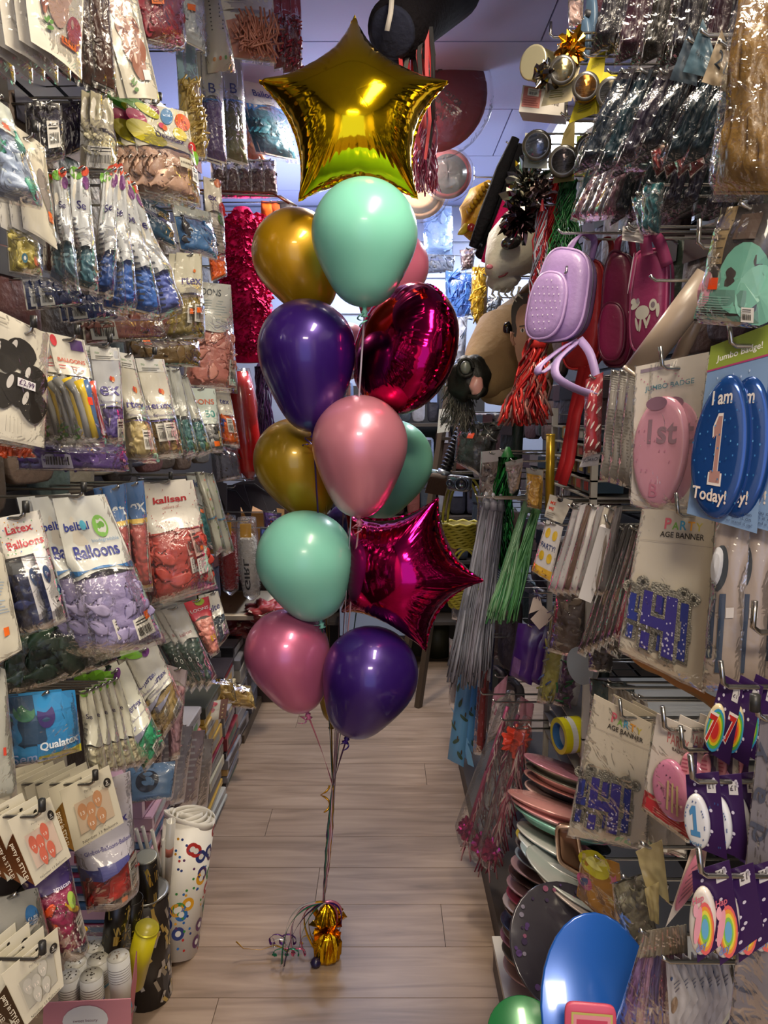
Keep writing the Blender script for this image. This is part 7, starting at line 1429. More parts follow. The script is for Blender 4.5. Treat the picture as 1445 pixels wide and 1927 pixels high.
for (o1, o2, cc, n1) in ((0, .17, 'b8804c', .0), (.13, .09, 'a8845c', -.012)):
    b = MB(); f = lambda i, j, o1=o1, o2=o2, n1=n1: q.p(i, o1 + .02 + .82 * i ** 1.15 + .07 * math.sin(9 * i) * (1 - i) + (j - .5) * 2 * o2 * (.55 + .45 * math.sin(math.pi * min(1, i * 1.4)) + .25 * math.cos(11 * i)), n1 + .006 * math.sin(6 * i)); b.grid(f, 30, 4); b.grid(lambda i, j: f(i, j) - q.N * .0015, 30, 4, flip=True); b.build('paper_curl', root, mat(cc, rough=.5, var=.2, vscale=12))
badge([(1236, 1342), (1302, 1372), (1310, 1592), (1208, 1520)], 'clear pack with pink oval party badge above a red warning strip', 'd0c6bc', 'c87a9c', (.16, .34, 1.0, .88), .33, -45, clear=True, n=2, step=.025, group='pink oval party badge packs',
      prc=lambda P: (P.text('PARTY', .36, .22, .56, 'b86a6a', bold=.02, h=.10), P.text('BADGE', .5, .27, .32, '5a4a48', bold=.02), P.rect(0, .80, 1, .98, 'b82430', 3, 3), P.text('WARNING', .3, .88, .4, 'e0a8a0'), P.lines(.2, .90, .9, .97, 3, 'd07a74'), P.text('£1', .78, .86, .18, '3a3028')),
      prb=lambda P: ([P.disc(.2 + .1 * (k % 6), .12 + .13 * (k // 2), .02, .016, '6a3a58', seg=6) for k in range(12)], [P.rect(.45 + .12 * k, .3, .50 + .12 * k, .8, 'b8a078', 1, 3) for k in range(3)]))
badge([(1332, 1588), (1300, 1600), (1252, 1745), (1322, 1660)], 'tilted card with a pink oval party badge and red strip hanging askew', 'd4cabe', 'c87a94', (.05, .05, .95, .95), .325, -30, dome=.010, ak=False, prb=lambda P: [P.lines(.2, .2, .8, .8, 6, '8a5a70')])
b_q = Quad([(1252, 1700), (1240, 1665), (1258, 1760), (1262, 1720)], x=.32, yaw=-30)
DOT = 'cfc8d8'
def dotcard(P):
    rr = random.Random(9)
    for k in range(22): P.disc(rr.uniform(.05, .95), rr.uniform(.03, .97), .045, .022, DOT, seg=9); P.n -= .00025
    P.rect(.62, .08, .88, .24, 'd4d0d0', 1, 1); P.text('£1', .66, .19, .16, '3a3038')
def rainbow7(P):
    for r_, c in ((.46, '3a9ac8'), (.40, '5ab04a'), (.33, 'e0c828'), (.26, 'e8802a'), (.19, 'd03030')): P.disc(.62, .52, r_, r_, c)
    P.text('7', .18, .86, .5, 'e8dcd4', h=.70, bold=.12); P.text('7', .22, .82, .42, 'c02a28', h=.60, bold=.05)
badge([(1358, 1268), (1400, 1290), (1372, 1440), (1322, 1408)], 'rainbow number 7 badge on a purple card with white spots', '34184e', 'd8c8a0', (-.10, .34, .62, .94), .36, -42, prc=dotcard, prb=rainbow7, n=5, step=.018, group='purple spotted badge cards, rainbow', dome=.006)
def one(P):
    P.one(.28, .18, .42, .56, '4a86b8'); P.text('TODAY', .22, .90, .5, '4a86b8', bold=.06); rr = random.Random(5)
    for k in range(18): a = rr.uniform(0, 6.28); P.disc(.5 + .38 * math.cos(a), .5 + .4 * math.sin(a), .03, .03, '3a5a98', pts='star', seg=10); P.n -= .00025
badge([(1290, 1458), (1352, 1452), (1368, 1618), (1298, 1590)], 'white badge with a blue number 1 on a purple spotted card', '34184e', 'dcdce0', (-.06, .24, .66, .96), .32, -42, prc=dotcard, prb=one, n=5, step=.020, group='purple spotted badge cards, blue number', dome=.008)
def unicorn(P):
    for r_, c in ((.40, 'e86a6a'), (.34, 'f0a040'), (.28, 'e8e050'), (.22, '8ac85a'), (.16, '6ab0d8')): P.disc(.66, .62, r_ * .8, r_, c)
    P.disc(.42, .50, .13, .26, 'e8a0b0', rot=.3); P.disc(.38, .28, .10, .10, 'e8a8b8'); P.text('Hap', .28, .22, .44, 'd06a80', bold=.04); P.text('day', .30, .92, .4, '7a8ac0', bold=.04)
badge([(1302, 1640), (1372, 1618), (1392, 1752), (1312, 1812)], 'round birthday badge with a pink pony and rainbow on a purple spotted card', '34184e', 'dcd4cc', (-.10, .18, .56, .94), .31, -40, prc=dotcard, prb=unicorn, n=5, step=.020, group='purple spotted badge cards, pony', dome=.008)
badge([(1290, 1400), (1312, 1404), (1310, 1470), (1284, 1462)], 'small pink badge half hidden above the blue number 1 badge', '34184e', 'd88a9c', (-.1, .2, .7, .95), .345, -42, prb=lambda P: P.lines(.2, .2, .8, .8, 4, 'b04a6a'), n=3, step=.02, group='purple spotted badge cards, small pink', dome=.006)
for k in range(6):
    u = 1330 + 17 * k
    rp([(u - 10, 1462 + 9 * k), (u + 14, 1476 + 9 * k), (u + 10, 1580 + 12 * k), (u - 14, 1566 + 12 * k)], 'purple spotted card seen aslant, %s behind the blue number 1 badge' % NUM[k].replace('lowest', 'first'), name='spotted_card', cat='card', x=.40 + .02 * k, yaw=-40, head='32184a', ht=1, thick=0, clear=False, group='aslant purple spotted cards', pr=dotcard, autohook=False)
# grey birthday banner strip at the right edge
q = Quad([(1432, 1345), (1470, 1345), (1470, 1960), (1368, 1960)], x=.36, yaw=-50); root = thing('birthday_banner', 'long silver grey banner with slanting dark script at the bottom right edge', 'banner', q.p(.5, 1)); sheet(q, 0, 0, 1, 1, 0, mat('7f7a82', rough=.35), 4, 10).build('banner_strip', root, smooth=False)
P = Print(q, .001); [P.text(ch, .45 + .04 * (i % 2), .97 - .118 * i, .40 if ch != 'i' else .12, '4a4f62', rot=-1.15, bold=.05) for i, ch in enumerate('Birthday')]; P.build('lettering', root, ); pouch(q, n=.006).build('clear_pouch', root); hook(1, q.p(.3, .01, .004), 'chrome hook at the top of the grey birthday banner')
# iridescent packs and grey cards bottom right
for k in range(6):
    rp([(1212 + 12 * k, 1752 - 2 * k), (1226 + 13 * k, 1750 - 2 * k), (1230 + 14 * k, 1950), (1150 + 28 * k, 1950)], 'iridescent lilac foil pack, %s in the fan at the bottom right' % NUM[k].replace('lowest', 'first'), name='foil_pack', x=.33 + .008 * k, yaw=-35, cols=['8a6a9a', 'b88aa8', ['7a5a84', 'a07890', '5c4c78', '8a6478', '6a4a6c', '9a8094'][k]], head='b0a590', ht=.3, cb0=.25, pleat=True, count=0, thick=.014, group='iridescent foil packs', autohook=k == 0, seed=k)
for k in range(7):
    rp([(1252 + 16 * k, 1800 - 3 * k), (1270 + 16 * k, 1812 - 3 * k), (1300 + 14 * k, 1880), (1262 + 14 * k, 1950)], 'pale grey pointed gift card, %s in the row at the bottom right' % NUM[k].replace('lowest', 'first'), name='gift_card', cat='card', x=.34 + .01 * k, yaw=-38, head='aaa6a8', ht=1, thick=0, clear=False, group='pale grey cards in a row', autohook=k == 0, pr=lambda P: (P.disc(.4, .3, .10, .03, '3a4a6a'), P.disc(.35, .7, .2, .1, '8a7460'), P.lines(.5, .4, .9, .6, 3, '6a6a78')))
for k in range(8):
    rp([(1310 + 9 * k, 1775), (1325 + 9 * k, 1770), (1350 + 8 * k, 1870), (1330 + 8 * k, 1880)], 'black and gold spotted sleeve, %s in the dark row behind the grey cards' % NUM[k].replace('lowest', 'first'), name='spotted_sleeve', x=.52 + .01 * k, yaw=-35, cols=['2a2420', '3a3024'], head='7a6a30', ht=.35, count=6, size=.05, thick=.014, group='dark spotted sleeves', autohook=k == 0)
rp([(1196, 1602), (1245, 1580), (1260, 1700), (1215, 1665)], 'cream paper bow tie card beside the lower banner pack', name='paper_tie', cat='card', x=.35, yaw=-35, head='b8a878', ht=1, thick=0, clear=False)
rp([(1213, 1672), (1240, 1660), (1240, 1740), (1222, 1730)], 'second cream paper tie below the first one', name='paper_tie', cat='card', x=.345, yaw=-35, head='a89868', ht=1, thick=0, clear=False, autohook=False)
rp([(1150, 1660), (1215, 1640), (1235, 1760), (1175, 1800)], 'crumpled transparent olive bag between the orange print and the iridescent packs', name='clear_bag', cat='bag', x=.37, yaw=-35, cols=['6a6450', '7a7460'], head=None, ht=.02, cb0=.04, count=14, size=.09, thick=.03, back='4a4438')
rp([(1095, 1600), (1165, 1625), (1180, 1775), (1085, 1685)], 'orange paper print with a yellow moon and pink stars under the lower banner pack', name='paper_print', cat='print', x=.385, yaw=-40, head='b07c30', ht=1, thick=.004, pr=lambda P: (P.disc(.35, .14, .42, .22, 'c8c030'), P.disc(.42, .12, .28, .10, 'e0dc80'), P.disc(.86, .25, .14, .10, 'd06a8a', pts='star', seg=10), P.disc(.75, .55, .10, .07, 'd8c870', pts='star', seg=10), P.disc(.15, .55, .18, .14, 'b85a88', rot=.5), P.disc(.15, .55, .07, .10, '4a5a8a', rot=.5), P.rect(.74, .85, .98, .99, 'd8d0c8')))
# tape rolls
def tape(u, v, d, R_, w, col, core, label, ax, rim='c8c8c4'):
    c = pt(u, v, d); z = Vector(ax).normalized(); M = Matrix.Translation(c) @ z.to_track_quat('Z', 'Y').to_matrix().to_4x4(); root = thing('tape_roll', label, 'tape', c - Vector((0, 0, R_)))
    b = MB(); b.lathe([(R_ * .74, -w / 2), (R_, -w / 2), (R_, w / 2), (R_ * .74, w / 2), (R_ * .74, -w / 2)], M, 32); b.build('wound_tape', root, mat(col, rough=.3, coat=.3), smooth=False)
    b = MB(); b.lathe([(R_ * .68, -w / 2), (R_ * .74, -w / 2), (R_ * .74, w / 2), (R_ * .68, w / 2), (R_ * .68, -w / 2)], M, 32); b.build('core', root, mat(core, rough=.5), smooth=False)
    b = MB(); b.lathe([(R_ * 1.004, -.004), (R_ * 1.004, .010)], M, 32); b.build('band', root, mat(rim, rough=.4), smooth=False)
    hook(1, c + Vector((0.0, 0, R_ * .66)), 'wire hook through the ' + short(label, 8), capped=False)
tape(1070, 1383, 1.75, .044, .055, 'c8c018', '2a5a8a', 'yellow parcel tape roll hanging above the plates', (-1, -.25, 0))
tape(1097, 1252, 1.62, .042, .016, 'b8b8b6', 'c8ccd4', 'white tape roll on the hook left of the upper banner pack', (-1, -.55, 0), rim='9aa4b0')
# purple gift bags, labels -----------------------------------------------
rp([(975, 1172), (1025, 1180), (1000, 1290), (958, 1270)], 'small metallic purple gift bag with rope handles and a white swing ticket', name='gift_bag', cat='bag', d=2.0, x=None, yaw=-25, head='3c1a66', ht=1, thick=.02, clear=False, n=3, step=.025, group='metallic purple gift bags', pr=lambda P: P.rect(.1, .6, .45, .95, '6a4a7a'))
for k, (c_) in enumerate(([(1003, 1125), (1015, 1122), (1022, 1145), (995, 1155)], [(1022, 1140), (1042, 1162), (1015, 1185), (998, 1165)])):
    q = Quad(c_, d=1.93, yaw=-20); root = thing('swing_ticket', ['upper cream', 'larger white'][k] + ' swing ticket tied above the purple gift bags', 'tag', q.p(.5, 1)); sheet(q, 0, 0, 1, 1, 0, mat('d8c8bc', rough=.5), 2, 2).build('ticket', root, smooth=False); b = MB(); b.tube([q.p(.5, .1, .001), q.p(.7, -.6, .01), q.p(.9, .3, .002)], .0012, 5); b.build('cord', root, mat('5a2a7a'))
for k, (c_, cols_, nm) in enumerate((([(1048, 1110), (1105, 1120), (1095, 1240), (1030, 1225)], ['7a6a5a', '8a7a6a', '5a4a44'], 'clear bag of brown trimmings over the bare hooks'), ([(1035, 1160), (1075, 1165), (1052, 1330), (1010, 1320)], ['6a6a5a', '4a5a8a', '8a8a7a', 'a09a50'], 'olive bag of mixed cords left of the tape rolls'), ([(1062, 1230), (1100, 1240), (1085, 1330), (1040, 1325)], ['1a5a30', '2a2a28', '5a3a5a'], 'bag of dark green cord below the bare hooks'), ([(1105, 1165), (1160, 1180), (1150, 1265), (1108, 1262)], ['5a3a40', '8a8488', '3a3034'], 'crinkled dark pack with silver foil right of the white tape'), ([(1110, 1275), (1195, 1290), (1185, 1345), (1110, 1340)], ['4a4440', '5a5450', '3a4a4a'], 'shaded grey pack above the lower banner pack'), ([(1185, 1040), (1215, 1035), (1168, 1240), (1140, 1225)], ['6a3050', '2a2024', '7a7468'], 'dark sleeve with pink edges left of the upper banner pack'))):
    rp(c_, nm, name='trimming_bag', cat='bag', d=[1.75, 1.95, 1.85, 1.5, 1.5, 1.35][k], x=None, yaw=-30, cols=cols_, head=None, ht=.02, cb0=.04, count=18, size=.06, thick=.03, back='3a3430', rods=k in (1, 2))
for k in range(5):
    rp([(1145 + 14 * k, 1288 + 4 * k), (1160 + 14 * k, 1298 + 4 * k), (1166 + 14 * k, 1330 + 3 * k), (1144 + 14 * k, 1325 + 3 * k)], 'small white pointed ticket, %s along the hook above the lower banner pack' % NUM[k].replace('lowest', 'first'), name='small_ticket', cat='tag', x=.40 + .02 * k, yaw=-35, head='b8b0a4', ht=1, thick=0, clear=False, group='small white tickets', autohook=k == 0)
# blue dinosaur print bags, red bags, pink wands ------------------------
def dino(P):
    rr = random.Random(3)
    for k in range(9): a, b = .2 + .3 * (k % 3), .1 + .1 * k; P.disc(a, b, .10, .035, '4a6050', rot=rr.uniform(-1, 1)); P.disc(a + .08, b - .03, .04, .02, '5a4a3a')
for k in range(3):
    rp([(888 - 8 * k, 1180 + 6 * k), (912 - 8 * k, 1195 + 6 * k), (896 - 12 * k, 1420 + 12 * k), (866 - 12 * k, 1400 + 14 * k)], 'light blue gift bag with printed green dinosaurs, %s of three by the aisle' % ['rightmost', 'middle', 'leftmost'][k], name='gift_bag', cat='bag', d=2.60 - .05 * k, x=None, yaw=-25, head='6aa4d0', ht=1, thick=.02, clear=False, group='light blue dinosaur bags', pr=dino)
for k in range(4):
    b = MB(); q = Quad([(848 + 8 * k, 1330 + 22 * k), (862 + 8 * k, 1350 + 22 * k), (880 + 4 * k, 1378 + 22 * k), (868 + 4 * k, 1372 + 22 * k)], d=2.5, yaw=-10); root = thing('paper_tail', 'pointed light blue paper tail, %s at the foot of the dinosaur bags' % NUM[k], 'paper', q.p(.5, 1), 'blue paper tails'); sheet(q, 0, 0, 1, 1, 0, mat('7ab0d8', rough=.45), 2, 3).build('paper', root, smooth=False)
for k, (c_, cc, nm) in enumerate((([(905, 1195), (925, 1200), (912, 1420), (890, 1415)], '7a1418', 'deep red gift bag right of the dinosaur bags'), ([(912, 1180), (932, 1185), (925, 1300), (905, 1290)], '2a3a7a', 'blue gift bag with gilt edge behind the red one'), ([(858, 1165), (885, 1160), (872, 1260), (852, 1270)], '6a2a2c', 'dim red striped bag at the far end of the right side'), ([(850, 1110), (885, 1115), (880, 1170), (850, 1165)], '8a8a94', 'frosted clear bag above the dim red striped one'), ([(845, 1200), (868, 1215), (862, 1330), (845, 1325)], 'a8a0a4', 'clear bag with red stripes at the far end'))):
    rp(c_, nm, name='gift_bag', cat='bag', d=[2.5, 2.6, 3.0, 3.0, 3.1][k], x=None, yaw=-25, head=cc, ht=1, thick=.02, pr=lambda P: P.lines(.1, .1, .9, .9, 8, 'a8606a'))
WD = ['8a2050', 'a83a68', '5a1838', 'c88a9a']
for k, (u0, v0, u1, v1, cc, nm) in enumerate(((955, 1330, 880, 1560, 'a83a68', 'magenta'), (975, 1345, 905, 1590, '7a2048', 'dark raspberry'), (985, 1380, 925, 1600, 'c87a88', 'rosy'))):
    d_ = 2.2 - .06 * k; P0, P1 = pt(u0, v0, d_), pt(u1, v1, d_); root = thing('toy_wand', nm + ' princess wand with tinsel in a long clear bag by the plates', 'wand', P1, 'princess wands'); b = MB(); b.tube([P0, P1], .006, 8); b.build('stick', root, mat(cc, rough=.3, metal=.3))
    c = P1; blob(c, .026, .02, .034, k, amp=.8, freq=2.2, nu=20, nv=14).build('jewel', root, mat('a8246c', rough=.12, metal=.8), smooth=False)
    b = MB(); rr = random.Random(k)
    for j in range(90): s_ = P0.lerp(P1, rr.random()); e = s_ + Vector((rr.uniform(-.03, .03), rr.uniform(-.02, .01), -rr.uniform(.05, .12))); b.use(mat(rr.choice(['d8a0a8', 'a83a58', 'e0c8c0', '8a2048']), rough=.3, metal=.2)); b.ribbon([s_, s_.lerp(e, .5) + Vector((rr.uniform(-.01, .01), -.01, 0)), e], .004)
    b.build('tinsel', root, kind='stuff'); b = MB(); b.tube([P0 + Vector((.01, 0, .05)), P0, P0.lerp(P1, .6), P1, P1 - Vector((.01, 0, .05))], .05, 12, rr=[.012, .026, .036, .042, .02]); b.build('clear_bag', root, film(haze=.03))
rp([(930, 1295), (955, 1270), (945, 1380), (915, 1400)], 'pink edged clear pack above the princess wands', name='wand_pack', d=2.3, x=None, yaw=-25, cols=['a86a80', '7a3a58', 'c8b8bc'], head='c88aa0', ht=.35, count=14, size=.06, thick=.02)
rp([(980, 1310), (1005, 1325), (990, 1420), (955, 1440)], 'dark purple pack with a pink header above the coral flower', name='wand_pack', d=2.15, x=None, yaw=-25, cols=['34203a', '5a2a4a'], head='b87a8c', ht=.38, count=14, size=.06, thick=.02)
c = pt(972, 1392, 2.1); root = thing('paper_flower', 'coral red foil flower in the clear bags above the plates', 'flower', c - Vector((0, 0, .03))); blob(c, .035, .03, .034, 4, amp=1.0, freq=2.4, nu=24, nv=16).build('petals', root, mat('c8402c', rough=.35), smooth=False); b = MB(); b.tube([c - Vector((0, 0, .02)), c - Vector((.01, 0, .12))], .006, 8); b.build('stem', root, mat('b83a2c'))
# plates ------------------------------------------------------------------
mb = MB(); mb.box((.305, .55, 0.0), (.97, 1.90, .085)); o = mb.build('shelf_plinth', None, mat('4a3e38', rough=.5), smooth=False); tag(o, 'low dark plinth under the plates along the right side', 'shelf')
mb = MB(); mb.box((.300, .55, .086), (.97, 1.90, .104)); o = mb.build('shelf_board', None, mat('cfc8bc', rough=.45), smooth=False); o.name = 'plinth_board'; tag(o, 'white board on the low plinth carrying the plates', 'board')
mb = MB(); mb.box((.33, 1.92, 0.0), (.97, 3.3, .08)); o = mb.build('rear_plinth', None, mat('3a302a', rough=.5), smooth=False); tag(o, 'dark brown plinth under the hanging bags farther down the right side', 'shelf')
PROF = {}
def plate(c, r_, rot, col, label, group, kind='round', rim=None, deep=.018, root=None):
    root = thing('paper_plate' if kind != 'tray' else 'party_tray', label, 'plate', c, group); M = Matrix.Translation(Vector(c)) @ rot
    prof = [(0, 0), (r_ * .70, 0), (r_ * .80, deep * .6), (r_ * .98, deep), (r_, deep * .92), (r_ * 1.0, deep * .8), (r_ * .82, deep * .4), (r_ * .72, -.0015), (0, -.0015)]
    b = MB(); b.lathe(prof, M, 32); b.build('plate_body', root, mat(col, rough=.28, coat=.4) if col not in ('100e14', '08266a') else mat(col, rough=.5, spec=.25))
    b = MB(); b.lathe([(r_ * .985, deep * 1.02), (r_ * 1.01, deep * .98), (r_ * 1.01, deep * .85), (r_ * .985, deep * .82)], M, 32); b.build('rim', root, mat(rim or col, rough=.25, coat=.5, metal=.2))
    return root, M
PC = [('c8a0a0', 'dusty pink'), ('3a4a5a', 'slate blue'), ('d8b0a8', 'peach'), ('8a8474', 'khaki'), ('a8405a', 'raspberry'), ('a8b8c0', 'pale blue'), ('c8508a', 'hot pink'), ('d89a90', 'salmon'), ('2c3450', 'navy'), ('c89aa0', 'rose'), ('8a8078', 'stone'), ('9a9488', 'pebble'), ('7a7468', 'taupe'), ('6a3a34', 'brick'), ('4a2a28', 'maroon'), ('c8b040', 'yellow'), ('5a5a6a', 'pewter'), ('b87a8a', 'mauve pink'), ('d8c8c4', 'blush')]
rr = random.Random(71); z = .125; k = 0
while z < .67:
    t = (z - .1) / .6; off = -.012 * math.sin(t * 6) + .03 * t; c, cn = PC[k % len(PC)] if t > .4 else PC[[4, 10, 15, 16, 13, 17, 14, 12, 7, 9][k % 10]]
    plate((.415 + off + rr.uniform(-.006, .006), 1.72 + rr.uniform(-.01, .01), z), .113 + rr.uniform(-.004, .004), Matrix.Rotation(math.radians(6 + 13 * t), 4, 'Y') @ Matrix.Rotation(math.radians(-12 + rr.uniform(-2, 2)), 4, 'X'), c, '%s paper plate, %s from the bottom of the tall rear stack' % (cn, NUM[k] if k < 25 else 'twenty-fifth or higher'), 'plates in the tall rear stack', rim=PC[(k * 5 + 2) % 19][0])
    z += .0245; k += 1
z = .125; k = 0
FC = [('7a3a3c', 'brick red'), ('5a2a2c', 'oxblood'), ('8a8078', 'stone'), ('6a3034', 'maroon'), ('3a3448', 'dark violet'), ('b87a80', 'dusty rose'), ('b8b0a0', 'cream')]
while z < .40:
    c, cn = FC[k % 7]; plate((.44 + rr.uniform(-.005, .005), 1.40 + rr.uniform(-.006, .006), z), .112, Matrix.Rotation(math.radians(5 + 10 * z), 4, 'Y') @ Matrix.Rotation(math.radians(2), 4, 'X'), c, '%s paper plate, %s from the bottom of the middle stack' % (cn, NUM[k]), 'plates in the middle stack', rim=FC[(k + 3) % 7][0]); z += .022; k += 1
z = .125; k = 0
while z < .27:
    c, cn = FC[(k * 2 + 1) % 7]; plate((.435 + rr.uniform(-.005, .005), 1.15 + rr.uniform(-.006, .006), z), .108, Matrix.Rotation(math.radians(4), 4, 'Y'), c, '%s paper plate, %s from the bottom of the front stack' % (cn, NUM[k]), 'plates in the front stack', rim=FC[(k + 5) % 7][0]); z += .02; k += 1
for k, (u, v, d_, r_, ry, rx, cc, nm, rm) in enumerate(((1065, 1655, 1.42, .115, 26, 8, '3a5060', 'slate blue plate tilted on the middle stack', '9aa8b0'), (1080, 1672, 1.38, .118, 26, 10, '5a6a70', 'steel blue tray just below the slate blue plate', 'a8aca8'), (1095, 1690, 1.36, .118, 26, 12, '8a9094', 'pearl grey oval tray below the steel blue tray', 'a89a94'), (1060, 1630, 1.48, .115, 24, 6, '7a9098', 'pale steel plate with white edge above the slate blue plate', 'd0d0cc'), (1055, 1605, 1.52, .112, 22, 4, '8aa0a8', 'light blue grey plate with white edge higher up', 'd8d4d0'), (1048, 1560, 1.56, .110, 20, 2, '7ab8a8', 'mint edged plate under the pink square plate', '8ac8b8'), (1040, 1530, 1.58, .112, 16, 0, 'c88a84', 'salmon pink plate lying over the rear stack', 'd89a94'), (1045, 1545, 1.57, .112, 18, 2, 'c89094', 'pink plate directly under the salmon one', 'e0a0a4'))):
    plate(pt(u, v, d_), r_ * .95, Matrix.Rotation(math.radians(ry), 4, 'Y') @ Matrix.Rotation(math.radians(rx - 16), 4, 'X'), cc, nm, None, rim=rm)
q = Quad([(1047, 1545), (1085, 1548), (1100, 1640), (1052, 1612)], d=1.40, yaw=-15); root = thing('foil_tray', 'copper brown square foil tray standing on edge beside the lower banner pack', 'tray', q.p(.5, 1)); cushion(q, .02, 6, mat('7a5844', rough=.2, metal=.7)).build('tray_body', root); outline_tube(q, .02, .004, 6).build('rolled_rim', root, mat('c8a894', rough=.2, metal=.7))
M = Matrix.Translation(pt(1062, 1785, 1.24)) @ Matrix.Rotation(math.radians(12), 4, 'Y') @ Matrix.Rotation(math.radians(42), 4, 'X')
root, M = plate(pt(1062, 1785, 1.24), .108, Matrix.Rotation(math.radians(14), 4, 'Y') @ Matrix.Rotation(math.radians(40), 4, 'X'), '100e14', 'black paper plate with glittery dots and a pink glitter numeral', None, rim='2a2630')
b = MB(); rr = random.Random(15)
for k in range(60):
    a = rr.uniform(0, 6.28); q_ = rr.choice([rr.uniform(.74, .94), rr.uniform(.5, .9)]) * .108; z_ = .002 if q_ < .075 else .020; b.use(mat(rr.choice(['8a6ab0', 'c8c0d8', 'd88ab0', '6a5a80']), rough=.2, metal=.6)); s_ = rr.uniform(.002, .006); b.lathe([(0, z_ + .0006), (s_, z_ + .0006)], M @ Matrix.Translation((q_ * math.cos(a), q_ * math.sin(a), 0)), 8)
b.build('glitter_dots', root, smooth=False)
vs, fs, tw, th = text_geo('30', .08); b = MB(); b.add([M @ Vector(((x / tw - .5) * .10 - .030, (y / th - .5) * .07 + .045, .003)) for x, y in vs], fs); b.build('glitter_numeral', root, mat('c8588a', rough=.25, metal=.7, bump=1.0, bscale=400), smooth=False)
plate(pt(1120, 1905, .95), .084, Matrix.Rotation(math.radians(6), 4, 'Y') @ Matrix.Rotation(math.radians(50), 4, 'X') @ Matrix.Diagonal((1, 1.45, 1, 1)), '08266a', 'large plain royal blue plate standing tilted at the bottom', None, rim='1a56b0', deep=.03)
plate(pt(985, 1958, 1.02), .055, Matrix.Rotation(math.radians(-4), 4, 'Y') @ Matrix.Rotation(math.radians(30), 4, 'X'), '0f4a22', 'small green plate peeking up at the bottom edge', None, rim='1c6a38')
q = Quad([(1062, 1880), (1158, 1888), (1158, 1990), (1060, 1985)], d=.84, yaw=-6, tilt=10); root = thing('square_plate', 'pink square paper plate with a lime ring printed on it at the bottom edge', 'plate', q.p(.5, 1)); cushion(q, .008, 7, mat('c8506a', rough=.35)).build('plate_body', root)
P = Print(q, .0088); P.rect(.12, .14, .92, .9, 'b8b060', 4, 4); P.rect(.16, .18, .88, .9, 'd88a94', 4, 4); P.rect(.22, .26, .82, .9, 'c0405c', 4, 4); P.build('printed_frame', root)
for k in range(3):
    q = Quad([(1193 + 36 * k, 1916), (1218 + 36 * k, 1916), (1219 + 36 * k, 1950), (1192 + 36 * k, 1950)], d=.88, yaw=-5); root = thing('white_block', 'small white plastic tab at the bottom edge, %s of three' % ['leftmost', 'middle', 'rightmost'][k], 'tab', q.p(.5, 1)); cushion(q, .02, 7, mat('d0ccc4', rough=.4), back=-.01).build('tab_body', root)
# ---------------- ceiling hung goods and the far end --------------------
root = thing('pinata', 'black drum-shaped pinata with paper streamers hanging from the ceiling', 'pinata', pt(735, 100, 2.05))
P0, P1 = pt(738, 62, 2.0), pt(850, -25, 2.5); b = MB(); b.tube([P0, P0.lerp(P1, .05), P1], .08, 28, rr=[.058, .075, .095]); b.build('drum', root, mat('141014', rough=.9, bump=.8, bscale=60, spec=.2))
z = (P0 - P1).normalized(); M = Matrix.Translation(P0) @ z.to_track_quat('Z', 'Y').to_matrix().to_4x4(); b = MB(); b.lathe([(0, .008), (.050, .006), (.060, 0), (0, -.004)], M, 26); b.build('end_face', root, mat('1a1e34', rough=.85, bump=.4))
b = MB(); rr = random.Random(19)
for k in range(26):
    u = rr.uniform(755, 812); s_ = pt(u, 50, 2.02 + rr.uniform(0, .12)); e = s_ + Vector((rr.uniform(-.03, .03), 0, -rr.uniform(.08, .34))); b.use(mat(['c83438', '1c181a', 'd85a5c', '4a4840', '2a2628'][k % 5], rough=.7)); b.ribbon([s_, s_.lerp(e, .3) + Vector((rr.uniform(-.01, .01), 0, 0)), s_.lerp(e, .7) + Vector((rr.uniform(-.015, .015), 0, 0)), e], .011, tw=rr.uniform(-2, 2))
b.build('paper_streamers', root, smooth=False, kind='stuff')
b = MB(); b.ribbon([pt(738, -10, 1.95), pt(735, 25, 1.93), pt(728, 58, 1.93)], .012, tw=.5); b.build('paper_loop', root, mat('c8c0b4', rough=.6)); b = MB(); b.tube([P0.lerp(P1, .5) + Vector((0, 0, .08)), Vector((P0.lerp(P1, .5).x, P0.lerp(P1, .5).y, ZC))], .002, 6); b.build('hanging_cord', root, mat('2a2a2a'))
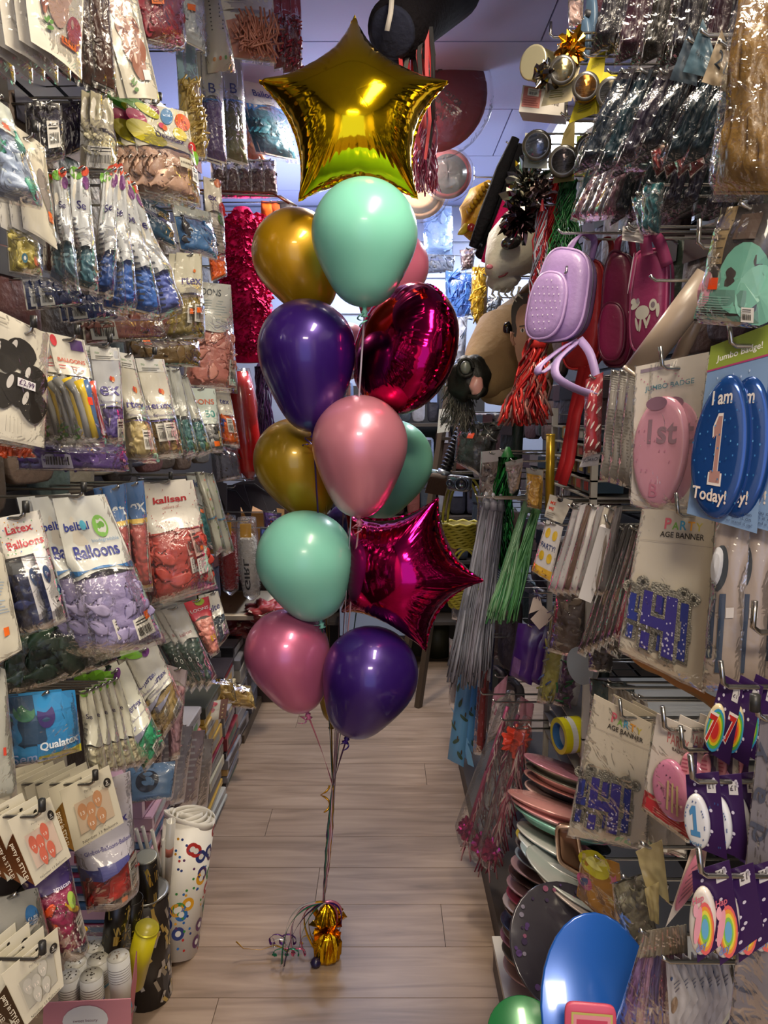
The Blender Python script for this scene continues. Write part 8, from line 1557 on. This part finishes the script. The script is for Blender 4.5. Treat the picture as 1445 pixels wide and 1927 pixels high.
def hung_disc(label, u, v, rpx, d, col, inner=None, word=None, name='foil_balloon_display'):
    c = pt(u, v, d); r_ = rpx / F * d; root = thing(name, label, 'balloon', c - Vector((0, 0, r_))); M = frame(c, (-.1, -1, -.05), (0, 0, 1))
    b = MB(); b.lathe([(0, r_ * .16), (r_ * .5, r_ * .13), (r_ * .85, r_ * .06), (r_, 0), (r_ * .85, -r_ * .06), (0, -r_ * .16)], M, 36); b.build('foil_disc', root, mat(col, rough=.6, bump=.3, bscale=25, spec=.2))
    if inner: b = MB(); b.lathe([(0, r_ * .166), (r_ * .5, r_ * .137), (r_ * .80, r_ * .08)], M, 30); b.build('dark_disc', root, mat(inner, rough=.25, coat=.6, bump=.3, bscale=20))
    if word:
        b = MB()
        for j, (w_, x_, y_) in enumerate(word):
            vs, fs, tw, th = text_geo(w_, .03); R2 = Matrix.Rotation(-.7, 4, 'Z'); b.add([M @ (R2 @ Vector(((x_ + .55 * x / tw) * r_, (y_ + .10 * y / th) * r_, r_ * .165))) for x, y in vs], fs)
        b.build('lettering', root, mat('2a0c10', rough=.5), smooth=False)
    b = MB(); b.grid(lambda i, j: M @ Vector(((1.12 + .05 * mnoise.noise(Vector((i * 9, j * 5, d)))) * r_ * math.cos(6.283 * i) * math.sin(math.pi / 2 * j), 1.14 * r_ * math.sin(6.283 * i) * math.sin(math.pi / 2 * j), r_ * .28 * math.cos(math.pi / 2 * j) + .008 * mnoise.noise(Vector((i * 12, j * 8, 1))))), 30, 8); b.build('clear_bag', root, film(haze=.05, scale=22))
    b = MB(); b.tube([c + Vector((0, .02, r_)), Vector((c.x, c.y + .02, ZC))], .0015, 5); b.build('hanging_cord', root, mat('8a8a8a')); return root
hung_disc('large dull red round balloon in a clear bag hanging behind the gold star', 815, 180, 95, 3.05, '7a2430', word=[('WHOLE OR', .0, .10), ('CENTRE', .0, -.08), ('DISPLAY', -.05, -.26), ('HAPPY', -.65, .30), ('PARTY', -.7, .12)])
hung_disc('black round balloon with a red border in clear wrap below the dull red one', 843, 328, 42, 3.4, '6a1c28', inner='16161a')
hung_disc('beige and black round balloon half hidden behind the top mint balloon', 790, 360, 48, 3.5, '9a7a64', inner='a88a70')
hung_disc('dusky red balloon peeking out above the gold star behind the pinata', 722, 85, 45, 3.3, '7a3034')
strands('pink_streamers', 'pink and white shredded streamers under the dull red balloon', 'streamer', pt(805, 215, 2.9), pt(790, 350, 2.9), .07, 90, .006, ['c87a90', 'a83a5a', 'd8b0bc', '8a2a44'], 71, metal=.1)
for k, (c_, cc, nm) in enumerate((([(795, 385), (850, 388), (852, 482), (800, 480)], ['9ab8e0', 'a8c4ea', '8aa8d8'], 'big pale blue glossy bag hanging on the far wall'), ([(800, 478), (855, 482), (852, 512), (800, 515)], ['4a5060', '6a7488'], 'stack of flat grey packs just below the pale blue bag'), ([(865, 470), (895, 465), (890, 505), (868, 510)], ['6a5a60', '8a7a84'], 'small clear bag of brown fur near the bird mask'))):
    rp(c_, nm, name='hanging_bag', cat='bag', d=[4.3, 4.2, 3.4][k], x=None, yaw=-5, cols=cc, head=['a8c0e8', '6a7080', None][k], ht=.1, cb0=.06, count=18, size=.16, thick=.04, back=cc[0], arc=0)
# far end: ladder, shelves with dark goods, bin
root = thing('wooden_ladder', 'dark wooden step ladder leaning at the far end', 'ladder', (.33, 4.2, 0)); m = mat('4a3c2e', rough=.6, var=.2)
for (u0, u1) in ((848, 800), (874, 832)):
    A_, B_ = pt(u0, 712, 4.0), pt(u1, 1010, 3.9); b = MB(); b.tube([A_, B_, B_ + (B_ - A_) * ((B_.z - .001) / (A_.z - B_.z))], .022, 4); b.build('rail', root, m, smooth=False)
for t in (.15, .38, .62, .85):
    a_ = pt(848, 712, 4.0).lerp(pt(800, 1010, 3.9), t); c_ = pt(874, 712, 4.0).lerp(pt(832, 1010, 3.9), t); b = MB(); b.ribbon([a_, c_], .05, side=(0, 1, 0), th=.008); b.build('tread', root, m, smooth=False)
q = Quad([(826, 770), (850, 768), (845, 812), (822, 815)], d=3.9, yaw=0); root = thing('paper_notice', 'small white paper notice fixed on the ladder', 'notice', q.p(.5, 1)); sheet(q, 0, 0, 1, 1, .01, mat('b8b8b0'), 2, 2).build('paper', root, smooth=False); P = Print(q, .012); P.rect(.2, .35, .9, .6, '2a2a2a'); P.build('printing', root)
FAR = [('2a2a34', 'ink'), ('4a4a5a', 'slate'), ('5a6a8a', 'dusty blue'), ('7a8ab0', 'pale blue'), ('3a2c2a', 'umber'), ('6a3a34', 'rust'), ('38404a', 'gunmetal'), ('8a8a94', 'silver')]
rr = random.Random(81); k = 0
for (z_, x0, x1) in ((1.50, -.45, .42), (1.22, -.5, .5), (.95, -.5, .5), (.68, -.5, .45)):
    x = x0
    while x < x1:
        w = rr.uniform(.05, .10); h = rr.uniform(.14, .25); c, cn = FAR[k % 8]; y_ = 4.45 + rr.uniform(-.04, .04)
        root = thing('costume_pack', '%s pack on the far rack, %s along the %s shelf' % (cn, NUM[min(24, int((x - x0) / .078))].replace('lowest', 'first'), {1.5: 'top', 1.22: 'upper', .95: 'lower', .68: 'bottom'}[z_]), 'pack', (x + w / 2, y_, z_), 'packs on the far rack')
        qq = Quad.__new__(Quad); qq.c = [Vector((x, y_, z_ + h)), Vector((x + w, y_, z_ + h)), Vector((x + w, y_, z_)), Vector((x, y_, z_))]; qq.N = Vector((0, -1, 0)); qq.finish(); cushion(qq, .03, 5, mat(c, rough=.4, bump=.5, bscale=30), back=-.03, ns=16).build('wrapped_goods', root); sheet(qq, .2, .08, .8, .35, .035, mat(FAR[(k + 3) % 8][0]), 1, 1).build('label_card', root, smooth=False)
        x += w + rr.uniform(.0, .02); k += 1
root = thing('far_rack', 'dark shelf rack across the far end of the aisle', 'rack', (0, 4.5, 0))
for z_ in (1.495, 1.215, .945, .675, .30):
    b = MB(); b.box((-.55, 4.38, z_ - .02), (.62, 4.62, z_ - .001)); b.build('shelf_board', root, mat('3a322c', rough=.6), smooth=False)
b = MB(); b.box((-.55, 4.63, 0), (.62, 4.66, 1.72)); b.build('back_board', root, mat('2a2420', rough=.7), smooth=False)
for x_ in (-.55, .60):
    b = MB(); b.box((x_, 4.38, 0), (x_ + .02, 4.62, 1.5)); b.build('upright', root, mat('3a322c', rough=.6), smooth=False)
cyl('waste_bin', 'round olive green bin on the floor at the far end below the magenta star', 'bin', ptz(822, 1232, 0), ptz(822, 1232, 0) + Vector((0, 0, .22)), .085, '3a3a28', rim='4a4a38', rough=.5)
root = thing('blue_crate', 'white and blue crate standing at the far end behind the bouquet', 'crate', (-.10, 4.25, 0)); b = MB(); b.box((-.25, 4.1, 0.30), (.15, 4.35, .52)); b.build('crate_body', root, mat('8a9ab8', rough=.5), smooth=False); b = MB(); b.box((-.27, 4.08, .52), (.17, 4.37, .55)); b.build('rim', root, mat('b8c4d8', rough=.5), smooth=False); b = MB(); b.box((-.22, 4.12, 0), (.12, 4.33, .30)); b.build('stand', root, mat('3a3a44', rough=.5), smooth=False)
# filler packs added on the wall hooks, muted to suggest shade in the gaps --------------------------------
FC2 = {'l': [('4a4038', 'brown grey'), ('8a8478', 'putty'), ('3a3a4a', 'ink blue'), ('6a5a50', 'fawn'), ('a09a8c', 'chalky'), ('5a3a3a', 'dull red'), ('4a5a5a', 'sea grey'), ('2a2422', 'sooty')],
       'r': [('2a2428', 'sooty'), ('3a3038', 'dusky plum'), ('4a4448', 'iron grey'), ('2a3440', 'night blue'), ('5a4a48', 'umber'), ('3a2428', 'dark wine'), ('6a6468', 'pewter'), ('24302a', 'bottle green')]}
def wallrow(side, zt, y0, y1, x_, h, nm):
    rr = random.Random(int(zt * 100) + side); y = y0; k = 0
    while y < y1:
        w = rr.uniform(.10, .15); c, cn = FC2['l' if side < 0 else 'r'][(k * 3 + int(zt * 10)) % 8]; hh = h * rr.uniform(.8, 1.1); xx = x_ + rr.uniform(-.02, .02)
        qq = Quad.__new__(Quad); s = -side
        if s > 0: qq.c = [Vector((xx, y, zt)), Vector((xx + .03, y + w, zt)), Vector((xx + .04, y + w, zt - hh)), Vector((xx + .01, y, zt - hh))]
        else: qq.c = [Vector((xx - .03, y + w, zt)), Vector((xx, y, zt)), Vector((xx - .01, y, zt - hh)), Vector((xx - .04, y + w, zt - hh))]
        qq.N = Vector((s, -.2, 0)).normalized(); qq.finish()
        root = thing('wrapped_pack', '%s pack deep on the %s wall, %s from the camera in the %s' % (cn, 'left' if side < 0 else 'right', NUM[min(k, 24)].replace('lowest', 'first'), nm), 'pack', qq.p(.5, 1), 'packs deep in the ' + nm)
        cushion(qq, .022, 5, mat(c, rough=.5, bump=.5, bscale=40), back=-.012, ns=20, nr=6).build('wrapped_goods', root); sheet(qq, .08, .03, .92, .26, .026, mat(FC2['l' if side < 0 else 'r'][(k * 3 + 4) % 8][0], rough=.4), 1, 1).build('header', root, smooth=False)
        b = MB(); xw = XL + .014 if s > 0 else XR - .014; b.tube([qq.p(.5, .02, .03), Vector((xw, qq.p(.5, .02, 0).y, zt - .01))], .002, 5); b.build('wire_loop', root, mat('8a8a8a', rough=.3, metal=.8))
        y += w * rr.uniform(1.05, 1.3); k += 1
for zt, nm in ((2.52, 'top left row'), (2.16, 'second left row'), (1.86, 'third left row'), (1.60, 'fourth left row'), (1.24, 'fifth left row'), (.98, 'sixth left row')): wallrow(-1, zt, 1.25, 3.0, -.74, .24, nm)
for zt, nm in ((2.50, 'top right row'), (2.22, 'second right row'), (1.94, 'third right row'), (1.66, 'fourth right row'), (1.38, 'fifth right row'), (1.08, 'sixth right row'), (.78, 'lowest right row')): wallrow(1, zt, 1.1 if zt > 1.5 else 2.2, 3.5, .70 if zt < 2.1 else .74, .25, nm)
for zt, nm in ((1.55, 'far upper right row'), (1.22, 'far middle right row'), (.92, 'far lower right row'), (.62, 'far bottom right row')): wallrow(1, zt, 2.45, 3.45, .46, .27, nm)
# ---------------- hooks for goods that hang free, sub-parts, labels ----------------
bpy.context.view_layer.update()
def extent(root):
    P = []
    for ch in root.children:
        if ch.type == 'MESH' and len(ch.data.vertices): P += [ch.matrix_world @ Vector(c) for c in ch.bound_box]
    return P
for nm in ('toy_camera', 'pink_streamers', 'fluffy_cuffs', 'fluffy_cuffs.001', 'wrapped_tube', 'wrapped_tube.001', 'bird_mask', 'animal_mask', 'horse_mask', 'face_mask', 'tinsel_bundle', 'balloon_sword', 'feather_boa', 'backpack', 'backpack.001', 'backpack.002', 'backpack.003', 'red_tassels', 'green_tassels', 'clear_tassels', 'red_streamer_fan', 'green_tinsel', 'tinsel_tube', 'tinsel_tube.001', 'tinsel_tube.002', 'tinsel_tube.003', 'tinsel_tube.004', 'fringed_scarf', 'pink_scarf', 'black_scarf', 'toy_wand', 'toy_wand.001', 'toy_wand.002', 'corrugated_hose', 'broom_head', 'bat_wing', 'bat_wing.001', 'bat_wing.002', 'bat_wing.003', 'candle_box', 'silver_cup', 'paper_flower', 'swing_ticket', 'swing_ticket.001', 'foil_roll', 'foil_roll.001', 'foil_roll.002', 'foil_roll.003', 'foil_roll.004', 'foil_roll.005', 'foil_garland', 'foil_garland.001', 'foil_garland.002', 'foil_garland.003', 'paper_moustache_banner', 'metallic_bow', 'metallic_bow.001', 'metallic_bow.002', 'ribbon_spool', 'ribbon_spool.001', 'ribbon_spool.002', 'wicker_basket', 'wicker_basket.001', 'party_packet', 'wand_pack', 'small_ticket.003', 'small_ticket.004', 'gift_bag.005', 'gift_bag.006', 'gift_bag.011', 'slim_sleeve.001'):
    o = bpy.data.objects.get(nm)
    if o is None: continue
    P = extent(o)
    if not P: continue
    zt = max(p.z for p in P); cx = sum(p.x for p in P) / len(P); cy = sum(p.y for p in P) / len(P); far = cy > 3.55
    s = -1 if cx < -.1 else 1
    if nm == 'pink_streamers':
        b = MB(); b.tube([Vector((cx, cy, zt - .04)), Vector((cx, cy, ZC))], .0015, 5); b.build('hanging_cord', o, mat('8a8a8a')); continue
    hook(s, Vector((cx, cy, zt - .012)), 'wire hook holding ' + short(o['label'], 12), capped=False, up=.008, xw=(XL - .03 if cy > 3.1 else None) if s < 0 else (XR + .03 if far else None))
MOVE = {'printing': ('card', 'printed_front', 'folded_goods', 'carton', 'box_body', 'backing_card', 'front_panel', 'balloon_mass', 'paper'), 'badge_print': ('badge',), 'polka_dots': ('front_pocket',), 'pocket_piping': ('front_pocket',), 'nostril_pit': ('nostril',),
        'zip_pull': ('body',), 'piping': ('body',), 'zip': ('body',), 'printed_confetti': ('tube',), 'printed_circles': ('tube',), 'lid_dots': ('lid',), 'lettering': ('gold_side', 'fur_body', 'foil_disc', 'banner_strip'), 'eyelid': ('head',), 'printed_face': ('card',), 'number_print': ('glitter_number',),
        'printed_frame': ('plate_body',), 'glitter_dots': ('plate_body',), 'glitter_numeral': ('plate_body',), 'rolled_rim': ('tray_body',), 'printed_pony': ('body',), 'edge_stripes': ('body',), 'rim': ('plate_body', 'tube')}
base = lambda n: n.split('.')[0]
for r in [o for o in COL.objects if o.parent is None and o.type == 'EMPTY']:
    ch = list(r.children); by = {}
    for c in ch: by.setdefault(base(c.name), c)
    for c in ch:
        for t in MOVE.get(base(c.name), ()):
            if t in by and by[t] is not c: c.parent = by[t]; break
used = {}
for o in COL.objects:
    if o.parent is None and o.get('label'):
        if len(o['label'].split()) > 16: o['label'] = short(o['label'], 16)
        if 'origin_pt' in o: del o['origin_pt']
        for k in ('hexc', 'lay', 'stk'):
            if k in o: del o[k]
        used.setdefault(o['label'], []).append(o)
for lb, os_ in used.items():
    if len(os_) > 1:
        os_.sort(key=lambda o: o.location.y)
        for i, o in enumerate(os_): o['label'] = short(lb, 11) + ', ' + NUM[i].replace('lowest', 'first') + ' from the camera'
